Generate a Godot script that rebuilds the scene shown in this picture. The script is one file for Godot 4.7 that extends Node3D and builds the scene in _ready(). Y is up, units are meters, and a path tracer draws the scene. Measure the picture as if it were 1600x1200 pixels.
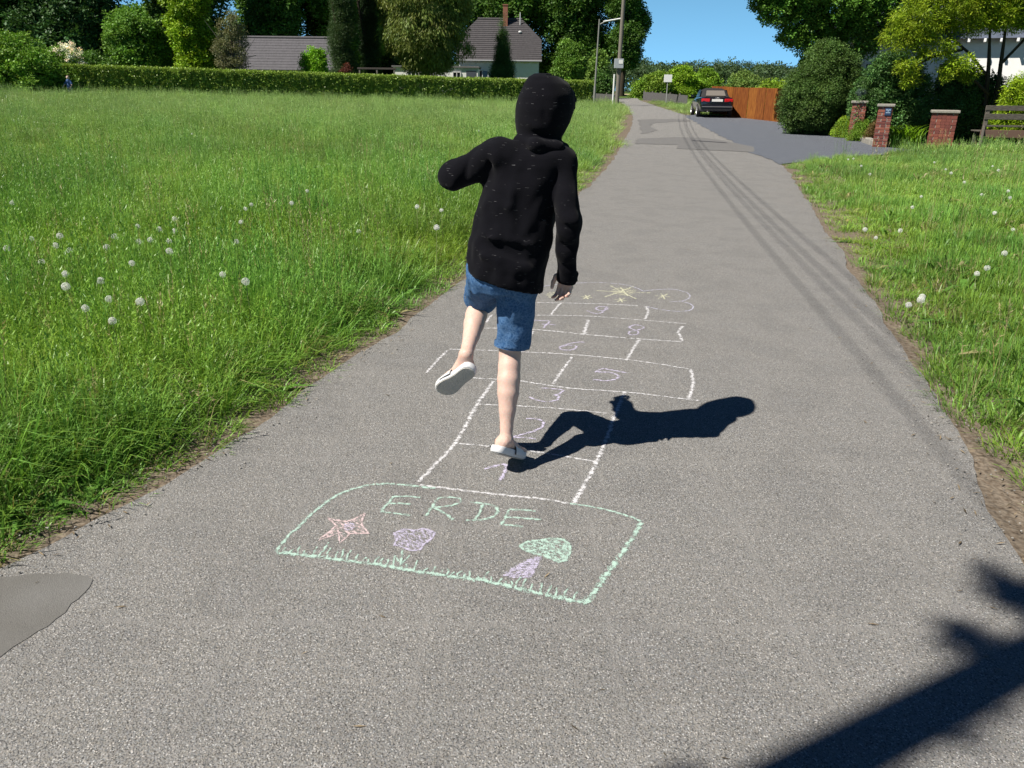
extends Node3D

var names := {}
var tex := {}
var mats := {}
var chalk_layer := 0

# ---------------------------------------------------------------- mesh builder
class MB:
	var v := PackedVector3Array()
	var n := PackedVector3Array()
	var uv := PackedVector2Array()
	var col := PackedColorArray()
	var ix := PackedInt32Array()
	var tint := Color.WHITE

	func vert(p: Vector3, nn: Vector3, u := Vector2.ZERO) -> int:
		v.append(p); n.append(nn); uv.append(u); col.append(tint)
		return v.size() - 1

	# corners counter-clockwise seen from outside
	func tri(a: Vector3, b: Vector3, c: Vector3) -> void:
		var nn := (b - a).cross(c - a).normalized()
		var i := vert(a, nn); vert(b, nn); vert(c, nn)
		ix.append_array([i, i + 2, i + 1])

	func quad(a: Vector3, b: Vector3, c: Vector3, d: Vector3, ua := Vector2(0, 0), ub := Vector2(1, 0), uc := Vector2(1, 1), ud := Vector2(0, 1)) -> void:
		var nn := (c - a).cross(d - b).normalized()
		var i := vert(a, nn, ua); vert(b, nn, ub); vert(c, nn, uc); vert(d, nn, ud)
		ix.append_array([i, i + 2, i + 1, i, i + 3, i + 2])

	func quad_ix(a: int, b: int, c: int, d: int) -> void:
		ix.append_array([a, c, b, a, d, c])

	# chamfered box
	func box(c: Vector3, s: Vector3, ch := 0.0, b := Basis()) -> void:
		var h := s * 0.5
		if ch <= 0.0:
			var q := []
			for k in 8:
				q.append(c + b * Vector3(h.x if k & 1 else -h.x, h.y if k & 2 else -h.y, h.z if k & 4 else -h.z))
			quad(q[4], q[5], q[7], q[6]); quad(q[1], q[0], q[2], q[3]); quad(q[5], q[1], q[3], q[7])
			quad(q[0], q[4], q[6], q[2]); quad(q[6], q[7], q[3], q[2]); quad(q[0], q[1], q[5], q[4])
			return
		var P := func(sx: int, sy: int, sz: int, ax: int) -> Vector3:
			var p := Vector3(sx * h.x, sy * h.y, sz * h.z)
			for k in 3:
				if k != ax:
					p[k] -= signf(p[k]) * ch
			return c + b * p
		for ax in 3:
			for s1 in [-1, 1]:
				var u := (ax + 1) % 3
				var w := (ax + 2) % 3
				var f := []
				for e in [[-1, -1], [1, -1], [1, 1], [-1, 1]]:
					var sg := [0, 0, 0]
					sg[ax] = s1; sg[u] = e[0]; sg[w] = e[1]
					f.append(P.call(sg[0], sg[1], sg[2], ax))
				if s1 > 0: quad(f[0], f[1], f[2], f[3])
				else: quad(f[3], f[2], f[1], f[0])
		for ax in 3:
			var u := (ax + 1) % 3
			var w := (ax + 2) % 3
			for su in [-1, 1]:
				for sw in [-1, 1]:
					var s0 := [0, 0, 0]
					s0[u] = su; s0[w] = sw; s0[ax] = -1
					var s2 := s0.duplicate(); s2[ax] = 1
					var a: Vector3 = P.call(s0[0], s0[1], s0[2], u)
					var b2: Vector3 = P.call(s0[0], s0[1], s0[2], w)
					var c2: Vector3 = P.call(s2[0], s2[1], s2[2], w)
					var d: Vector3 = P.call(s2[0], s2[1], s2[2], u)
					if su * sw > 0: quad(b2, c2, d, a)
					else: quad(a, d, c2, b2)
		for k in 8:
			var x := 1 if k & 1 else -1
			var y := 1 if k & 2 else -1
			var z := 1 if k & 4 else -1
			var a: Vector3 = P.call(x, y, z, 0)
			var b2: Vector3 = P.call(x, y, z, 1)
			var c2: Vector3 = P.call(x, y, z, 2)
			if x * y * z > 0: tri(a, b2, c2)
			else: tri(a, c2, b2)

	func tube(pts: Array, rad: Array, seg := 8, caps := true) -> void:
		var prev := -1
		var side := Vector3.ZERO
		for k in pts.size():
			var t: Vector3 = (pts[min(k + 1, pts.size() - 1)] - pts[max(k - 1, 0)]).normalized()
			if side == Vector3.ZERO:
				side = t.cross(Vector3.UP if absf(t.y) < 0.9 else Vector3.RIGHT).normalized()
			side = (side - t * side.dot(t)).normalized()
			var up := side.cross(t)
			var first := v.size()
			for j in seg + 1:
				var a := TAU * j / seg
				var d := side * cos(a) - up * sin(a)
				vert(pts[k] + d * rad[k], d, Vector2(float(j) / seg, float(k)))
			if prev >= 0:
				for j in seg:
					quad_ix(prev + j, prev + j + 1, first + j + 1, first + j)
			prev = first
		if caps:
			for e in 2:
				var k := 0 if e == 0 else pts.size() - 1
				if rad[k] < 0.0005: continue
				var t: Vector3 = (pts[0] - pts[1]).normalized() if e == 0 else (pts[k] - pts[k - 1]).normalized()
				var s2 := t.cross(Vector3.UP if absf(t.y) < 0.9 else Vector3.RIGHT).normalized()
				var u2 := t.cross(s2)
				for j in seg:
					var a := TAU * j / seg
					var b := TAU * (j + 1) / seg
					tri(pts[k], pts[k] + (s2 * cos(a) + u2 * sin(a)) * rad[k], pts[k] + (s2 * cos(b) + u2 * sin(b)) * rad[k])

	# profile of (radius, height) from bottom to top
	func lathe(prof: Array, seg := 16, xf := Transform3D()) -> void:
		for k in prof.size() - 1:
			var p: Vector2 = prof[k]
			var q: Vector2 = prof[k + 1]
			var nr := Vector2(q.y - p.y, p.x - q.x).normalized()
			var first := v.size()
			for j in seg + 1:
				var a := TAU * j / seg
				var d := Vector3(cos(a), 0, -sin(a))
				var nn := (xf.basis * (d * nr.x + Vector3.UP * nr.y)).normalized()
				vert(xf * (d * p.x + Vector3.UP * p.y), nn)
				vert(xf * (d * q.x + Vector3.UP * q.y), nn)
			for j in seg:
				var i := first + j * 2
				quad_ix(i, i + 2, i + 3, i + 1)

	func ball(c: Vector3, r: Vector3, seg := 10, rings := 6) -> void:
		var first := v.size()
		for i in rings + 1:
			var la := PI * (float(i) / rings - 0.5)
			for j in seg + 1:
				var lo := TAU * j / seg
				var d := Vector3(cos(la) * cos(lo), sin(la), -cos(la) * sin(lo))
				vert(c + d * r, (d / r).normalized())
		for i in rings:
			for j in seg:
				var a := first + i * (seg + 1) + j
				quad_ix(a, a + 1, a + seg + 2, a + seg + 1)

	# lay the texture flat on the land, one unit to the metre
	func uv_from_above() -> void:
		for k in v.size(): uv[k] = Vector2(v[k].x, v[k].z)

	# turn every face of a sheet upwards
	func face_up() -> void:
		for k in range(0, ix.size(), 3):
			if (v[ix[k + 2]] - v[ix[k]]).cross(v[ix[k + 1]] - v[ix[k]]).y < 0:
				var t := ix[k + 1]
				ix[k + 1] = ix[k + 2]
				ix[k + 2] = t

	func mesh(normals := true) -> ArrayMesh:
		var a := []
		a.resize(Mesh.ARRAY_MAX)
		a[Mesh.ARRAY_VERTEX] = v
		if normals: a[Mesh.ARRAY_NORMAL] = n
		a[Mesh.ARRAY_TEX_UV] = uv
		a[Mesh.ARRAY_TEX_UV2] = uv
		a[Mesh.ARRAY_COLOR] = col
		a[Mesh.ARRAY_INDEX] = ix
		var m := ArrayMesh.new()
		m.add_surface_from_arrays(Mesh.PRIMITIVE_TRIANGLES, a)
		return m

# ---------------------------------------------------------------- scene helpers
func numbered(called: String) -> String:
	if not names.has(called):
		names[called] = 0
		return called
	names[called] += 1
	return "%s_%03d" % [called, names[called]]

func obj(parent: Node, called: String, m: Mesh, mat: Material) -> MeshInstance3D:
	var o := MeshInstance3D.new()
	o.name = numbered(called) if parent == self else called
	o.mesh = m
	o.material_override = mat
	parent.add_child(o, true)
	return o

func tag(o: Node, label: String, category: String, group := "") -> Node:
	o.set_meta("label", label)
	o.set_meta("category", category)
	if group != "": o.set_meta("group", group)
	return o

func thing(called: String, label: String, category: String, at := Vector3.ZERO, group := "", turn := 0.0) -> Node3D:
	var o := Node3D.new()
	o.name = numbered(called)
	add_child(o)
	o.position = at
	o.rotation.y = turn
	tag(o, label, category, group)
	return o

func structure(called: String, m: Mesh, mat: Material) -> MeshInstance3D:
	var o := obj(self, called, m, mat)
	o.set_meta("kind", "structure")
	return o

func many(parent: Node, called: String, m: Mesh, mat: Material, where: Array, tints: Array) -> MultiMeshInstance3D:
	var mm := MultiMesh.new()
	mm.transform_format = MultiMesh.TRANSFORM_3D
	mm.use_colors = true
	mm.mesh = m
	mm.instance_count = where.size()
	for i in where.size():
		mm.set_instance_transform(i, where[i])
		mm.set_instance_color(i, tints[i])
	var o := MultiMeshInstance3D.new()
	o.name = numbered(called) if parent == self else called
	o.multimesh = mm
	o.material_override = mat
	o.set_meta("kind", "stuff")
	parent.add_child(o, true)
	return o

func rnd(s: int) -> RandomNumberGenerator:
	var r := RandomNumberGenerator.new()
	r.seed = s
	return r

# lin: real-world base colour (linear)
func mat(key: String, lin: Color, rough := 0.8, spec := 0.5) -> StandardMaterial3D:
	if mats.has(key): return mats[key]
	var m := StandardMaterial3D.new()
	m.resource_name = key
	m.albedo_color = lin.linear_to_srgb()
	m.roughness = rough
	m.metallic_specular = spec
	mats[key] = m
	return m

func leafy(key: String, rough := 0.55, back := 0.5) -> StandardMaterial3D:
	if mats.has(key): return mats[key]
	var m := StandardMaterial3D.new()
	m.resource_name = key
	m.vertex_color_use_as_albedo = true
	m.roughness = rough
	m.metallic_specular = 0.35
	m.cull_mode = BaseMaterial3D.CULL_DISABLED
	m.backlight_enabled = true
	m.backlight = Color(back, back, back * 0.6).linear_to_srgb()
	mats[key] = m
	return m

func triplanar(m: StandardMaterial3D, scale: float, world := true) -> StandardMaterial3D:
	m.uv1_triplanar = true
	m.uv1_world_triplanar = world
	m.uv1_scale = Vector3.ONE * scale
	return m

func noise_tex(key: String, size: int, freq: float, kind: int, colors: Array, octaves := 4, sd := 1, constant := false) -> NoiseTexture2D:
	if tex.has(key): return tex[key]
	var fn := FastNoiseLite.new()
	fn.seed = sd
	fn.noise_type = kind
	fn.frequency = freq
	fn.fractal_type = FastNoiseLite.FRACTAL_FBM if octaves > 1 else FastNoiseLite.FRACTAL_NONE
	fn.fractal_octaves = octaves
	if kind == FastNoiseLite.TYPE_CELLULAR:
		fn.cellular_return_type = FastNoiseLite.RETURN_CELL_VALUE
		fn.cellular_jitter = 1.0
	var t := NoiseTexture2D.new()
	t.width = size
	t.height = size
	t.seamless = true
	t.seamless_blend_skirt = 0.08
	t.noise = fn
	if colors.size():
		var g := Gradient.new()
		g.offsets = PackedFloat32Array()
		var offs := PackedFloat32Array()
		var cs := PackedColorArray()
		for k in colors.size():
			offs.append(float(k) / (colors.size() - (0 if constant else 1)))
			cs.append(colors[k].linear_to_srgb())
		g.offsets = offs
		g.colors = cs
		if constant: g.interpolation_mode = Gradient.GRADIENT_INTERPOLATE_CONSTANT
		t.color_ramp = g
	tex[key] = t
	return t

func grey(x: float) -> Color:
	return Color(x, x, x)

# ---------------------------------------------------------------- the lie of the land
func ground_y(x: float, z: float) -> float:
	var d := -z
	var b := 0.00024 * pow(maxf(0.0, minf(d, 66.0) - 15.0), 2.0)
	if d > 66.0: b += 0.3 * (1.0 - exp(-(d - 66.0) / 15.0))
	var s := clampf((d - 5.0) / 35.0, 0.0, 1.0)
	s = s * s * (3.0 - 2.0 * s)
	var l := 2.0 - x
	l = (l + sqrt(l * l + 16.0)) * 0.5
	return b + 0.024 * minf(maxf(0.0, l - 0.8), 60.0) * s

# (z, x) of the two edges of the lane, from behind the camera to its far end
const LEFT := [[9.0, -4.6], [4.0, -3.35], [0.0, -2.3], [-1.99, -1.62], [-2.6, -1.3], [-3.01, -1.15], [-3.64, -0.98], [-5.58, -0.48], [-8.0, 0.12], [-11.24, 0.93], [-17.0, 2.08], [-24.0, 3.25], [-31.3, 4.48], [-42.8, 6.16], [-52.0, 7.2], [-60.0, 7.97], [-70.0, 8.55], [-78.0, 9.4]]
const RIGHT := [[9.0, -1.5], [4.0, -0.1], [0.0, 1.05], [-2.14, 1.68], [-3.73, 2.14], [-5.5, 2.62], [-7.38, 3.13], [-12.0, 4.36], [-16.24, 5.48], [-19.6, 6.05], [-24.0, 6.55], [-30.0, 7.35], [-36.0, 8.35], [-42.8, 9.18], [-53.1, 9.76], [-62.0, 10.15], [-70.0, 10.6], [-78.0, 11.6]]

func along(e: Array, z: float) -> float:
	for k in e.size() - 1:
		if z <= e[k][0] and z >= e[k + 1][0]:
			var t: float = (z - e[k][0]) / (e[k + 1][0] - e[k][0])
			var a: float = e[max(k - 1, 0)][1]
			var d: float = e[min(k + 2, e.size() - 1)][1]
			var za: float = e[max(k - 1, 0)][0]
			var zd: float = e[min(k + 2, e.size() - 1)][0]
			var h: float = e[k + 1][0] - e[k][0]
			var m0: float = (e[k + 1][1] - a) / (e[k + 1][0] - za) * h
			var m1: float = (d - e[k][1]) / (zd - e[k][0]) * h
			var t2 := t * t
			var t3 := t2 * t
			return (2 * t3 - 3 * t2 + 1) * e[k][1] + (t3 - 2 * t2 + t) * m0 + (3 * t2 - 2 * t3) * e[k + 1][1] + (t3 - t2) * m1
	return e[0][1] if z > e[0][0] else e[-1][1]

const DRIVE := [Vector2(8.30, -38.02), Vector2(7.30, -30.25), Vector2(6.50, -24.23), Vector2(5.78, -19.39), Vector2(5.59, -16.68), Vector2(7.04, -18.13), Vector2(9.55, -20.12), Vector2(10.86, -21.15), Vector2(10.25, -22.66), Vector2(11.84, -30.28), Vector2(12.36, -37.14), Vector2(11.85, -42.66), Vector2(10.32, -45.2), Vector2(9.15, -44.0)]
const PATCH_A := [Vector2(3.75, -24.83), Vector2(5.21, -25.92), Vector2(6.06, -25.63), Vector2(6.32, -24.46), Vector2(6.48, -21.86), Vector2(5.95, -20.01), Vector2(4.22, -20.88), Vector2(4.51, -22.35), Vector2(3.35, -22.52)]
const PATCH_B := [Vector2(5.84, -38.67), Vector2(7.66, -39.73), Vector2(8.25, -39.2), Vector2(8.1, -37.5), Vector2(7.11, -36.85), Vector2(5.91, -35.16), Vector2(5.33, -31.99), Vector2(5.23, -29.77), Vector2(4.33, -27.60)]
const PATCH_C := [Vector2(-2.05, -1.2), Vector2(-1.66, -1.85), Vector2(-1.55, -1.97), Vector2(-1.45, -2.00), Vector2(-1.33, -1.99), Vector2(-1.26, -1.96), Vector2(-1.25, -1.90), Vector2(-1.27, -1.78), Vector2(-1.30, -1.69), Vector2(-1.33, -1.62), Vector2(-1.44, -1.44), Vector2(-1.6, -1.1)]
const GARDEN := [Vector2(10.4, -22.5), Vector2(14.5, -21.9), Vector2(22.0, -21.9), Vector2(26.0, -48.0), Vector2(13.2, -45.5), Vector2(12.5, -38.0), Vector2(11.9, -30.3)]

func sky_and_camera() -> void:
	var cam := Camera3D.new()
	cam.name = "camera"
	add_child(cam)
	cam.fov = 2.0 * rad_to_deg(atan(600.0 / 1204.0))
	cam.near = 0.05
	cam.far = 3000.0
	cam.position = Vector3(0, 1.4, 0)
	cam.basis = Basis(Vector3.RIGHT, deg_to_rad(-20.9)) * Basis(Vector3.BACK, deg_to_rad(0.64))
	cam.current = true
	var env := Environment.new()
	env.background_mode = Environment.BG_SKY
	var sm := ProceduralSkyMaterial.new()
	sm.sky_top_color = Color(0.0012, 0.009, 0.050).linear_to_srgb()
	sm.sky_horizon_color = Color(0.185, 0.455, 0.72).linear_to_srgb()
	sm.sky_curve = 0.14
	sm.ground_bottom_color = Color(0.05, 0.07, 0.03).linear_to_srgb()
	sm.ground_horizon_color = Color(0.12, 0.16, 0.08).linear_to_srgb()
	sm.sun_angle_max = 4.0
	var sky := Sky.new()
	sky.sky_material = sm
	env.sky = sky
	env.tonemap_mode = Environment.TONE_MAPPER_LINEAR
	env.tonemap_exposure = 1.65
	env.ssao_enabled = true
	env.ssil_enabled = true
	env.sdfgi_enabled = true
	var we := WorldEnvironment.new()
	we.name = "surroundings"
	we.environment = env
	add_child(we)
	var sun := DirectionalLight3D.new()
	sun.name = "sun"
	var az := deg_to_rad(28.0)
	var el := deg_to_rad(52.0)
	var to := Vector3(cos(az) * cos(el), -sin(el), -sin(az) * cos(el))
	sun.look_at_from_position(Vector3.ZERO, to, Vector3.UP)
	sun.light_energy = 1.6
	sun.light_color = Color(1.0, 0.972, 0.925)
	sun.light_angular_distance = 0.53
	sun.shadow_enabled = true
	add_child(sun)

# a sheet draped over the land inside a polygon of (x, z)
func drape(poly: Array, cell: float, off: float) -> ArrayMesh:
	var pv := PackedVector2Array(poly)
	var lo: Vector2 = pv[0]
	var hi: Vector2 = pv[0]
	for p in pv:
		lo = lo.min(p); hi = hi.max(p)
	var mb := MB.new()
	var x := lo.x
	while x < hi.x:
		var z := lo.y
		while z < hi.y:
			var c := PackedVector2Array([Vector2(x, z), Vector2(x + cell, z), Vector2(x + cell, z + cell), Vector2(x, z + cell)])
			for piece in Geometry2D.intersect_polygons(pv, c):
				var tr := Geometry2D.triangulate_polygon(piece)
				for k in range(0, tr.size(), 3):
					var a := Vector3(piece[tr[k]].x, 0, piece[tr[k]].y)
					var b := Vector3(piece[tr[k + 1]].x, 0, piece[tr[k + 1]].y)
					var d := Vector3(piece[tr[k + 2]].x, 0, piece[tr[k + 2]].y)
					a.y = ground_y(a.x, a.z) + off; b.y = ground_y(b.x, b.z) + off; d.y = ground_y(d.x, d.z) + off
					if (b - a).cross(d - a).y > 0: mb.tri(a, b, d)
					else: mb.tri(a, d, b)
			z += cell
		x += cell
	for k in mb.n.size(): mb.n[k] = Vector3.UP
	mb.uv_from_above()
	return mb.mesh()

func wobbly(poly: Array, amp: float, step: float, sd: int) -> Array:
	var r := rnd(sd)
	var out := []
	for k in poly.size():
		var a: Vector2 = poly[k]
		var b: Vector2 = poly[(k + 1) % poly.size()]
		var n := maxi(1, int((b - a).length() / step))
		for j in n:
			out.append(a.lerp(b, float(j) / n) + Vector2(r.randf_range(-amp, amp), r.randf_range(-amp, amp)))
	return out

func asphalt(key: String, shades: Array, coarse: Array, stone: float, bump: float) -> StandardMaterial3D:
	var m := StandardMaterial3D.new()
	m.resource_name = key
	m.albedo_texture = noise_tex(key + "_stones", 1024, stone, FastNoiseLite.TYPE_CELLULAR, shades, 1, 7, true)
	m.uv1_scale = Vector3.ONE * 1.95
	m.roughness = 0.85
	m.metallic_specular = 0.4
	m.heightmap_enabled = true
	m.heightmap_texture = noise_tex(key + "_relief", 1024, stone * 0.9, FastNoiseLite.TYPE_CELLULAR, [grey(0.0), grey(1.0)], 1, 7)
	m.heightmap_scale = bump
	m.detail_enabled = true
	m.detail_blend_mode = BaseMaterial3D.BLEND_MODE_MUL
	m.detail_albedo = noise_tex(key + "_patches", 512, 0.012, FastNoiseLite.TYPE_SIMPLEX_SMOOTH, coarse, 5, 11)
	m.detail_uv_layer = BaseMaterial3D.DETAIL_UV_2
	m.uv2_scale = Vector3.ONE * 0.21
	return m

func build_ground() -> void:
	# the land: one sheet to the horizon
	var xs := []
	var zs := []
	var q := -40.0
	while q <= 40.0: xs.append(q); q += 1.25
	for k in range(1, 22): xs.append(40.0 + 3.0 * k * k); xs.push_front(-40.0 - 3.0 * k * k)
	q = 12.0
	while q >= -100.0: zs.append(q); q -= 1.25
	for k in range(1, 24): zs.append(-100.0 - 3.6 * k * k)
	zs.push_front(40.0); zs.push_front(200.0)
	var mb := MB.new()
	for z in zs:
		for x in xs:
			mb.vert(Vector3(x, ground_y(x, z) - 0.035, z), Vector3.UP)
	for i in zs.size() - 1:
		for j in xs.size() - 1:
			var a: int = i * xs.size() + j
			mb.quad_ix(a, a + 1, a + 1 + xs.size(), a + xs.size())
	mb.face_up()
	var gm := mat("meadow_soil", Color(1, 1, 1), 0.95, 0.2)
	gm.albedo_texture = noise_tex("turf", 1024, 0.02, FastNoiseLite.TYPE_SIMPLEX_SMOOTH, [Color(0.030, 0.045, 0.012), Color(0.055, 0.095, 0.018), Color(0.075, 0.12, 0.025), Color(0.05, 0.075, 0.02)], 5, 3)
	gm.uv1_scale = Vector3.ONE * 0.35
	mb.uv_from_above()
	structure("ground", mb.mesh(), gm)

	# bare earth along both sides of the asphalt
	var soil := mat("bare_earth", Color(1, 1, 1), 0.95, 0.2)
	soil.albedo_texture = noise_tex("earth", 1024, 0.03, FastNoiseLite.TYPE_SIMPLEX_SMOOTH, [Color(0.075, 0.055, 0.040), Color(0.135, 0.108, 0.082), Color(0.185, 0.155, 0.122), Color(0.15, 0.12, 0.092)], 6, 5)
	soil.uv1_scale = Vector3.ONE * 0.9
	soil.heightmap_enabled = true
	soil.heightmap_texture = noise_tex("earth_relief", 512, 0.05, FastNoiseLite.TYPE_SIMPLEX_SMOOTH, [], 5, 9)
	soil.heightmap_scale = 1.2
	for side in 2:
		mb = MB.new()
		var e: Array = LEFT if side == 0 else RIGHT
		var z := 5.0
		var row := 0
		while z > -70.0:
			var x := along(e, z)
			for k in 5:
				var off := (-0.9 + 0.3 * k) if side == 0 else (-0.3 + 0.3 * k)
				mb.vert(Vector3(x + off, ground_y(x + off, z) - 0.012, z), Vector3.UP)
			if row > 0:
				for k in 4:
					var a := row * 5 + k
					mb.quad_ix(a - 5, a - 4, a + 1, a)
			row += 1
			z -= 0.5
		mb.face_up()
		mb.uv_from_above()
		structure("earth_strip", mb.mesh(), soil)

	# the lane, with an uneven worn edge
	var shades := []
	var r := rnd(21)
	for k in 40:
		var b: float = [0.08, 0.165, 0.185, 0.19, 0.20, 0.21, 0.225, 0.25, 0.18, 0.44 if k == 9 or k == 29 else 0.28][k % 10] * r.randf_range(0.85, 1.15) * 0.98
		var w := r.randf_range(-0.05, 0.09)
		shades.append(Color(b * (0.99 + w), b * (0.992 + w * 0.35), b * (0.995 - w * 0.6)))
	for k in shades.size():
		var j := r.randi_range(0, shades.size() - 1)
		var t: Color = shades[k]; shades[k] = shades[j]; shades[j] = t
	var road := asphalt("lane_asphalt", shades, [Color(0.85, 0.845, 0.835), Color(0.97, 0.965, 0.955), Color(1.0, 0.99, 0.97), Color(0.90, 0.895, 0.885), Color(1, 1, 1)], 0.16, 0.35)
	var en := FastNoiseLite.new()
	en.seed = 5
	en.frequency = 0.9
	en.fractal_octaves = 6
	en.fractal_gain = 0.5
	mb = MB.new()
	var z2 := 8.0
	var rw := 0
	while z2 > -77.0:
		var xl := along(LEFT, z2) + en.get_noise_2d(z2, 0.0) * 0.08
		var xr := along(RIGHT, z2) + en.get_noise_2d(z2, 50.0) * 0.07
		for k in 9:
			var x := lerpf(xl, xr, clampf((k - 1) / 6.0, 0.0, 1.0))
			var y := ground_y(x, z2)
			if k == 0 or k == 8: y -= 0.03
			elif k == 1 or k == 7: y -= 0.004
			mb.vert(Vector3(x, y, z2), Vector3.UP)
		if rw > 0:
			for k in 8:
				var a := rw * 9 + k
				mb.quad_ix(a - 9, a - 8, a + 1, a)
		rw += 1
		z2 -= 0.03 if z2 > -12.0 and z2 < -1.0 else 0.3
	mb.face_up()
	mb.uv_from_above()
	structure("road", mb.mesh(), road)

	# driveway of darker, bluish chippings
	var ds := []
	for k in 24:
		var b := r.randf_range(0.055, 0.24)
		ds.append(Color(b * 0.88, b * 0.97, b * 1.15))
	var drive := asphalt("driveway_chippings", ds, [Color(0.82, 0.82, 0.84), Color(1, 1, 1), Color(0.9, 0.9, 0.92), Color(1, 1, 1)], 0.11, 0.5)
	structure("driveway", drape(wobbly(DRIVE, 0.07, 0.5, 3), 1.2, 0.005), drive)
	var ps := []
	for k in 24:
		var b := r.randf_range(0.105, 0.18)
		ps.append(Color(b, b * 0.985, b * 0.97))
	var patch := asphalt("repaired_asphalt", ps, [Color(0.85, 0.85, 0.86), Color(1, 1, 1), Color(0.93, 0.93, 0.93), Color(1, 1, 1)], 0.2, 0.15)
	structure("road_patch", drape(wobbly(PATCH_A, 0.04, 0.25, 4), 1.0, 0.007), patch)
	structure("road_patch", drape(wobbly(PATCH_B, 0.07, 0.3, 5), 1.0, 0.007), patch)
	var fs := []
	for k in 24:
		var b := r.randf_range(0.125, 0.17)
		fs.append(Color(b, b * 0.985, b * 0.955))
	var smooth := asphalt("smooth_patch", fs, [Color(0.62, 0.62, 0.6), Color(1, 1, 1), Color(0.82, 0.81, 0.79), Color(1, 1, 1)], 0.3, 0.10)
	structure("road_patch", drape(wobbly(PATCH_C, 0.008, 0.03, 6), 0.5, 0.0009), smooth)
	var seam := mat("tar", Color(0.035, 0.03, 0.035), 0.6)
	structure("road_seam", drape([Vector2(5.30, -24.36), Vector2(5.34, -24.10), Vector2(6.17, -23.30), Vector2(6.13, -23.56)], 1.0, 0.014), seam)
	# garden earth behind the brick pillars
	var bed := mat("garden_earth", Color(0.035, 0.028, 0.018), 0.95, 0.2)
	structure("garden_ground", drape(GARDEN, 3.0, 0.002), bed)

# ---------------------------------------------------------------- chalk
const CHALK := {"white": Color(0.54, 0.54, 0.56), "green": Color(0.37, 0.51, 0.45), "lilac": Color(0.46, 0.43, 0.56), "pale": Color(0.48, 0.48, 0.60), "yellow": Color(0.56, 0.56, 0.41), "pink": Color(0.58, 0.46, 0.47)}

func chalk_mat(col: String, thin := false) -> StandardMaterial3D:
	var key := "chalk_" + col + ("_thin" if thin else "")
	var grains := "chalk_thin" if thin else "chalk"
	if mats.has(key): return mats[key]
	if not tex.has(grains):
		var grain := FastNoiseLite.new()
		grain.seed = 31
		grain.noise_type = FastNoiseLite.TYPE_CELLULAR
		grain.cellular_return_type = FastNoiseLite.RETURN_CELL_VALUE
		grain.frequency = 0.33
		var soft := FastNoiseLite.new()
		soft.seed = 8
		soft.frequency = 0.03
		var im := Image.create(1024, 64, false, Image.FORMAT_RGBA8)
		for y in 64:
			var e := absf(y - 31.5) / 31.5
			var edge := 1.0 - pow(e, 1.35)
			for x in 1024:
				var g := grain.get_noise_2d(x, y * 0.62) * 0.5 + 0.5
				var s := soft.get_noise_2d(x, y * 0.6)
				im.set_pixel(x, y, Color(1, 1, 1, 1.0 if g < edge * (0.50 if thin else 0.72) + s * 0.5 - 0.07 else 0.0))
		tex[grains] = ImageTexture.create_from_image(im)
	var m := mat(key, CHALK[col], 0.95, 0.2)
	m.albedo_texture = tex[grains]
	m.transparency = BaseMaterial3D.TRANSPARENCY_ALPHA_SCISSOR
	m.alpha_scissor_threshold = 0.5
	return m

func chalk(called: String, label: String, group := "") -> Node3D:
	return thing(called, label, "chalk drawing", Vector3.ZERO, group)

# a chalk stroke: a ribbon lying on the asphalt along (x, z) points
func stroke(t: Node3D, part: String, col: String, w: float, flat: Array, jitter := 0.0012, curved := true) -> void:
	chalk_layer += 1
	var r := rnd(900 + chalk_layer)
	var pts := []
	for k in range(0, flat.size(), 2): pts.append(Vector2(flat[k], flat[k + 1]))
	var line := []
	for k in pts.size() - 1:
		var a: Vector2 = pts[max(k - 1, 0)]
		var b: Vector2 = pts[k]
		var c: Vector2 = pts[k + 1]
		var d: Vector2 = pts[min(k + 2, pts.size() - 1)]
		var n := clampi(int(b.distance_to(c) / 0.025), 1, 60)
		for j in n:
			var q: Vector2 = b.cubic_interpolate(c, a, d, float(j) / n) if curved else b.lerp(c, float(j) / n)
			line.append(q + Vector2(r.randf_range(-jitter, jitter), r.randf_range(-jitter, jitter)))
	line.append(pts[-1])
	var mb := MB.new()
	var u := r.randf() * 4.0
	var y := 0.0010 + 0.00008 * (chalk_layer % 12)
	for k in line.size():
		var dir: Vector2 = (line[min(k + 1, line.size() - 1)] - line[max(k - 1, 0)]).normalized()
		var s := Vector2(-dir.y, dir.x) * w * 0.5 * (0.98 + 0.07 * sin(u * 5.0 + chalk_layer) + 0.03 * sin(u * 23.0))
		if k > 0: u += line[k].distance_to(line[k - 1]) / 0.9
		var p: Vector2 = line[k]
		mb.vert(Vector3(p.x + s.x, y, p.y + s.y), Vector3.UP, Vector2(u, 0.02))
		mb.vert(Vector3(p.x - s.x, y, p.y - s.y), Vector3.UP, Vector2(u, 0.98))
		if k > 0:
			var i := k * 2
			mb.quad_ix(i - 2, i - 1, i + 1, i)
	mb.face_up()
	obj(t, part, mb.mesh(), chalk_mat(col))

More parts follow.
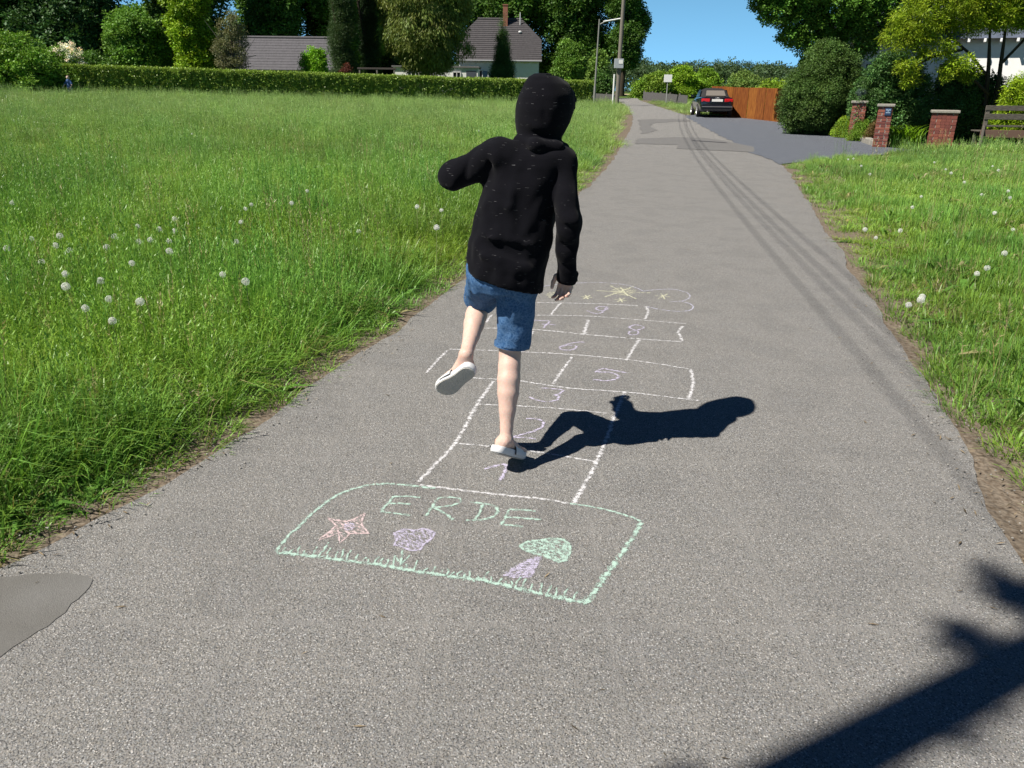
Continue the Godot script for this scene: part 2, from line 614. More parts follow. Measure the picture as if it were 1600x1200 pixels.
# scribbled filling: several short strokes in one piece of chalk work
func hatch(t: Node3D, part: String, col: String, w: float, segs: Array) -> void:
	chalk_layer += 1
	var r := rnd(1900 + chalk_layer)
	var mb := MB.new()
	var y := 0.0010 + 0.00008 * (chalk_layer % 12)
	for q in segs:
		var a := Vector2(q[0], q[1])
		var b := Vector2(q[2], q[3])
		var n := maxi(2, int(a.distance_to(b) / 0.02))
		var u := r.randf() * 8.0
		var bow := r.randf_range(-0.004, 0.004)
		y += 0.000004
		var side := (b - a).normalized().orthogonal()
		for k in n + 1:
			var f := float(k) / n
			var p := a.lerp(b, f) + side * bow * sin(f * PI)
			var s := side * w * 0.5
			mb.vert(Vector3(p.x + s.x, y, p.y + s.y), Vector3.UP, Vector2(u + f * a.distance_to(b) / 0.9, 0.02))
			mb.vert(Vector3(p.x - s.x, y, p.y - s.y), Vector3.UP, Vector2(u + f * a.distance_to(b) / 0.9, 0.98))
			if k > 0:
				var i := mb.v.size() - 4
				mb.quad_ix(i, i + 1, i + 3, i + 2)
	mb.face_up()
	obj(t, part, mb.mesh(), chalk_mat(col, true))

# loose grit, bits of bark and dry stalks along the edges of the asphalt
func build_litter() -> void:
	var r := rnd(808)
	var mb := MB.new()
	mb.box(Vector3.ZERO, Vector3(1.0, 0.6, 0.8), 0.22)
	var grit := mb.mesh()
	mb = MB.new()
	mb.tri(Vector3(-1, 0, 0), Vector3(0, 0.05, 0.16), Vector3(1, 0.02, 0))
	mb.tri(Vector3(-1, 0, 0), Vector3(1, 0.02, 0), Vector3(0, 0.03, -0.16))
	var chip := mb.mesh(false)
	var gw := []
	var gc := []
	var cw := []
	var cc := []
	for k in 2600:
		var z := -1.2 - 15.0 * pow(r.randf(), 1.7)
		var left := r.randf() < 0.5
		var x := along(LEFT, z) if left else along(RIGHT, z)
		x += (1.0 if left else -1.0) * (absf(r.randfn()) * 0.16 - 0.12)
		if r.randf() < 0.08: x = r.randf_range(along(LEFT, z), along(RIGHT, z))
		var y := ground_y(x, z)
		if r.randf() < 0.6:
			var s := r.randf_range(0.003, 0.009)
			gw.append(Transform3D(Basis(Vector3.UP, r.randf() * TAU).scaled(Vector3.ONE * s), Vector3(x, y + s * 0.25, z)))
			var b := r.randf_range(0.10, 0.36)
			gc.append(Color(b, b * 0.95, b * 0.88))
		else:
			var s := r.randf_range(0.006, 0.022)
			cw.append(Transform3D(Basis.from_euler(Vector3(r.randf_range(-0.2, 0.2), r.randf() * TAU, r.randf_range(-0.3, 0.3))).scaled(Vector3(s, s, s)), Vector3(x, y + 0.004, z)))
			var b := r.randf_range(0.05, 0.3)
			cc.append(Color(b, b * 0.78, b * 0.5))
	var home := thing("roadside_litter", "loose grit and dry plant bits along the edges of the asphalt", "litter")
	home.set_meta("kind", "stuff")
	many(home, "grit", grit, leafy("grit", 0.9, 0.0), gw, gc)
	many(home, "dry_bits", chip, leafy("dry_bits", 0.9, 0.2), cw, cc)
func build_chalk() -> void:
	var t: Node3D
	t = chalk("chalk_hopscotch_grid", "white chalk hopscotch grid lines on the grey lane around the numbers", "")
	stroke(t, "chalk_line", "white", 0.034, [-0.352, -2.609, -0.299, -2.767, -0.240, -2.947, -0.204, -3.147, -0.169, -3.372, -0.095, -3.700])
	stroke(t, "chalk_line", "white", 0.036, [0.228, -2.461, 0.289, -2.629, 0.346, -2.805, 0.412, -3.028, 0.474, -3.268, 0.562, -3.577])
	stroke(t, "chalk_line", "white", 0.026, [-0.344, -2.584, -0.148, -2.539, 0.005, -2.508, 0.122, -2.487, 0.227, -2.452])
	stroke(t, "chalk_line", "white", 0.022, [-0.235, -2.953, -0.105, -2.932, 0.003, -2.910, 0.135, -2.871, 0.244, -2.832, 0.339, -2.794])
	stroke(t, "chalk_line", "white", 0.02, [-0.157, -3.388, 0.001, -3.377, 0.152, -3.358, 0.301, -3.331, 0.441, -3.297])
	stroke(t, "chalk_line", "white", 0.024, [-0.243, -3.752, -0.133, -3.736, -0.000, -3.722, 0.163, -3.662, 0.299, -3.612, 0.573, -3.568, 0.755, -3.514, 0.905, -3.468])
	stroke(t, "chalk_line", "white", 0.028, [-0.372, -4.189, -0.411, -4.020, -0.453, -3.813])
	stroke(t, "chalk_line", "white", 0.024, [-0.359, -4.213, -0.204, -4.206, 0.053, -4.181, 0.325, -4.145, 0.634, -4.066, 0.807, -3.997, 0.956, -3.919])
	stroke(t, "chalk_line", "white", 0.032, [0.963, -3.919, 0.945, -3.771, 0.914, -3.640, 0.863, -3.492])
	stroke(t, "chalk_line", "white", 0.03, [0.336, -4.100, 0.287, -3.938, 0.240, -3.777, 0.209, -3.673])
	stroke(t, "chalk_line", "white", 0.032, [0.131, -4.583, 0.097, -4.424, 0.065, -4.287])
	stroke(t, "chalk_line", "white", 0.034, [0.765, -4.436, 0.714, -4.298, 0.671, -4.157, 0.632, -4.055])
	stroke(t, "chalk_line", "white", 0.026, [-0.177, -4.640, -0.004, -4.647, 0.084, -4.636, 0.275, -4.589, 0.441, -4.535, 0.733, -4.461, 1.013, -4.407])
	stroke(t, "chalk_line", "white", 0.036, [1.087, -4.731, 1.036, -4.618, 1.029, -4.524, 1.020, -4.420])
	stroke(t, "chalk_line", "white", 0.042, [0.497, -4.854, 0.466, -4.693, 0.442, -4.541])
	stroke(t, "chalk_line", "white", 0.03, [-0.137, -4.950, -0.155, -4.858, -0.169, -4.768])
	stroke(t, "chalk_line", "white", 0.022, [-0.112, -4.967, 0.118, -4.953, 0.336, -4.954, 0.534, -4.939, 0.834, -4.867, 1.119, -4.790])
	stroke(t, "chalk_line", "white", 0.03, [0.336, -5.267, 0.292, -5.113, 0.255, -4.967])
	stroke(t, "chalk_line", "white", 0.036, [0.925, -5.206, 0.924, -5.090, 0.897, -4.977, 0.868, -4.884])
	stroke(t, "chalk_line", "white", 0.024, [0.084, -5.273, 0.309, -5.274, 0.623, -5.262, 0.874, -5.221])
	t = chalk("chalk_number", "lilac chalk number one in the hopscotch grid", "chalk numbers of the hopscotch")
	stroke(t, "chalk_line", "lilac", 0.026, [-0.104, -2.720, -0.068, -2.745, -0.029, -2.762, -0.009, -2.751])
	stroke(t, "chalk_line", "lilac", 0.026, [-0.017, -2.755, -0.028, -2.685, -0.040, -2.626])
	t = chalk("chalk_number", "lilac chalk number two in the hopscotch grid", "chalk numbers of the hopscotch")
	stroke(t, "chalk_line", "lilac", 0.025, [0.066, -3.223, 0.117, -3.219, 0.146, -3.175, 0.119, -3.105, 0.054, -3.056, 0.007, -3.023])
	stroke(t, "chalk_line", "lilac", 0.025, [0.007, -3.023, 0.054, -3.019, 0.104, -3.007])
	t = chalk("chalk_number", "lilac chalk number three in the hopscotch grid", "chalk numbers of the hopscotch")
	stroke(t, "chalk_line", "lilac", 0.023, [0.145, -3.613, 0.205, -3.607, 0.259, -3.583, 0.238, -3.540, 0.205, -3.515])
	stroke(t, "chalk_line", "lilac", 0.023, [0.210, -3.520, 0.231, -3.501, 0.220, -3.453, 0.179, -3.433, 0.126, -3.445, 0.083, -3.491])
	t = chalk("chalk_number", "lilac chalk number five in the hopscotch grid", "chalk numbers of the hopscotch")
	stroke(t, "chalk_line", "lilac", 0.025, [0.610, -3.850, 0.548, -3.883, 0.488, -3.916])
	stroke(t, "chalk_line", "lilac", 0.025, [0.488, -3.916, 0.441, -3.855])
	stroke(t, "chalk_line", "lilac", 0.025, [0.441, -3.855, 0.516, -3.857, 0.559, -3.804, 0.532, -3.746, 0.478, -3.727, 0.421, -3.742])
	t = chalk("chalk_number", "lilac chalk number six in the hopscotch grid", "chalk numbers of the hopscotch")
	stroke(t, "chalk_line", "lilac", 0.025, [0.428, -4.376, 0.367, -4.365, 0.304, -4.311, 0.275, -4.268, 0.283, -4.227, 0.327, -4.220, 0.369, -4.259, 0.367, -4.314, 0.324, -4.312, 0.289, -4.277])
	t = chalk("chalk_number", "lilac chalk number seven in the hopscotch grid", "chalk numbers of the hopscotch")
	stroke(t, "chalk_line", "lilac", 0.025, [0.131, -4.832, 0.181, -4.823, 0.239, -4.815, 0.218, -4.743, 0.195, -4.663])
	stroke(t, "chalk_line", "lilac", 0.025, [0.186, -4.742, 0.229, -4.743, 0.274, -4.725])
	t = chalk("chalk_number", "lilac chalk number eight in the hopscotch grid", "chalk numbers of the hopscotch")
	stroke(t, "chalk_line", "lilac", 0.025, [0.736, -4.693, 0.790, -4.755, 0.833, -4.697, 0.787, -4.637, 0.724, -4.591, 0.723, -4.531, 0.766, -4.541, 0.781, -4.598, 0.760, -4.645, 0.736, -4.693])
	t = chalk("chalk_number", "lilac chalk number nine in the hopscotch grid", "chalk numbers of the hopscotch")
	stroke(t, "chalk_line", "lilac", 0.025, [0.645, -5.186, 0.596, -5.184, 0.570, -5.124, 0.606, -5.080, 0.648, -5.127, 0.651, -5.186, 0.620, -5.069, 0.563, -5.000, 0.502, -5.075])
	t = chalk("chalk_cloud", "pale lilac chalk cloud outline at the end of the hopscotch", "")
	stroke(t, "chalk_line", "pale", 0.018, [0.219, -5.751, 0.306, -5.806, 0.412, -5.848, 0.555, -5.891, 0.678, -5.905, 0.846, -5.853, 0.935, -5.749, 0.971, -5.646])
	stroke(t, "chalk_line", "pale", 0.018, [0.971, -5.646, 1.052, -5.684, 1.133, -5.709, 1.218, -5.713, 1.292, -5.620, 1.295, -5.500, 1.227, -5.381, 1.115, -5.339])
	stroke(t, "chalk_line", "pale", 0.02, [1.206, -5.355, 1.254, -5.284, 1.255, -5.200, 1.202, -5.110, 1.114, -5.090, 1.014, -5.131, 0.933, -5.198])
	t = chalk("chalk_sun", "big pale yellow chalk sun with rays inside the chalk cloud", "")
	stroke(t, "chalk_line", "yellow", 0.022, [0.626, -5.644, 0.828, -5.612, 1.029, -5.594])
	stroke(t, "chalk_line", "yellow", 0.022, [0.746, -5.812, 0.819, -5.598, 0.889, -5.411])
	stroke(t, "chalk_line", "yellow", 0.022, [0.929, -5.799, 0.794, -5.617, 0.668, -5.459])
	stroke(t, "chalk_line", "yellow", 0.022, [0.818, -5.765, 0.829, -5.619, 0.840, -5.493])
	hatch(t, "chalk_fill", "yellow", 0.026, [[0.795, -5.733, 0.892, -5.724], [0.770, -5.705, 0.911, -5.691], [0.745, -5.678, 0.925, -5.660], [0.739, -5.648, 0.915, -5.630], [0.739, -5.617, 0.905, -5.601], [0.740, -5.587, 0.895, -5.572], [0.740, -5.557, 0.867, -5.544], [0.781, -5.522, 0.828, -5.518], [0.843, -5.738, 0.911, -5.692], [0.784, -5.721, 0.915, -5.631], [0.752, -5.685, 0.899, -5.584], [0.739, -5.635, 0.870, -5.546], [0.740, -5.577, 0.828, -5.517]])
	t = chalk("chalk_star", "small pale yellow chalk star between the chalk moon and the chalk sun", "small chalk stars in the cloud")
	stroke(t, "chalk_line", "yellow", 0.02, [0.493, -5.461, 0.535, -5.446, 0.574, -5.431])
	stroke(t, "chalk_line", "yellow", 0.02, [0.506, -5.399, 0.535, -5.446, 0.564, -5.499])
	stroke(t, "chalk_line", "yellow", 0.02, [0.530, -5.502, 0.535, -5.446, 0.539, -5.387])
	t = chalk("chalk_star", "small pale yellow chalk star under the chalk sun, beside the grid line", "small chalk stars in the cloud")
	stroke(t, "chalk_line", "yellow", 0.02, [0.730, -5.390, 0.775, -5.374, 0.816, -5.358])
	stroke(t, "chalk_line", "yellow", 0.02, [0.742, -5.324, 0.775, -5.374, 0.807, -5.429])
	stroke(t, "chalk_line", "yellow", 0.02, [0.771, -5.433, 0.775, -5.374, 0.776, -5.311])
	t = chalk("chalk_star", "small pale yellow chalk star in the round end of the cloud", "small chalk stars in the cloud")
	stroke(t, "chalk_line", "yellow", 0.02, [1.040, -5.519, 1.097, -5.497, 1.150, -5.476])
	stroke(t, "chalk_line", "yellow", 0.02, [1.051, -5.430, 1.097, -5.497, 1.144, -5.571])
	stroke(t, "chalk_line", "yellow", 0.02, [1.097, -5.576, 1.097, -5.497, 1.095, -5.414])
	t = chalk("chalk_moon", "pale yellow chalk moon at the end of the cloud", "")
	hatch(t, "chalk_fill", "yellow", 0.024, [[0.300, -5.603, 0.331, -5.602], [0.267, -5.577, 0.348, -5.573], [0.255, -5.550, 0.362, -5.544], [0.243, -5.522, 0.365, -5.516], [0.231, -5.495, 0.368, -5.488], [0.241, -5.467, 0.372, -5.460], [0.253, -5.438, 0.355, -5.433], [0.266, -5.410, 0.337, -5.406], [0.302, -5.604, 0.345, -5.578], [0.267, -5.576, 0.365, -5.516], [0.250, -5.537, 0.371, -5.463], [0.233, -5.499, 0.350, -5.426], [0.254, -5.436, 0.325, -5.393]])
	t = chalk("chalk_box", "green chalk frame with rounded top corners around the word ERDE", "")
	stroke(t, "chalk_line", "green", 0.022, [-0.754, -2.126, -0.744, -2.210, -0.716, -2.300, -0.676, -2.428, -0.621, -2.518, -0.546, -2.575])
	stroke(t, "chalk_line", "green", 0.024, [-0.546, -2.575, -0.481, -2.591, -0.422, -2.586, -0.343, -2.570, -0.284, -2.559])
	stroke(t, "chalk_line", "green", 0.02, [0.214, -2.455, 0.282, -2.439, 0.369, -2.401, 0.428, -2.363, 0.455, -2.337])
	stroke(t, "chalk_line", "green", 0.034, [0.454, -2.328, 0.415, -2.242, 0.373, -2.156, 0.300, -2.020, 0.260, -1.941, 0.224, -1.878])
	stroke(t, "chalk_line", "green", 0.03, [0.226, -1.877, 0.158, -1.895, 0.083, -1.921, 0.007, -1.949, -0.071, -1.977, -0.150, -1.994, -0.230, -2.010, -0.312, -2.031, -0.395, -2.054, -0.479, -2.070, -0.563, -2.086, -0.658, -2.106, -0.752, -2.119])
	t = chalk("chalk_grass", "green chalk grass tufts along the bottom of the frame", "")
	stroke(t, "chalk_line", "green", 0.012, [-0.730, -2.115, -0.733, -2.133, -0.731, -2.149])
	stroke(t, "chalk_line", "green", 0.012, [-0.712, -2.112, -0.711, -2.126, -0.702, -2.139])
	stroke(t, "chalk_line", "green", 0.012, [-0.682, -2.107, -0.687, -2.137, -0.686, -2.162])
	stroke(t, "chalk_line", "green", 0.012, [-0.662, -2.104, -0.664, -2.120, -0.665, -2.134])
	stroke(t, "chalk_line", "green", 0.012, [-0.631, -2.098, -0.632, -2.130, -0.630, -2.156])
	stroke(t, "chalk_line", "green", 0.012, [-0.612, -2.095, -0.611, -2.115, -0.607, -2.131])
	stroke(t, "chalk_line", "green", 0.012, [-0.583, -2.090, -0.588, -2.122, -0.584, -2.149])
	stroke(t, "chalk_line", "green", 0.012, [-0.556, -2.085, -0.558, -2.109, -0.556, -2.129])
	stroke(t, "chalk_line", "green", 0.012, [-0.539, -2.082, -0.539, -2.115, -0.541, -2.143])
	stroke(t, "chalk_line", "green", 0.012, [-0.519, -2.078, -0.520, -2.111, -0.515, -2.138])
	stroke(t, "chalk_line", "green", 0.012, [-0.489, -2.072, -0.490, -2.096, -0.486, -2.116])
	stroke(t, "chalk_line", "green", 0.012, [-0.467, -2.068, -0.466, -2.084, -0.458, -2.098])
	stroke(t, "chalk_line", "green", 0.012, [-0.451, -2.065, -0.448, -2.079, -0.450, -2.090])
	stroke(t, "chalk_line", "green", 0.012, [-0.427, -2.061, -0.427, -2.083, -0.417, -2.102])
	stroke(t, "chalk_line", "green", 0.012, [-0.409, -2.057, -0.410, -2.078, -0.404, -2.096])
	stroke(t, "chalk_line", "green", 0.012, [-0.390, -2.053, -0.386, -2.073, -0.388, -2.090])
	stroke(t, "chalk_line", "green", 0.012, [-0.365, -2.046, -0.368, -2.078, -0.371, -2.105])
	stroke(t, "chalk_line", "green", 0.012, [-0.346, -2.041, -0.345, -2.070, -0.348, -2.094])
	stroke(t, "chalk_line", "green", 0.012, [-0.326, -2.036, -0.323, -2.052, -0.327, -2.065])
	stroke(t, "chalk_line", "green", 0.012, [-0.300, -2.029, -0.296, -2.060, -0.293, -2.086])
	stroke(t, "chalk_line", "green", 0.012, [-0.269, -2.020, -0.267, -2.033, -0.255, -2.043])
	stroke(t, "chalk_line", "green", 0.012, [-0.242, -2.013, -0.236, -2.033, -0.234, -2.051])
	stroke(t, "chalk_line", "green", 0.012, [-0.214, -2.006, -0.213, -2.024, -0.208, -2.039])
	stroke(t, "chalk_line", "green", 0.012, [-0.197, -2.003, -0.191, -2.023, -0.193, -2.039])
	stroke(t, "chalk_line", "green", 0.012, [-0.183, -2.000, -0.181, -2.013, -0.171, -2.023])
	stroke(t, "chalk_line", "green", 0.012, [-0.163, -1.996, -0.162, -2.014, -0.148, -2.029])
	stroke(t, "chalk_line", "green", 0.012, [-0.142, -1.991, -0.141, -2.007, -0.141, -2.021])
	stroke(t, "chalk_line", "green", 0.012, [-0.125, -1.988, -0.123, -2.014, -0.125, -2.035])
	stroke(t, "chalk_line", "green", 0.012, [-0.103, -1.983, -0.096, -2.000, -0.101, -2.014])
	stroke(t, "chalk_line", "green", 0.012, [-0.080, -1.979, -0.077, -2.006, -0.065, -2.029])
	stroke(t, "chalk_line", "green", 0.012, [-0.058, -1.972, -0.055, -1.989, -0.057, -2.002])
	stroke(t, "chalk_line", "green", 0.012, [-0.038, -1.965, -0.031, -1.981, -0.024, -1.995])
	stroke(t, "chalk_line", "green", 0.012, [-0.016, -1.957, -0.013, -1.969, -0.011, -1.979])
	stroke(t, "chalk_line", "green", 0.012, [0.001, -1.951, 0.008, -1.967, 0.005, -1.980])
	stroke(t, "chalk_line", "green", 0.012, [0.016, -1.945, 0.021, -1.975, 0.033, -2.000])
	stroke(t, "chalk_line", "green", 0.012, [0.036, -1.938, 0.042, -1.967, 0.050, -1.992])
	stroke(t, "chalk_line", "green", 0.012, [0.061, -1.929, 0.064, -1.950, 0.067, -1.967])
	stroke(t, "chalk_line", "green", 0.012, [0.088, -1.920, 0.096, -1.948, 0.096, -1.972])
	stroke(t, "chalk_line", "green", 0.012, [0.111, -1.912, 0.118, -1.939, 0.127, -1.961])
	stroke(t, "chalk_line", "green", 0.012, [0.133, -1.906, 0.140, -1.929, 0.141, -1.949])
	stroke(t, "chalk_line", "green", 0.012, [0.160, -1.897, 0.164, -1.927, 0.180, -1.951])
	stroke(t, "chalk_line", "green", 0.012, [0.187, -1.889, 0.191, -1.912, 0.206, -1.932])
	t = chalk("chalk_word", "green chalk word ERDE in capitals inside the chalk frame", "")
	stroke(t, "chalk_letter", "green", 0.02, [-0.428, -2.494, -0.443, -2.441, -0.459, -2.383])
	stroke(t, "chalk_letter", "green", 0.02, [-0.428, -2.495, -0.381, -2.495, -0.331, -2.490])
	stroke(t, "chalk_letter", "green", 0.02, [-0.443, -2.441, -0.402, -2.444, -0.361, -2.439])
	stroke(t, "chalk_letter", "green", 0.02, [-0.459, -2.383, -0.406, -2.373, -0.352, -2.360])
	stroke(t, "chalk_letter", "green", 0.02, [-0.265, -2.486, -0.280, -2.422, -0.296, -2.358])
	stroke(t, "chalk_letter", "green", 0.02, [-0.265, -2.488, -0.221, -2.493, -0.185, -2.484, -0.181, -2.454, -0.216, -2.429, -0.279, -2.415])
	stroke(t, "chalk_letter", "green", 0.02, [-0.274, -2.415, -0.235, -2.379, -0.198, -2.336])
	stroke(t, "chalk_letter", "green", 0.02, [-0.100, -2.441, -0.109, -2.390, -0.121, -2.338])
	stroke(t, "chalk_letter", "green", 0.02, [-0.146, -2.459, -0.097, -2.449, -0.050, -2.428, -0.046, -2.388, -0.080, -2.342, -0.155, -2.332])
	stroke(t, "chalk_letter", "green", 0.02, [-0.006, -2.407, -0.017, -2.357, -0.032, -2.306])
	stroke(t, "chalk_letter", "green", 0.02, [-0.006, -2.409, 0.042, -2.406, 0.089, -2.400])
	stroke(t, "chalk_letter", "green", 0.02, [-0.017, -2.357, 0.041, -2.352, 0.107, -2.341])
	stroke(t, "chalk_letter", "green", 0.02, [-0.032, -2.306, 0.005, -2.302, 0.042, -2.294])
	t = chalk("chalk_star_flower", "pink chalk star flower with a lilac centre and green stem", "")
	stroke(t, "petal_outline", "pink", 0.014, [-0.514, -2.373, -0.511, -2.296, -0.476, -2.239, -0.537, -2.238, -0.559, -2.180, -0.581, -2.237, -0.633, -2.194, -0.597, -2.286, -0.636, -2.335, -0.565, -2.315, -0.514, -2.373])
	hatch(t, "petal_fill", "pink", 0.016, [[-0.529, -2.355, -0.513, -2.346], [-0.540, -2.343, -0.512, -2.328], [-0.550, -2.332, -0.512, -2.310], [-0.561, -2.320, -0.508, -2.291], [-0.604, -2.326, -0.492, -2.265], [-0.623, -2.319, -0.477, -2.239], [-0.599, -2.288, -0.508, -2.239], [-0.602, -2.273, -0.537, -2.237], [-0.608, -2.258, -0.542, -2.222], [-0.613, -2.244, -0.589, -2.231], [-0.576, -2.223, -0.548, -2.208], [-0.619, -2.229, -0.602, -2.220], [-0.567, -2.201, -0.553, -2.194], [-0.625, -2.215, -0.614, -2.209], [-0.521, -2.364, -0.513, -2.351], [-0.536, -2.347, -0.512, -2.308], [-0.552, -2.330, -0.493, -2.239], [-0.568, -2.316, -0.519, -2.239], [-0.600, -2.325, -0.540, -2.230], [-0.633, -2.334, -0.621, -2.316], [-0.598, -2.281, -0.549, -2.205], [-0.608, -2.256, -0.591, -2.229], [-0.618, -2.231, -0.608, -2.215]])
	hatch(t, "flower_centre", "lilac", 0.018, [[-0.561, -2.305, -0.542, -2.301], [-0.570, -2.294, -0.532, -2.286], [-0.567, -2.281, -0.532, -2.274], [-0.565, -2.268, -0.536, -2.262], [-0.556, -2.306, -0.532, -2.287], [-0.571, -2.298, -0.534, -2.268], [-0.566, -2.274, -0.547, -2.258]])
	stroke(t, "stem", "green", 0.014, [-0.600, -2.182, -0.602, -2.155, -0.603, -2.125])
	t = chalk("chalk_round_flower", "lilac chalk flower with wavy petals on a green stem", "")
	stroke(t, "petal_outline", "lilac", 0.016, [-0.391, -2.241, -0.364, -2.269, -0.326, -2.260, -0.300, -2.274, -0.254, -2.252, -0.259, -2.212, -0.285, -2.181, -0.293, -2.143, -0.326, -2.139, -0.349, -2.160, -0.380, -2.168, -0.378, -2.202, -0.391, -2.241])
	hatch(t, "petal_fill", "lilac", 0.016, [[-0.272, -2.261, -0.255, -2.246], [-0.302, -2.272, -0.256, -2.233], [-0.312, -2.267, -0.257, -2.221], [-0.322, -2.262, -0.260, -2.210], [-0.340, -2.264, -0.267, -2.202], [-0.362, -2.269, -0.274, -2.194], [-0.371, -2.262, -0.280, -2.186], [-0.378, -2.255, -0.286, -2.177], [-0.385, -2.247, -0.288, -2.166], [-0.389, -2.237, -0.291, -2.154], [-0.383, -2.219, -0.293, -2.143], [-0.378, -2.201, -0.308, -2.141], [-0.379, -2.188, -0.322, -2.140], [-0.380, -2.175, -0.368, -2.165], [-0.265, -2.257, -0.256, -2.235], [-0.286, -2.268, -0.263, -2.207], [-0.305, -2.271, -0.275, -2.193], [-0.320, -2.263, -0.286, -2.176], [-0.337, -2.263, -0.292, -2.147], [-0.357, -2.267, -0.308, -2.141], [-0.372, -2.261, -0.325, -2.139], [-0.384, -2.248, -0.350, -2.160], [-0.379, -2.188, -0.370, -2.165]])
	stroke(t, "stem", "green", 0.014, [-0.348, -2.142, -0.346, -2.101, -0.344, -2.061])
	stroke(t, "leaf", "green", 0.012, [-0.368, -2.112, -0.355, -2.086, -0.345, -2.067])
	stroke(t, "leaf", "green", 0.012, [-0.323, -2.116, -0.331, -2.087, -0.343, -2.065])
	t = chalk("chalk_mushroom", "chalk mushroom with a mint green cap and lilac stalk", "")
	stroke(t, "cap_outline", "green", 0.02, [0.031, -2.176, 0.057, -2.203, 0.100, -2.212, 0.134, -2.222, 0.177, -2.220, 0.196, -2.190, 0.194, -2.138, 0.182, -2.097, 0.153, -2.085, 0.113, -2.116, 0.072, -2.135, 0.044, -2.153, 0.031, -2.176])
	hatch(t, "cap_fill", "green", 0.022, [[0.164, -2.220, 0.181, -2.213], [0.140, -2.222, 0.189, -2.201], [0.124, -2.219, 0.196, -2.189], [0.112, -2.215, 0.196, -2.180], [0.099, -2.212, 0.195, -2.171], [0.085, -2.209, 0.195, -2.162], [0.070, -2.206, 0.194, -2.153], [0.056, -2.203, 0.194, -2.144], [0.050, -2.196, 0.193, -2.136], [0.044, -2.190, 0.191, -2.128], [0.038, -2.183, 0.188, -2.120], [0.032, -2.177, 0.186, -2.111], [0.037, -2.165, 0.184, -2.103], [0.043, -2.154, 0.180, -2.096], [0.115, -2.114, 0.169, -2.091], [0.140, -2.095, 0.158, -2.087], [0.167, -2.220, 0.196, -2.184], [0.148, -2.221, 0.195, -2.162], [0.129, -2.220, 0.194, -2.140], [0.114, -2.216, 0.189, -2.122], [0.099, -2.212, 0.184, -2.105], [0.083, -2.208, 0.174, -2.094], [0.067, -2.205, 0.160, -2.088], [0.053, -2.199, 0.130, -2.103], [0.043, -2.189, 0.093, -2.125], [0.033, -2.178, 0.061, -2.142]])
	hatch(t, "stalk_fill", "lilac", 0.018, [[0.053, -2.093, 0.073, -2.106], [0.031, -2.071, 0.091, -2.112], [0.014, -2.053, 0.100, -2.112], [0.001, -2.037, 0.098, -2.104], [-0.013, -2.021, 0.096, -2.096], [-0.022, -2.009, 0.093, -2.088], [-0.015, -2.007, 0.091, -2.080], [-0.009, -2.005, 0.089, -2.072], [-0.003, -2.003, 0.087, -2.064], [0.004, -2.001, 0.085, -2.056], [0.012, -2.000, 0.082, -2.048], [0.022, -2.000, 0.079, -2.039], [0.032, -2.000, 0.076, -2.031], [0.041, -2.000, 0.073, -2.022], [0.051, -2.000, 0.070, -2.013], [0.077, -2.107, 0.099, -2.110], [0.054, -2.094, 0.096, -2.098], [0.042, -2.082, 0.093, -2.087], [0.029, -2.069, 0.090, -2.075], [0.018, -2.057, 0.087, -2.064], [0.007, -2.045, 0.084, -2.053], [-0.003, -2.033, 0.080, -2.041], [-0.014, -2.020, 0.076, -2.029], [-0.021, -2.009, 0.072, -2.018], [0.005, -2.000, 0.068, -2.006]])

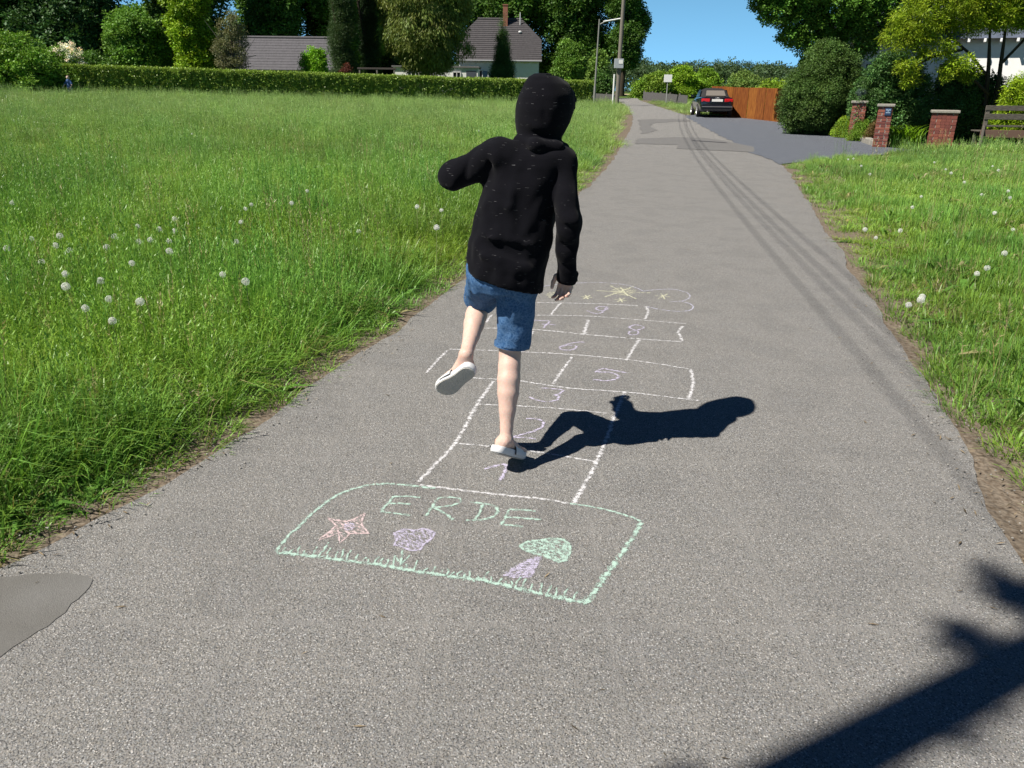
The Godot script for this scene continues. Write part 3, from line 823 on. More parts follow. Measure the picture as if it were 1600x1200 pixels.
# ---------------------------------------------------------------- grass
func tuft(n: int, h: float, spread: float, width: float, lean: float, sd: int, heads := 0) -> ArrayMesh:
	var r := rnd(sd)
	var mb := MB.new()
	for k in n:
		var a := r.randf() * TAU
		var base := Vector3(cos(a), 0, sin(a)) * spread * sqrt(r.randf())
		var hh := h * r.randf_range(0.45, 1.0)
		var dir := Vector3(cos(a + r.randf_range(-1, 1)), 0, sin(a + r.randf_range(-1, 1)))
		var l := lean * r.randf_range(0.3, 1.3)
		var side := Vector3(-dir.z, 0, dir.x).rotated(Vector3.UP, r.randf_range(-0.8, 0.8)) * width * r.randf_range(0.6, 1.25)
		var s := r.randf_range(0.72, 1.2)
		var yel := r.randf_range(-0.12, 0.25)
		mb.tint = Color(s * (1.0 + yel), s, s * (1.0 - yel))
		if r.randf() < 0.05: mb.tint = Color(2.6, 1.55, 2.6)
		var p1 := base + Vector3.UP * hh * 0.42 + dir * hh * l * 0.18
		var p2 := base + Vector3.UP * hh * 0.78 + dir * hh * l * 0.5
		var p3 := base + Vector3.UP * hh * (1.0 - 0.25 * l) + dir * hh * l * 1.0
		var i := mb.vert(base - side * 0.5, Vector3.UP)
		mb.vert(base + side * 0.5, Vector3.UP)
		mb.vert(p1 - side * 0.48, Vector3.UP); mb.vert(p1 + side * 0.48, Vector3.UP)
		mb.vert(p2 - side * 0.3, Vector3.UP); mb.vert(p2 + side * 0.3, Vector3.UP)
		mb.vert(p3, Vector3.UP)
		mb.quad_ix(i, i + 1, i + 3, i + 2)
		mb.quad_ix(i + 2, i + 3, i + 5, i + 4)
		mb.ix.append_array([i + 4, i + 6, i + 5])
	for k in heads:
		var a := r.randf() * TAU
		var base := Vector3(cos(a), 0, sin(a)) * spread * r.randf()
		var top := base + Vector3(r.randf_range(-0.2, 0.2), 1.35 * r.randf_range(0.8, 1.1), r.randf_range(-0.2, 0.2)) * h
		mb.tint = Color(1.5, 1.15, 2.0)
		mb.tube([base, base.lerp(top, 0.6), top], [0.0012, 0.001, 0.0006], 3, false)
		mb.tint = Color(2.7, 1.75, 4.5)
		for j in 9:
			var t := base.lerp(top, 0.72 + 0.28 * j / 9.0)
			var d := Vector3(r.randf_range(-1, 1), 0.9, r.randf_range(-1, 1)).normalized() * h * 0.07
			var s2 := Vector3(r.randf_range(-1, 1), 0, r.randf_range(-1, 1)).normalized() * 0.004
			mb.tri(t - s2, t + s2, t + d)
	return mb.mesh(false)

func inside(poly: Array, p: Vector2) -> bool:
	return Geometry2D.is_point_in_polygon(p, PackedVector2Array(poly))

func build_grass() -> void:
	var r := rnd(77)
	var patch := FastNoiseLite.new()
	patch.seed = 4
	patch.frequency = 0.35
	patch.fractal_octaves = 3
	var fine := FastNoiseLite.new()
	fine.seed = 14
	fine.frequency = 1.6
	var g := leafy("grass_blade", 0.38, 0.6)
	var kinds := []
	kinds.append([tuft(32, 0.30, 0.10, 0.0050, 0.55, 1), [], []])
	kinds.append([tuft(32, 0.34, 0.11, 0.0046, 0.75, 2), [], []])
	kinds.append([tuft(24, 0.30, 0.12, 0.0068, 0.95, 3), [], []])
	kinds.append([tuft(26, 0.34, 0.12, 0.0048, 0.6, 4, 5), [], []])
	var low := []
	low.append([tuft(36, 0.15, 0.085, 0.0044, 0.65, 5), [], []])
	low.append([tuft(34, 0.13, 0.09, 0.0050, 0.8, 6), [], []])
	low.append([tuft(28, 0.17, 0.08, 0.0048, 0.55, 7), [], []])
	var weeds := [[tuft(11, 0.17, 0.04, 0.030, 1.5, 15), [], []], [tuft(8, 0.13, 0.03, 0.042, 1.7, 16), [], []], [tuft(5, 0.46, 0.05, 0.0035, 0.35, 17, 4), [], []]]
	var far := []
	far.append([tuft(36, 0.34, 0.30, 0.013, 0.5, 8, 5), [], []])
	far.append([tuft(34, 0.36, 0.32, 0.012, 0.7, 9, 12), [], []])
	far.append([tuft(32, 0.32, 0.30, 0.014, 0.8, 10, 3), [], []])
	var right := []
	for k in low: right.append([k[0], [], []])
	var rfar := []
	for k in far: rfar.append([k[0], [], []])
	# bands of distance: z from, z to, tufts per square metre
	var bands := [[3.0, -1.2, 10.0], [-1.2, -3.2, 330.0], [-3.2, -5.0, 260.0], [-5.0, -8.0, 170.0], [-8.0, -13.0, 95.0], [-13.0, -20.0, 55.0], [-20.0, -30.0, 17.0], [-30.0, -42.0, 10.0], [-42.0, -58.0, 7.0], [-58.0, -66.0, 4.0]]
	for b in bands:
		var x0: float = b[1] * 0.72 - 1.5
		var x1: float = -b[1] * 0.72 + 2.0
		if b[0] > 0:
			x0 = -5.0; x1 = 4.5
		var n := int((b[0] - b[1]) * (x1 - x0) * b[2])
		for k in n:
			var z := r.randf_range(b[1], b[0])
			var x := r.randf_range(x0, x1)
			var d := -z
			if d > 1.2 and (x < z * 0.70 - 1.3 or x > d * 0.70 + 1.6): continue
			var xl := along(LEFT, z)
			var xr := along(RIGHT, z)
			var left := x < xl
			var edge := xl - x if left else x - xr
			var strip := 0.05 if left else 0.05
			strip += absf(fine.get_noise_2d(x * 0.4, z)) * (0.16 if left else 0.16)
			if not left and z > -3.2: strip += 0.12
			if left and z < -24.0 and z > -44.0: strip += 0.45
			if edge < strip: continue
			if not left:
				if d > 17.0 and inside(DRIVE, Vector2(x, z)): continue
				if z < -21.3 and x < 10.2 and z > -44.0: continue
				if z < -22.05 and x > 10.0 and d < 44.0: continue
				if d > 44.0 and x > 13.0 + (d - 44.0) * 0.3: continue
			elif d > 62.0: continue
			var pn := patch.get_noise_2d(x, z)
			var pf := fine.get_noise_2d(x, z)
			if edge < 0.3 and r.randf() > 0.7 + edge: continue
			var grown := smoothstep(0.05, 0.75, edge - strip)
			var hs := lerpf(0.42, 1.0, grown) * (1.0 + pn * 0.5 + pf * 0.15) * r.randf_range(0.75, 1.2)
			var set_ := kinds
			if d > 20.0: set_ = far
			elif edge - strip < 0.22: set_ = low
			if not left:
				set_ = rfar if d > 20.0 else right
				hs = lerpf(0.55, 1.05, grown) * (1.0 + pn * 0.7 + pf * 0.2) * r.randf_range(0.75, 1.2)
				if d > 20.0: hs *= 0.55
			var lush := 1.0 + 0.35 * pn
			var s := r.randf_range(0.82, 1.16) * (1.0 + 0.35 * patch.get_noise_2d(x * 0.55 + 40.0, z * 0.55))
			var c := Color(0.205 * s * (1.0 - 0.25 * pn), 0.380 * s, 0.064 * s * lush)
			if r.randf() < 0.06: c = Color(0.30 * s, 0.30 * s, 0.12 * s)
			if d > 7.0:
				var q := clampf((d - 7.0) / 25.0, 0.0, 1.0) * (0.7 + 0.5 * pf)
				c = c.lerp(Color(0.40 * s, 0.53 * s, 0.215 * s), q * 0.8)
			var basis := Basis(Vector3.UP, r.randf() * TAU) * Basis.from_scale(Vector3(1, clampf(hs, 0.3, 1.7), 1) * r.randf_range(0.85, 1.2))
			if d < 16.0 and r.randf() < 0.05:
				set_ = weeds
				c = Color(0.12 * s, 0.26 * s, 0.045 * s) if r.randf() < 0.75 else Color(0.34 * s, 0.31 * s, 0.15 * s)
			var pick: Array = set_[r.randi_range(0, set_.size() - 1)]
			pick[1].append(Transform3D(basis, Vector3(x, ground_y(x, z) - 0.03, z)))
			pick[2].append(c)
	var total := 0
	for grp in [[weeds, "weeds", "broad-leaved weeds and dry stalks among the grass beside the lane"], [kinds, "meadow_grass", "tall green meadow grass left unmown beside the lane"], [low, "edge_grass", "short trodden grass along the edge of the asphalt by the meadow"], [far, "distant_meadow", "pale seeding meadow grass stretching to the clipped hedge"], [right, "verge_grass", "short bright green verge grass in front of the brick pillars"], [rfar, "far_verge_grass", "short verge grass around the sign and the parked car"]]:
		var home := thing(grp[1], grp[2], "grass")
		home.set_meta("kind", "stuff")
		for k in grp[0]:
			if k[1].size():
				total += k[1].size()
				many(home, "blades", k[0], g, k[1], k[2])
	print("grass tufts ", total)

# dandelion clocks
func build_dandelions() -> void:
	var stem := mat("dandelion_stem", Color(0.22, 0.25, 0.09), 0.6)
	var puff := mat("dandelion_fluff", Color(0.82, 0.82, 0.79), 0.9, 0.1)
	puff.backlight_enabled = true
	puff.backlight = Color(0.6, 0.6, 0.6)
	var core := mat("dandelion_core", Color(0.16, 0.12, 0.07), 0.9)
	var r := rnd(5)
	var mb := MB.new()
	for k in 150:
		var y := 1.0 - 2.0 * (k + 0.5) / 150.0
		var a := k * 2.39996
		var d := Vector3(cos(a) * sqrt(1 - y * y), y, sin(a) * sqrt(1 - y * y))
		if y < -0.82: continue
		var s := d.cross(Vector3(0.3, 0.8, 0.5)).normalized()
		var u := d.cross(s)
		var tip := d * 0.0165 * r.randf_range(0.92, 1.04)
		mb.tri(d * 0.004 - s * 0.0002, d * 0.004 + s * 0.0002, tip)
		for j in 4:
			var e := (s * cos(j * 1.57 + a) + u * sin(j * 1.57 + a))
			var f := (s * cos(j * 1.57 + a + 0.35) + u * sin(j * 1.57 + a + 0.35))
			mb.tri(tip, tip + e * 0.0042 + d * 0.0022, tip + f * 0.0042 + d * 0.0022)
	var puff_mesh := mb.mesh(false)
	mb = MB.new()
	mb.ball(Vector3.ZERO, Vector3.ONE * 0.0042, 8, 5)
	var core_mesh := mb.mesh()
	var spots := []
	# (x, z, height) of the clocks that can be made out
	for q in DANDY: spots.append([q[0], q[1], q[2]])
	for q in spots:
		var left: bool = q[0] < along(LEFT, q[1])
		var t := thing("dandelion", "white dandelion clock on a thin stem in the tall meadow grass" if left else "white dandelion clock on a thin stem in the short verge grass", "dandelion", Vector3(q[0], ground_y(q[0], q[1]) - 0.03, q[1]), "dandelion clocks in the meadow" if left else "dandelion clocks in the verge")
		var sway := Vector3(r.randf_range(-0.05, 0.05), 0, r.randf_range(-0.04, 0.04))
		var h: float = q[2]
		mb = MB.new()
		mb.tube([-sway, Vector3(0, h * 0.5, 0) - sway * 0.2, Vector3(0, h, 0)], [0.0026, 0.0023, 0.002], 5)
		obj(t, "stem", mb.mesh(), stem)
		var p := obj(t, "seed_head", puff_mesh, puff)
		p.position = Vector3(0, h + 0.006, 0)
		p.rotation = Vector3(r.randf() * 0.6, r.randf() * 6.0, r.randf() * 0.6)
		p.scale = Vector3.ONE * r.randf_range(0.9, 1.25)
		var c := obj(p, "seed_core", core_mesh, core)
		c.position = Vector3.ZERO

const DANDY := [[-3.51, -5.31, 0.36], [-3.49, -5.57, 0.38], [-3.21, -5.38, 0.37], [-2.96, -5.11, 0.39], [-3.32, -5.64, 0.39], [-3.07, -6.32, 0.35], [-2.76, -5.66, 0.35], [-2.58, -5.47, 0.40], [-2.79, -6.09, 0.37], [-2.53, -5.65, 0.36], [-2.26, -5.03, 0.41], [-2.40, -4.79, 0.38], [-2.31, -4.23, 0.40], [-2.11, -3.91, 0.38], [-1.88, -3.48, 0.39], [-2.86, -5.39, 0.36], [-2.92, -5.64, 0.39], [-2.56, -5.84, 0.40], [-2.85, -6.53, 0.38], [-1.71, -4.46, 0.39], [-2.43, -7.07, 0.39], [-2.56, -7.63, 0.35], [-2.21, -6.29, 0.40], [-1.52, -4.29, 0.39], [-2.02, -5.61, 0.37], [-3.06, -4.94, 0.35], [-1.89, -3.79, 0.40], [-2.14, -3.73, 0.38], [-4.67, -7.28, 0.39], [-2.43, -4.09, 0.40], [-2.62, -4.43, 0.39], [-0.89, -7.19, 0.41], [-1.22, -6.09, 0.37], [-0.61, -6.13, 0.40], [-0.93, -20.97, 0.38], [-6.91, -17.29, 0.41], [-2.10, -7.40, 0.40], [-2.27, -8.64, 0.36], [-0.68, -7.33, 0.36], [3.77, -7.57, 0.18], [3.33, -7.36, 0.22], [3.32, -7.09, 0.19], [3.40, -5.58, 0.20], [3.62, -5.83, 0.19], [4.07, -6.37, 0.20], [4.91, -7.64, 0.19], [2.67, -4.91, 0.19], [2.60, -4.79, 0.20], [2.46, -4.66, 0.20], [7.43, -13.75, 0.22], [7.29, -13.30, 0.20], [6.64, -11.71, 0.22], [8.74, -14.61, 0.21], [8.30, -13.69, 0.22], [6.34, -10.08, 0.20], [6.25, -10.55, 0.18], [5.17, -10.01, 0.21], [4.54, -8.94, 0.22], [5.69, -12.74, 0.22], [6.28, -14.47, 0.20], [6.57, -15.78, 0.21], [6.93, -16.39, 0.18], [5.30, -8.63, 0.21], [6.76, -10.82, 0.20], [8.22, -15.67, 0.18]]

# ---------------------------------------------------------------- smooth bodies: a field of joined tapered bones, meshed as surface nets
class Fld:
	var o: Vector3
	var c: float
	var nx: int
	var ny: int
	var nz: int
	var f := PackedFloat32Array()

	func _init(lo: Vector3, hi: Vector3, cell: float) -> void:
		o = lo
		c = cell
		nx = int((hi.x - lo.x) / cell) + 2
		ny = int((hi.y - lo.y) / cell) + 2
		nz = int((hi.z - lo.z) / cell) + 2
		f.resize(nx * ny * nz)
		f.fill(0.5)

	func span(lo: Vector3, hi: Vector3) -> Array:
		return [clampi(int((lo.x - o.x) / c), 0, nx - 1), clampi(int((hi.x - o.x) / c) + 2, 0, nx), clampi(int((lo.y - o.y) / c), 0, ny - 1), clampi(int((hi.y - o.y) / c) + 2, 0, ny), clampi(int((lo.z - o.z) / c), 0, nz - 1), clampi(int((hi.z - o.z) / c) + 2, 0, nz)]

	# tapered bone from a to b; sq stretches space per axis; mode 0 joins, 1 carves
	func cone(a: Vector3, b: Vector3, ra: float, rb: float, k := 0.03, sq := Vector3.ONE, mode := 0) -> void:
		var m := maxf(ra, rb) * maxf(sq.x, maxf(sq.y, sq.z)) + k + c * 2.0
		var s := span(a.min(b) - Vector3.ONE * m, a.max(b) + Vector3.ONE * m)
		var inv := Vector3.ONE / sq
		var ab := (b - a) * inv
		var l2 := maxf(ab.dot(ab), 1e-9)
		var ms := minf(sq.x, minf(sq.y, sq.z))
		for z in range(s[4], s[5]):
			for y in range(s[2], s[3]):
				var row := (z * ny + y) * nx
				for x in range(s[0], s[1]):
					var p := (o + Vector3(x, y, z) * c - a) * inv
					var t := clampf(p.dot(ab) / l2, 0.0, 1.0)
					var d := ((p - ab * t).length() - ra - (rb - ra) * t) * ms
					var e := f[row + x]
					if mode == 1:
						f[row + x] = maxf(e, -d)
					else:
						var h := maxf(k - absf(d - e), 0.0) / k
						f[row + x] = minf(d, e) - h * h * k * 0.25

	# stacked ellipses [y, centre x, centre z, half width, half depth], top or bottom first
	func loft(secs: Array, k := 0.03) -> void:
		var y0: float = secs[0][0]
		var y1: float = secs[-1][0]
		for y in ny:
			var py := o.y + y * c
			var yc := clampf(py, minf(y0, y1), maxf(y0, y1))
			var q: Array = secs[0]
			for i in secs.size() - 1:
				var a: Array = secs[i]
				var b: Array = secs[i + 1]
				if (yc - a[0]) * (yc - b[0]) <= 0.0:
					var t: float = (yc - a[0]) / (b[0] - a[0])
					q = [yc]
					for j in range(1, 5): q.append(lerpf(a[j], b[j], t))
			var over := absf(py - yc)
			var ms: float = minf(q[3], q[4])
			for z in nz:
				var row := (z * ny + y) * nx
				var dz: float = (o.z + z * c - q[2]) / q[4]
				for x in nx:
					var dx: float = (o.x + x * c - q[1]) / q[3]
					var d := (sqrt(dx * dx + dz * dz) - 1.0) * ms
					if over > 0.0: d = maxf(d, over) if d < 0.0 else sqrt(d * d + over * over)
					var e := f[row + x]
					var h := maxf(k - absf(d - e), 0.0) / k
					f[row + x] = minf(d, e) - h * h * k * 0.25

	# a crease (depth > 0) or a ridge (depth < 0) along a line
	func crease(a: Vector3, b: Vector3, w: float, depth: float) -> void:
		var m := w * 2.4
		var s := span(a.min(b) - Vector3.ONE * m, a.max(b) + Vector3.ONE * m)
		var ab := b - a
		var l2 := maxf(ab.dot(ab), 1e-9)
		for z in range(s[4], s[5]):
			for y in range(s[2], s[3]):
				var row := (z * ny + y) * nx
				for x in range(s[0], s[1]):
					var p := o + Vector3(x, y, z) * c - a
					var t := clampf(p.dot(ab) / l2, 0.0, 1.0)
					var d := (p - ab * t).length() / w
					if d < 2.3:
						f[row + x] += depth * exp(-d * d) * (1.0 - 0.7 * absf(2.0 * t - 1.0))

	func cut(p: Vector3, n: Vector3, lo: Vector3, hi: Vector3) -> void:
		var s := span(lo, hi)
		n = n.normalized()
		for z in range(s[4], s[5]):
			for y in range(s[2], s[3]):
				var row := (z * ny + y) * nx
				for x in range(s[0], s[1]):
					f[row + x] = maxf(f[row + x], (o + Vector3(x, y, z) * c - p).dot(n))

	func ripple(amp: float, freq: float, sd: int) -> void:
		var fn := FastNoiseLite.new()
		fn.seed = sd
		fn.frequency = freq
		fn.fractal_octaves = 2
		for z in nz:
			for y in ny:
				var row := (z * ny + y) * nx
				for x in nx:
					if absf(f[row + x]) < 0.03:
						f[row + x] += amp * fn.get_noise_3d(o.x + x * c, (o.y + y * c) * 0.7, o.z + z * c)

	func add_to(mb: MB, shift: Vector3) -> void:
		var cell := PackedInt32Array()
		cell.resize(nx * ny * nz)
		cell.fill(-1)
		var first := mb.v.size()
		var sy := nx
		var sz := nx * ny
		var off := [0, 1, sy, sy + 1, sz, sz + 1, sz + sy, sz + sy + 1]
		var edges := [[0, 1], [2, 3], [4, 5], [6, 7], [0, 2], [1, 3], [4, 6], [5, 7], [0, 4], [1, 5], [2, 6], [3, 7]]
		var cor := []
		for k in 8: cor.append(Vector3(k & 1, (k >> 1) & 1, (k >> 2) & 1))
		for z in nz - 1:
			for y in ny - 1:
				var i := z * sz + y * sy
				for x in nx - 1:
					var v0 := f[i]
					if absf(v0) < c * 3.0:
						var mask := 0
						for k in 8:
							if f[i + off[k]] < 0.0: mask |= 1 << k
						if mask != 0 and mask != 255:
							var sum := Vector3.ZERO
							var n := 0
							for e in edges:
								if ((mask >> e[0]) & 1) != ((mask >> e[1]) & 1):
									var a: float = f[i + off[e[0]]]
									var b: float = f[i + off[e[1]]]
									sum += cor[e[0]].lerp(cor[e[1]], a / (a - b))
									n += 1
							cell[i] = mb.vert(o + (Vector3(x, y, z) + sum / n) * c - shift, Vector3.ZERO)
					i += 1
		var ax := [[1, sy, sz], [sy, sz, 1], [sz, 1, sy]]
		for z in range(1, nz - 1):
			for y in range(1, ny - 1):
				var i := z * sz + y * sy + 1
				for x in range(1, nx - 1):
					if cell[i] >= 0:
						for a in ax:
							var s0 := f[i] < 0.0
							if s0 != (f[i + a[0]] < 0.0):
								var p := cell[i]
								var q := cell[i - a[1]]
								var r := cell[i - a[1] - a[2]]
								var t := cell[i - a[2]]
								if p >= 0 and q >= 0 and r >= 0 and t >= 0:
									if s0: mb.quad_ix(p, q, r, t)
									else: mb.quad_ix(t, r, q, p)
					i += 1
		for k in range(0, mb.ix.size(), 3):
			var a := mb.ix[k]
			if a < first: continue
			var b := mb.ix[k + 1]
			var d := mb.ix[k + 2]
			var nn := (mb.v[d] - mb.v[a]).cross(mb.v[b] - mb.v[a])
			mb.n[a] += nn; mb.n[b] += nn; mb.n[d] += nn
		for k in range(first, mb.n.size()): mb.n[k] = mb.n[k].normalized()

func hand_into(mb: MB, shift: Vector3, w: Vector3, fingers: Vector3, palm: Vector3, thumb: Vector3, s: float, curl: float) -> void:
	var d := fingers.normalized()
	var n := (palm - d * palm.dot(d)).normalized()
	var t := (thumb - d * thumb.dot(d) - n * thumb.dot(n)).normalized()
	var fl := Fld.new(w - Vector3.ONE * 0.15 * s, w + Vector3.ONE * 0.15 * s, 0.0032)
	fl.cone(w - d * 0.03, w + d * 0.01 * s, 0.021 * s, 0.020 * s, 0.01)
	for i in 4:
		var k := w + d * (0.076 - 0.003 * absf(i - 1.2)) * s + t * (0.027 - 0.018 * i) * s
		fl.cone(w + t * (0.012 - 0.008 * i) * s, k, 0.0135 * s, 0.0100 * s, 0.012)
		var p := k
		var lens: Array = [[0.036, 0.022, 0.019], [0.040, 0.025, 0.020], [0.037, 0.024, 0.020], [0.029, 0.018, 0.017]][i]
		var ang := 0.45 * curl + 0.08 * i
		for j in 3:
			var dir := (d * cos(ang) + n * sin(ang) + t * (0.06 - 0.05 * i)).normalized()
			var q: Vector3 = p + dir * lens[j] * s
			fl.cone(p, q, (0.0090 - 0.0009 * j) * s, (0.0082 - 0.0009 * j) * s, 0.004)
			p = q
			ang += (0.85 if j == 0 else 0.6) * curl
	var b := w + d * 0.016 * s + t * 0.018 * s
	var q1 := b + (d * 0.55 + t * 0.75 + n * 0.3).normalized() * 0.034 * s
	var q2 := q1 + (d * 0.95 + t * 0.25 + n * 0.3).normalized() * 0.028 * s
	var q3 := q2 + (d * 1.0 - t * 0.05 + n * 0.4).normalized() * 0.023 * s
	fl.cone(b, q1, 0.014 * s, 0.0105 * s, 0.012)
	fl.cone(q1, q2, 0.0102 * s, 0.0092 * s, 0.005)
	fl.cone(q2, q3, 0.0092 * s, 0.0076 * s, 0.004)
	fl.add_to(mb, shift)

# slide sandal: outline along its length, sole with rounded sides, strap over the instep
func slide_shoe(parent: Node3D, shift: Vector3, heel: Vector3, dir: Vector3, up: Vector3, length: float, inner: float) -> void:
	var d := dir.normalized()
	var u := (up - d * up.dot(d)).normalized()
	var s := d.cross(u)
	var ring := []
	var prof := [[0.0, 0.0], [0.012, 0.014], [0.04, 0.024], [0.10, 0.0315], [0.2, 0.0335], [0.35, 0.0325], [0.5, 0.036], [0.65, 0.0425], [0.78, 0.043], [0.88, 0.037], [0.95, 0.026], [0.985, 0.014], [1.0, 0.0]]
	for k in prof.size(): ring.append(Vector2(prof[k][0] * length, prof[k][1] * length / 0.215 + 0.003 * inner * sin(prof[k][0] * PI)))
	for k in range(prof.size() - 2, 0, -1): ring.append(Vector2(prof[k][0] * length, -prof[k][1] * length / 0.215 + 0.003 * inner * sin(prof[k][0] * PI)))
	var put := func(p: Vector2, grow: float, h: float) -> Vector3:
		var mid := Vector2(length * 0.5, 0)
		var q := mid + (p - mid) * grow
		var toe := maxf(0.0, p.x / length - 0.7)
		return heel + d * q.x + s * q.y + u * (h + toe * toe * 0.10) - shift
	var slab := func(levels: Array) -> ArrayMesh:
		var mb := MB.new()
		var n := ring.size()
		for l in levels:
			for p in ring: mb.vert(put.call(p, l[1], l[0]), Vector3.ZERO)
		for a in levels.size() - 1:
			for k in n:
				mb.quad_ix(a * n + k, a * n + (k + 1) % n, (a + 1) * n + (k + 1) % n, (a + 1) * n + k)
		for e in 2:
			var b: int = 0 if e == 0 else (levels.size() - 1) * n
			var l: Array = levels[0 if e == 0 else levels.size() - 1]
			var h := n / 2
			for k in h:
				var p0 := b + k; var p1 := b + k + 1; var p2 := b + (n - k - 1) % n; var p3 := b + (n - k) % n
				if e == 0: mb.quad_ix(p0, p3, p2, p1)
				else: mb.quad_ix(p0, p1, p2, p3)
		for k in range(0, mb.ix.size(), 3):
			var a := mb.ix[k]; var b := mb.ix[k + 1]; var c := mb.ix[k + 2]
			var nn := (mb.v[c] - mb.v[a]).cross(mb.v[b] - mb.v[a])
			mb.n[a] += nn; mb.n[b] += nn; mb.n[c] += nn
		for k in mb.n.size(): mb.n[k] = mb.n[k].normalized()
		return mb.mesh()
	var white := mat("slide_foam", Color(0.60, 0.60, 0.61), 0.45)
	var shoe := obj(parent, "slide_sandal", slab.call([[0.003, 0.95], [0.005, 1.0], [0.016, 1.02], [0.029, 1.0], [0.031, 0.95]]), white)
	var sole := mat("rubber_outsole", Color(0.40, 0.39, 0.36), 0.75)
	sole.heightmap_enabled = true
	sole.heightmap_texture = noise_tex("tread", 256, 0.12, FastNoiseLite.TYPE_CELLULAR, [grey(0.0), grey(1.0)], 1, 3)
	sole.heightmap_scale = 0.25
	triplanar(sole, 9.0)
	obj(shoe, "outsole", slab.call([[-0.001, 0.90], [0.0, 0.93], [0.0032, 0.935]]), sole)
	# strap: an arch from side to side
	for layer in 2:
		var mb := MB.new()
		var n := 14
		for k in n + 1:
			var a := PI * k / n
			for j in 5:
				var tt := 0.46 + 0.28 * j / 4.0
				var half := (0.040 + 0.006 * smoothstep(0.4, 0.7, tt)) * length / 0.215
				var high := (0.052 - 0.05 * (tt - 0.46)) - 0.004 * layer
				var r := Vector2(-cos(a) * (half - 0.004 * layer), sin(a) * high)
				mb.vert(heel + d * tt * length + s * r.x + u * (0.012 + r.y) - shift, (s * -cos(a) + u * sin(a)).normalized() * (1.0 if layer == 0 else -1.0))
		for k in n:
			for j in 4:
				var i := k * 5 + j
				if layer == 0: mb.quad_ix(i, i + 5, i + 6, i + 1)
				else: mb.quad_ix(i, i + 1, i + 6, i + 5)
		obj(shoe, "strap" if layer == 0 else "strap_lining", mb.mesh(), white if layer == 0 or inner > 0.0 else mat("navy_lining", Color(0.015, 0.018, 0.04), 0.8))

func limb(b: Fld, pts: Array, rad: Array) -> void:
	for k in pts.size() - 1: b.cone(pts[k], pts[k + 1], rad[k], rad[k + 1], 0.006)

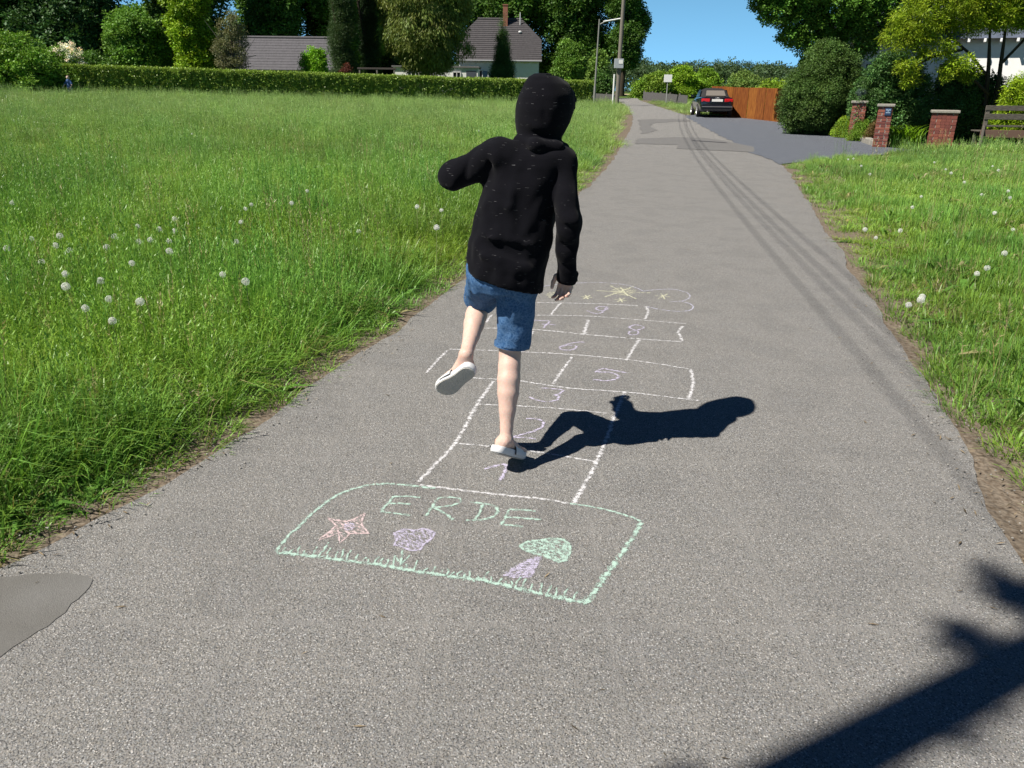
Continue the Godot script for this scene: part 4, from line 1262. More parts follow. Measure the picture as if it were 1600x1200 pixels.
func build_person() -> void:
	var root := Vector3(-0.01, 0.0, -2.77)
	var t := thing("person", "child in black flecked hoodie, denim shorts and white slides hopping on one leg", "person", root)
	var hipR := Vector3(0.012, 0.80, -2.81)
	var hipL := Vector3(-0.10, 0.80, -2.80)
	var kneeR := Vector3(-0.009, 0.452, -2.835)
	var ankR := Vector3(-0.021, 0.135, -2.70)
	var kneeL := Vector3(-0.132, 0.590, -3.06)
	var ankL := Vector3(-0.176, 0.455, -2.785)
	var shR := Vector3(0.172, 1.165, -2.82)
	var elR := Vector3(0.190, 0.968, -2.730)
	var wrR := Vector3(0.198, 0.782, -2.80)
	var shL := Vector3(-0.045, 1.190, -2.82)
	var elL := Vector3(-0.222, 1.105, -2.865)
	var wrL := Vector3(-0.225, 1.080, -3.04)
	var head := Vector3(0.100, 1.352, -2.885)
	var fd := Vector3(0.60, -0.10, -0.79).normalized()
	var dR := Vector3(0.47, -0.50, -0.73).normalized()
	var heelR := Vector3(-0.014, 0.050, -2.735) - dR * 0.107
	var upR := Vector3(0.06, 1.0, -0.25)
	var dL := Vector3(-0.65, -0.60, -0.30).normalized()
	var heelL := Vector3(-0.148, 0.414, -2.735)
	var downL := Vector3(0.40, 0.14, 0.86)
	downL = (downL - dL * downL.dot(dL)).normalized()
	# --- the body: one continuous figure
	var skin := mat("skin", Color(0.55, 0.405, 0.345), 0.5, 0.4)
	skin.subsurf_scatter_enabled = true
	skin.subsurf_scatter_strength = 0.15
	skin.detail_enabled = true
	skin.detail_blend_mode = BaseMaterial3D.BLEND_MODE_MUL
	skin.detail_albedo = noise_tex("skin_blotch", 256, 0.03, FastNoiseLite.TYPE_SIMPLEX_SMOOTH, [Color(1, 0.86, 0.82), Color(1, 0.97, 0.96), Color(1, 1, 1)], 4, 2)
	skin.uv2_triplanar = true
	skin.detail_uv_layer = BaseMaterial3D.DETAIL_UV_2
	skin.uv2_scale = Vector3.ONE * 6.0
	var mb := MB.new()
	var b := Fld.new(Vector3(-0.38, -0.02, -3.16), Vector3(0.32, 1.30, -2.60), 0.0076)
	b.cone(Vector3(-0.04, 0.80, -2.81), Vector3(0.03, 1.10, -2.84), 0.085, 0.085, 0.04, Vector3(1.15, 1, 0.8))
	b.cone(Vector3(0.03, 1.10, -2.84), Vector3(0.08, 1.20, -2.86), 0.07, 0.04, 0.04)
	b.cone(Vector3(0.08, 1.18, -2.86), head + Vector3(0, -0.03, 0), 0.042, 0.045, 0.03)
	for a in [[shL, elL, wrL], [shR, elR, wrR]]:
		b.cone(Vector3(0.065, 1.16, -2.84), a[0], 0.04, 0.036, 0.04)
		b.cone(a[0], a[1], 0.034, 0.028, 0.02)
		b.cone(a[1], a[2], 0.028, 0.019, 0.02)
	limb(b, [hipR, kneeR + Vector3(0, 0.03, 0.002), kneeR + Vector3(0, -0.01, 0.004), kneeR.lerp(ankR, 0.16) + Vector3(0, 0, 0.008), kneeR.lerp(ankR, 0.30) + Vector3(0, 0, 0.014), kneeR.lerp(ankR, 0.45) + Vector3(0, 0, 0.012), kneeR.lerp(ankR, 0.65) + Vector3(0, 0, 0.006), kneeR.lerp(ankR, 0.85), ankR], [0.062, 0.0435, 0.0425, 0.0428, 0.0440, 0.0415, 0.0325, 0.0250, 0.0235])
	limb(b, [hipL, kneeL, kneeL.lerp(ankL, 0.15) + Vector3(0, 0.004, 0), kneeL.lerp(ankL, 0.32) + Vector3(0, 0.010, 0), kneeL.lerp(ankL, 0.48) + Vector3(0, 0.008, 0), kneeL.lerp(ankL, 0.66), kneeL.lerp(ankL, 0.85), ankL], [0.062, 0.042, 0.0420, 0.0430, 0.0405, 0.0330, 0.0265, 0.0245])
	for q in [[heelR, dR, upR, ankR], [heelL, dL, -downL, ankL]]:
		var d: Vector3 = q[1]
		var u: Vector3 = (q[2] - d * q[2].dot(d)).normalized()
		var h: Vector3 = q[0] + u * 0.028
		b.cone(q[3], h + d * 0.036 + u * 0.018, 0.0225, 0.0225, 0.010)
		b.cone(q[3], h + d * 0.13 + u * 0.018, 0.021, 0.019, 0.02)
		b.cone(h + d * 0.034 + u * 0.016, h + d * 0.12 + u * 0.014, 0.0225, 0.021, 0.015)
		for j in 5:
			var sd := d.cross(u) * (0.026 - 0.013 * j)
			b.cone(h + d * 0.12 + u * 0.012 + sd * 0.8, h + d * (0.195 - 0.006 * j) + u * 0.010 + sd, 0.013, 0.009, 0.012)
	# hollows behind the knee, ankle bones, tendon
	b.crease(kneeR + Vector3(-0.035, 0.02, 0.045), kneeR + Vector3(0.03, 0.012, 0.045), 0.010, 0.005)
	b.crease(kneeR + Vector3(-0.016, -0.10, 0.06), kneeR + Vector3(-0.006, -0.18, 0.055), 0.008, 0.003)
	b.cone(ankR + Vector3(-0.021, -0.003, -0.006), ankR + Vector3(-0.022, -0.005, -0.006), 0.008, 0.008, 0.010)
	b.cone(ankR + Vector3(0.021, 0.004, -0.006), ankR + Vector3(0.022, 0.003, -0.006), 0.008, 0.008, 0.010)
	b.crease(ankR + Vector3(-0.014, 0.05, 0.022), ankR + Vector3(-0.016, -0.01, 0.022), 0.007, 0.004)
	b.crease(ankR + Vector3(0.014, 0.05, 0.022), ankR + Vector3(0.016, -0.01, 0.022), 0.007, 0.004)
	b.add_to(mb, root)
	# head and face
	var hd := Fld.new(head - Vector3.ONE * 0.15, head + Vector3.ONE * 0.13, 0.0045)
	var fu := (Vector3.UP - fd * fd.y).normalized()
	var fs := fd.cross(fu)
	hd.cone(head + fu * 0.015 - fd * 0.012, head + fu * 0.012 + fd * 0.012, 0.066, 0.066, 0.03)
	hd.cone(head - fu * 0.03 + fd * 0.02, head - fu * 0.072 + fd * 0.040, 0.050, 0.026, 0.04)
	hd.cone(head - fu * 0.04 - fd * 0.02, head - fu * 0.12 - fd * 0.03, 0.04, 0.042, 0.04)
	hd.cone(head + fu * 0.004 + fd * 0.073, head - fu * 0.024 + fd * 0.088, 0.006, 0.009, 0.012)
	hd.cone(head - fu * 0.027 + fd * 0.080 + fs * 0.008, head - fu * 0.027 + fd * 0.080 - fs * 0.008, 0.006, 0.006, 0.008)
	hd.cone(head - fu * 0.046 + fd * 0.069 + fs * 0.016, head - fu * 0.046 + fd * 0.069 - fs * 0.016, 0.0055, 0.0055, 0.006)
	hd.cone(head - fu * 0.054 + fd * 0.067 + fs * 0.012, head - fu * 0.054 + fd * 0.067 - fs * 0.012, 0.006, 0.006, 0.006)
	hd.crease(head - fu * 0.050 + fd * 0.076 + fs * 0.02, head - fu * 0.050 + fd * 0.076 - fs * 0.02, 0.004, 0.003)
	for e in [-1.0, 1.0]:
		hd.cone(head + fd * 0.072 + fs * 0.029 * e, head + fd * 0.072 + fs * 0.029 * e, 0.012, 0.012, 0.01, Vector3.ONE, 1)
		hd.cone(head + fu * 0.014 + fd * 0.066 + fs * 0.018 * e, head + fu * 0.012 + fd * 0.058 + fs * 0.042 * e, 0.008, 0.007, 0.012)
		hd.cone(head + fu * 0.01 + fs * 0.074 * e - fd * 0.008, head - fu * 0.025 + fs * 0.072 * e - fd * 0.002, 0.013, 0.009, 0.008)
	hd.add_to(mb, root)
	hand_into(mb, root, wrR, Vector3(-0.06, -1.0, -0.10), Vector3(-0.5, 0.0, 0.85), Vector3(-1, 0, -0.5), 0.86, 0.8)
	hand_into(mb, root, wrL + (wrL - elL).normalized() * 0.01, Vector3(0.0, 0.1, -1.0), Vector3(0.9, -0.4, 0.0), Vector3(0.3, 0.9, 0), 0.74, 1.5)
	var body := obj(t, "body", mb.mesh(), skin)
	for e in [-1.0, 1.0]:
		mb = MB.new()
		mb.ball(head + fd * 0.062 + fs * 0.029 * e - root, Vector3.ONE * 0.0105, 12, 8)
		var eye := obj(body, "eye", mb.mesh(), mat("eye_white", Color(0.7, 0.7, 0.68), 0.2))
		mb = MB.new()
		mb.ball(head + fd * 0.0695 + fs * 0.029 * e - root, Vector3.ONE * 0.0050, 10, 6)
		obj(eye, "iris", mb.mesh(), mat("eye_iris", Color(0.05, 0.04, 0.03), 0.15))
	# hair at brow and temples, inside the hood
	mb = MB.new()
	var hr := Fld.new(head - Vector3.ONE * 0.12, head + Vector3.ONE * 0.12, 0.006)
	hr.cone(head + fu * 0.022 - fd * 0.018, head + fu * 0.018 + fd * 0.002, 0.069, 0.068, 0.02)
	for e in range(-3, 4):
		hr.cone(head + fu * 0.07 + fd * 0.045 + fs * 0.017 * e, head + fu * (0.030 - 0.004 * absf(e)) + fd * (0.070 - 0.004 * absf(e)) + fs * (0.017 * e + 0.006), 0.012, 0.006, 0.01)
	hr.cut(head + fd * 0.02 - fu * 0.004, (fd * 0.6 - fu), head - Vector3.ONE * 0.2, head + Vector3.ONE * 0.2)
	hr.add_to(mb, root)
	obj(body, "hair", mb.mesh(), mat("hair", Color(0.10, 0.065, 0.035), 0.6))

	# --- hoodie
	var cloth := hoodie_cloth()
	mb = MB.new()
	var lo := Vector3(-0.36, 0.66, -3.14)
	var hi := Vector3(0.32, 1.26, -2.60)
	var g := Fld.new(lo, hi, 0.0082)
	g.loft([[1.222, 0.082, -2.862, 0.070, 0.062], [1.205, 0.078, -2.856, 0.105, 0.075], [1.185, 0.072, -2.850, 0.122, 0.086], [1.15, 0.062, -2.842, 0.128, 0.098], [1.08, 0.024, -2.832, 0.132, 0.106], [1.03, 0.017, -2.826, 0.138, 0.108], [0.96, 0.007, -2.818, 0.146, 0.110], [0.89, -0.012, -2.812, 0.152, 0.117], [0.82, -0.022, -2.808, 0.151, 0.122], [0.77, -0.024, -2.806, 0.143, 0.121], [0.69, -0.020, -2.806, 0.132, 0.115]], 0.02)
	g.cone(Vector3(0.0, 1.165, -2.835), shL + Vector3(-0.015, -0.004, 0), 0.055, 0.057, 0.05)
	g.cone(shL, elL, 0.056, 0.049, 0.022)
	g.cone(elL, wrL, 0.047, 0.042, 0.02)
	g.cone(Vector3(0.14, 1.155, -2.83), shR, 0.055, 0.050, 0.05)
	g.cone(shR, elR, 0.047, 0.043, 0.02)
	g.cone(elR, wrR + Vector3(0, -0.04, 0), 0.042, 0.036, 0.02)
	# cloth folds on the back, at the elbows and where the hem bunches
	var back := -2.70
	for q in [[-0.16, 0.905, 0.06, 0.865, 0.018, 0.016], [-0.15, 0.935, -0.02, 0.885, 0.013, -0.009], [-0.06, 0.875, 0.12, 0.815, 0.016, 0.011], [-0.02, 0.915, 0.11, 0.875, 0.012, -0.006], [-0.17, 0.865, -0.05, 0.832, 0.012, -0.008], [0.05, 1.15, 0.015, 0.93, 0.022, 0.010], [0.10, 1.14, 0.075, 0.96, 0.02, -0.007], [-0.01, 1.13, -0.03, 0.98, 0.02, -0.006], [0.115, 1.10, 0.12, 0.93, 0.016, 0.009], [-0.095, 1.10, -0.10, 0.97, 0.018, 0.008], [-0.10, 1.03, 0.02, 0.955, 0.015, 0.008], [0.14, 0.98, 0.03, 0.90, 0.014, 0.008], [-0.10, 0.80, 0.05, 0.765, 0.014, 0.006], [0.02, 0.86, 0.10, 0.76, 0.014, -0.006]]:
		g.crease(Vector3(q[0], q[1], back - 0.006), Vector3(q[2], q[3], back), q[4], q[5] * 2.1)
	for q in [[0.155, 1.12, 0.06, 1.02, 0.013, 0.010], [0.15, 1.08, 0.09, 0.99, 0.012, -0.008], [-0.10, 1.14, -0.02, 1.04, 0.013, 0.010], [-0.11, 1.06, -0.06, 0.98, 0.012, -0.008], [0.135, 0.90, 0.06, 0.84, 0.012, 0.010], [-0.02, 1.18, 0.13, 1.17, 0.010, 0.005]]:
		g.crease(Vector3(q[0], q[1], -2.715), Vector3(q[2], q[3], -2.715), q[4], q[5] * 1.7)
	for j in 5:
		var p := elR.lerp(wrR, 0.05 + 0.2 * j)
		g.crease(p + Vector3(-0.05, 0.012, 0.03), p + Vector3(0.045, -0.012, 0.045), 0.012, 0.013 if j % 2 == 0 else -0.010)
	for j in 4:
		var p := shL.lerp(elL, 0.18 + 0.25 * j)
		g.crease(p + Vector3(0.012, 0.06, 0.035), p + Vector3(-0.016, -0.06, 0.045), 0.013, 0.014 if j % 2 == 0 else -0.009)
	g.crease(Vector3(-0.075, 1.25, -2.80), Vector3(-0.085, 1.10, -2.765), 0.008, 0.010)
	g.crease(Vector3(-0.068, 1.245, -2.80), Vector3(-0.068, 1.16, -2.755), 0.010, -0.006)
	g.crease(Vector3(0.15, 1.20, -2.79), Vector3(0.145, 1.06, -2.75), 0.009, 0.009)
	g.ripple(0.010, 9.0, 3)
	g.cut(Vector3(-0.02, 0.732, -2.8), Vector3(-0.27, -1.0, 0.0), Vector3(-0.3, 0.6, -3.0), Vector3(0.17, 0.9, -2.6))
	g.cut(wrR + Vector3(0.0, -0.036, 0.0), Vector3(-0.15, -1.0, -0.2), wrR - Vector3(0.06, 0.13, 0.08), wrR + Vector3(0.08, 0.02, 0.08))
	g.cut(wrL + Vector3(0, 0, -0.02), Vector3(0, -0.1, -1), wrL - Vector3(0.09, 0.09, 0.1), wrL + Vector3(0.09, 0.09, 0.03))
	g.add_to(mb, root)
	# hood, open towards the face
	var hood := Fld.new(Vector3(-0.06, 1.17, -3.06), Vector3(0.28, 1.50, -2.72), 0.0065)
	hood.loft([[1.452, 0.092, -2.868, 0.030, 0.035], [1.443, 0.097, -2.871, 0.052, 0.060], [1.422, 0.103, -2.876, 0.073, 0.082], [1.381, 0.106, -2.882, 0.093, 0.104], [1.339, 0.104, -2.886, 0.101, 0.110], [1.296, 0.098, -2.886, 0.098, 0.104], [1.263, 0.092, -2.880, 0.088, 0.090], [1.240, 0.090, -2.870, 0.074, 0.076], [1.20, 0.086, -2.862, 0.070, 0.066]], 0.02)
	hood.cone(head + fd * 0.05 + fu * 0.018, head + fd * 0.092 + fu * 0.006, 0.078, 0.074, 0.03)
	hood.cone(Vector3(0.012, 1.232, -2.84), Vector3(0.075, 1.222, -2.782), 0.020, 0.022, 0.02)
	hood.cone(Vector3(0.075, 1.222, -2.782), Vector3(0.150, 1.214, -2.80), 0.022, 0.020, 0.02)
	hood.cone(Vector3(0.150, 1.214, -2.80), Vector3(0.175, 1.205, -2.88), 0.020, 0.020, 0.02)
	hood.crease(Vector3(0.015, 1.262, -2.80), Vector3(0.16, 1.245, -2.785), 0.010, 0.010)
	hood.crease(Vector3(0.060, 1.45, -2.80), Vector3(0.045, 1.36, -2.775), 0.010, 0.008)
	hood.crease(Vector3(0.085, 1.46, -2.82), Vector3(0.105, 1.28, -2.77), 0.008, 0.005)
	hood.crease(Vector3(0.115, 1.45, -2.81), Vector3(0.14, 1.27, -2.775), 0.02, -0.005)
	hood.crease(Vector3(0.03, 1.30, -2.80), Vector3(0.12, 1.265, -2.77), 0.014, -0.006)
	hood.ripple(0.004, 9.0, 8)
	hood.cone(head + fd * 0.03 - fu * 0.005, head + fd * 0.26 - fu * 0.035, 0.074, 0.088, 0.01, Vector3.ONE, 1)
	hood.cone(head + fd * 0.012, head + fd * 0.012 - fu * 0.02, 0.073, 0.070, 0.01, Vector3.ONE, 1)
	hood.add_to(mb, root)
	var top := obj(t, "hoodie", mb.mesh(), cloth)
	# ribbed cuff at the hanging hand, and the stitched seam round the hood
	mb = MB.new()
	var cd := Vector3(-0.15, -1.0, -0.2).normalized()
	var c1 := cd.cross(Vector3(0, 0, 1)).normalized()
	var c2 := cd.cross(c1)
	var cc := wrR + Vector3(0.0, -0.030, 0.0)
	for k in 49:
		var a := TAU * k / 48.0
		var nd := c1 * cos(a) + c2 * sin(a)
		var rib := 0.0012 * (k % 2)
		for j in 5:
			var h: float = [-0.028, -0.026, 0.0, 0.013, 0.014][j]
			var rr: float = [0.036, 0.0385, 0.0375, 0.0355, 0.030][j]
			mb.vert(cc + nd * (rr + rib) + cd * h - root, nd)
		if k > 0:
			for j in 4:
				var i := k * 5 + j
				mb.quad_ix(i - 5, i, i + 1, i - 4)
	obj(top, "cuff", mb.mesh(), cloth)

	# --- denim shorts
	mb = MB.new()
	var s := Fld.new(Vector3(-0.25, 0.40, -3.14), Vector3(0.16, 0.90, -2.64), 0.0078)
	s.loft([[0.88, -0.03, -2.81, 0.10, 0.085], [0.80, -0.035, -2.808, 0.112, 0.095], [0.74, -0.038, -2.805, 0.122, 0.100], [0.70, -0.036, -2.806, 0.115, 0.09]], 0.03)
	s.cone(hipR + Vector3(0.012, -0.01, 0), kneeR + Vector3(0.006, -0.03, 0.004), 0.080, 0.062, 0.035)
	s.cone(hipL + Vector3(0.008, -0.02, 0), kneeL, 0.076, 0.066, 0.035)
	for q in [[-0.02, 0.70, 0.065, 0.62, 0.012, 0.007], [0.02, 0.61, 0.06, 0.56, 0.012, 0.006], [-0.05, 0.60, 0.03, 0.57, 0.012, 0.006], [-0.06, 0.56, 0.04, 0.51, 0.011, -0.005], [0.0, 0.52, 0.05, 0.49, 0.010, 0.005], [-0.035, 0.78, -0.04, 0.66, 0.010, 0.010], [-0.15, 0.72, -0.07, 0.66, 0.012, 0.007], [-0.16, 0.68, -0.1, 0.65, 0.01, -0.005]]:
		s.crease(Vector3(q[0], q[1], -2.745), Vector3(q[2], q[3], -2.755), q[4], q[5])
	s.ripple(0.008, 14.0, 5)
	s.cut(Vector3(-0.005, 0.474, -2.83), Vector3(-0.10, -1.0, 0.08), Vector3(-0.10, 0.38, -2.97), Vector3(0.12, 0.56, -2.70))
	var th := (kneeL - hipL).normalized()
	s.cut(kneeL - th * 0.035, th, kneeL - Vector3(0.12, 0.13, 0.13), kneeL + Vector3(0.12, 0.14, 0.12))
	s.add_to(mb, root)
	var denim := mat("denim", Color(1, 1, 1), 0.85, 0.25)
	denim.albedo_texture = noise_tex("denim", 512, 0.02, FastNoiseLite.TYPE_SIMPLEX_SMOOTH, [Color(0.013, 0.045, 0.12), Color(0.030, 0.085, 0.20), Color(0.085, 0.165, 0.30), Color(0.026, 0.072, 0.175), Color(0.19, 0.28, 0.41)], 6, 12)
	triplanar(denim, 4.0, false)
	denim.heightmap_enabled = true
	denim.heightmap_texture = noise_tex("denim_weave", 512, 0.25, FastNoiseLite.TYPE_SIMPLEX, [], 2, 4)
	denim.heightmap_scale = 0.06
	var shorts := obj(t, "shorts", mb.mesh(), denim)
	# turned-up hems
	for q in [[Vector3(-0.003, 0.482, -2.832), Vector3(-0.10, -1.0, 0.08), 0.064], [kneeL - th * 0.042, th, 0.067]]:
		mb = MB.new()
		var d: Vector3 = q[1].normalized()
		var e1 := d.cross(Vector3(0.2, 0.1, 1)).normalized()
		var e2 := d.cross(e1)
		for k in 29:
			var a := TAU * k / 28.0
			var rr: float = q[2] * (1.0 + 0.03 * sin(3.0 * a + 1.0))
			for j in 4:
				var h: float = [-0.012, -0.010, 0.009, 0.011][j]
				var o2: float = [-0.003, 0.002, 0.002, -0.003][j]
				var nd := e1 * cos(a) + e2 * sin(a)
				mb.vert(q[0] + nd * (rr + o2) + d * h - root, nd)
			if k > 0:
				for j in 3:
					var i := k * 4 + j
					mb.quad_ix(i - 4, i, i + 1, i - 3)
		obj(shorts, "hem", mb.mesh(), denim)
	slide_shoe(t, root, heelR, dR, upR, 0.215, -1.0)
	slide_shoe(t, root, heelL, dL, -downL, 0.205, 1.0)

func hoodie_cloth() -> StandardMaterial3D:
	var m := mat("flecked_jersey", Color(1, 1, 1), 0.95, 0.15)
	var im := Image.create(1024, 1024, false, Image.FORMAT_RGB8)
	var r := rnd(41)
	im.fill(Color(0.0048, 0.0048, 0.0070).linear_to_srgb())
	for k in 900:
		var g := r.randf_range(0.002, 0.006)
		im.fill_rect(Rect2i(r.randi_range(0, 1000), r.randi_range(0, 1020), r.randi_range(6, 60), 1), Color(g, g, g * 1.25).linear_to_srgb())
	for k in 170:
		var x := r.randi_range(0, 985)
		var y := r.randi_range(4, 1016)
		var b := r.randf_range(0.02, 0.12)
		var l := r.randi_range(8, 28)
		var slope := r.randf_range(-0.14, 0.14)
		for j in l:
			var w := 2
			im.fill_rect(Rect2i(x + j, y + int(slope * j), 1, w), Color(b, b, b * 1.03).linear_to_srgb())
	m.albedo_texture = ImageTexture.create_from_image(im)
	triplanar(m, 2.0, false)
	m.uv1_triplanar_sharpness = 6.0
	m.rim_enabled = true
	m.rim = 0.08
	m.rim_tint = 0.5
	m.heightmap_enabled = true
	m.heightmap_texture = noise_tex("jersey_knit", 512, 0.2, FastNoiseLite.TYPE_SIMPLEX, [], 2, 14)
	m.heightmap_scale = 0.05
	return m

# ---------------------------------------------------------------- trees, shrubs, hedges
var clumps := {}

# a spray of leaves of about unit radius
func leaf_spray(kind: String) -> Array:
	if clumps.has(kind): return clumps[kind]
	var out := []
	for v in 3:
		var r := rnd(hash(kind) % 1000 + v)
		var mb := MB.new()
		var n: int = {"broad": 46, "small": 90, "needle": 70, "willow": 60, "long": 30}[kind]
		var ll: float = {"broad": 0.42, "small": 0.24, "needle": 0.34, "willow": 0.5, "long": 0.62}[kind]
		var lw: float = {"broad": 0.27, "small": 0.16, "needle": 0.07, "willow": 0.10, "long": 0.17}[kind]
		for k in n:
			var d := Vector3(r.randfn(), r.randfn(), r.randfn()).normalized()
			var p := d * pow(r.randf(), 0.6) * 0.85
			var dir := (d + Vector3(r.randfn(), r.randfn(), r.randfn()) * 0.6).normalized()
			if kind == "willow": dir = (dir * 0.5 + Vector3.DOWN).normalized()
			elif kind == "needle": dir = (dir + Vector3(0, 0.25, 0)).normalized()
			else: dir = (dir + Vector3(0, -0.25, 0)).normalized()
			var nn := (Vector3(r.randfn(), r.randfn(), r.randfn()) * 0.55 + Vector3.UP * 0.8 + d * 0.5).normalized()
			var side := dir.cross(nn).normalized()
			nn = side.cross(dir)
			var l := ll * r.randf_range(0.7, 1.25)
			var w := lw * r.randf_range(0.75, 1.2) * 0.5
			var s := r.randf_range(0.8, 1.2)
			mb.tint = Color(s * r.randf_range(0.9, 1.15), s, s * r.randf_range(0.8, 1.1))
			var m := p + dir * l * 0.5 - nn * l * 0.06
			mb.tri(p, m + side * w + nn * w * 0.35, p + dir * l)
			mb.tri(p, p + dir * l, m - side * w + nn * w * 0.35)
		out.append(mb.mesh(false))
	clumps[kind] = out
	return out

# blobs: [centre, radii]; the sprays sit mostly towards the outside, with gaps
func foliage(parent: Node3D, called: String, blobs: Array, n: int, kind: String, size: Vector2, col: Color, sd: int, gap := 0.0, spread := 0.22, gloss := 0.5) -> void:
	var r := rnd(sd)
	var holes := FastNoiseLite.new()
	holes.seed = sd
	holes.frequency = 0.55 / maxf(size.y * 2.0, 0.2)
	var sets := [[[], []], [[], []], [[], []]]
	var weight := []
	var total := 0.0
	for b in blobs:
		total += pow(b[1].x * b[1].y * b[1].z, 0.67)
		weight.append(total)
	col = Color(col.r * 1.85, col.g * 1.8, col.b * 1.85)
	var tone := []
	for b in blobs: tone.append(r.randf_range(1.0 - spread, 1.0 + spread))
	var made := 0
	var tries := 0
	while made < n and tries < n * 4:
		tries += 1
		var pick := r.randf() * total
		var i := 0
		while weight[i] < pick: i += 1
		var d := Vector3(r.randfn(), r.randfn(), r.randfn()).normalized()
		var p: Vector3 = blobs[i][0] + d * pow(r.randf(), 0.28) * blobs[i][1]
		if holes.get_noise_3dv(p) < gap - 1.0 + (0.0 if gap > 0.0 else -1.0): continue
		if gap > 0.0 and holes.get_noise_3dv(p) < gap - 0.6: continue
		if p.y < 0.05: continue
		var s := r.randf_range(size.x, size.y)
		var q: float = tone[i] * r.randf_range(0.8, 1.22)
		var k := r.randi_range(0, 2)
		var basis := Basis(Vector3.UP, r.randf() * TAU) * Basis(Vector3.RIGHT, r.randf_range(-0.5, 0.5)) * Basis.from_scale(Vector3(s, s * 0.8, s))
		sets[k][0].append(Transform3D(basis, p))
		sets[k][1].append(Color(col.r * q * r.randf_range(0.9, 1.12), col.g * q, col.b * q))
		made += 1
	var ms := leaf_spray(kind)
	for k in 3:
		if sets[k][0].size(): many(parent, called, ms[k], leafy("leaf_" + str(gloss), gloss, 0.45), sets[k][0], sets[k][1])

func bark(dark := true) -> StandardMaterial3D:
	var key := "bark_dark" if dark else "bark_grey"
	if mats.has(key): return mats[key]
	var m := mat(key, Color(1, 1, 1), 0.95, 0.2)
	m.albedo_texture = noise_tex(key, 256, 0.04, FastNoiseLite.TYPE_SIMPLEX_SMOOTH, [Color(0.03, 0.024, 0.018), Color(0.08, 0.066, 0.05)] if dark else [Color(0.12, 0.105, 0.09), Color(0.30, 0.275, 0.24)], 5, 6)
	triplanar(m, 1.5)
	return m

func trunk(t: Node3D, h: float, rad: float, blobs: Array, sd: int, stems := 1, dark := true) -> void:
	var r := rnd(sd)
	for s in stems:
		var mb := MB.new()
		var lean := Vector3(r.randf_range(-0.12, 0.12), 0, r.randf_range(-0.12, 0.12)) * h * (1.0 if stems == 1 else 2.2)
		var top := Vector3(0, h, 0) + lean
		var mid := Vector3(0, h * 0.5, 0) + lean * 0.35
		mb.tube([Vector3(0, -0.15, 0), Vector3(0, h * 0.08, 0), mid, top], [rad * 1.35, rad, rad * 0.8, rad * 0.45], 9)
		obj(t, "trunk", mb.mesh(), bark(dark))
		mb = MB.new()
		for b in blobs:
			if r.randf() > 0.8: continue
			var a := mid.lerp(top, r.randf())
			var e: Vector3 = b[0]
			if e.y < a.y * 0.5: continue
			mb.tube([a, a.lerp(e, 0.5) + Vector3(0, r.randf_range(-0.1, 0.25) * h * 0.2, 0), e], [rad * 0.42, rad * 0.25, rad * 0.08], 6, false)
		if mb.v.size(): obj(t, "limb", mb.mesh(), bark(dark))

# crown made of lobes that fill an ellipsoid, a column or a cone
func lobes(shape: String, w: float, dpt: float, y0: float, y1: float, n: int, sd: int) -> Array:
	var r := rnd(sd)
	var out := []
	var h := y1 - y0
	if shape == "round" or shape == "mound":
		var yc := (y0 + y1) * 0.5 if shape == "round" else y0 + h * 0.35
		out.append([Vector3(0, yc, 0), Vector3(w * 0.42, h * (0.42 if shape == "round" else 0.55), dpt * 0.42)])
	for k in n:
		var t := (k + r.randf()) / n
		var y := y0 + h * t
		var f := 1.0
		match shape:
			"round": f = sqrt(maxf(0.05, 1.0 - pow(2.0 * t - 0.95, 2.0)))
			"column": f = 0.85 - 0.4 * pow(t, 3.0)
			"cone": f = 1.02 - t
			"mound": f = sqrt(maxf(0.08, 1.0 - t * t))
			"tall": f = 0.75 + 0.25 * sin(t * 3.0 + sd)
		var a := r.randf() * TAU
		var off := sqrt(r.randf()) * 0.62 * f
		var rr := w * 0.5 * f
		var br := maxf(0.12, rr * r.randf_range(0.42, 0.66))
		if shape == "cone": off *= 0.5; br = maxf(0.12, rr * 0.85)
		if shape == "column": br = rr * 0.8; off *= 0.5
		out.append([Vector3(cos(a) * off * w * 0.5, y, sin(a) * off * dpt * 0.5), Vector3(br, minf(br * 0.85, h * 0.4), br * minf(1.2, dpt / w * 1.1))])
	return out

func tree(called: String, label: String, category: String, x: float, z: float, shape: String, w: float, y0: float, y1: float, n_lobes: int, n: int, kind: String, size: Vector2, col: Color, sd: int, gap := 0.0, group := "", dpt := -1.0, gloss := 0.5) -> Node3D:
	var gy := ground_y(x, z) - 0.03
	var t := thing(called, label, category, Vector3(x, gy, z), group)
	var b := lobes(shape, w, w if dpt < 0 else dpt, y0, y1, n_lobes, sd)
	foliage(t, "crown" if category == "tree" else "foliage", b, n, kind, size, col, sd, gap, 0.25, gloss)
	trunk(t, maxf(y1 * 0.75, 0.3), clampf(y1 * 0.022, 0.025, 0.28), b, sd + 1, 1 if category == "tree" else 3)
	return t

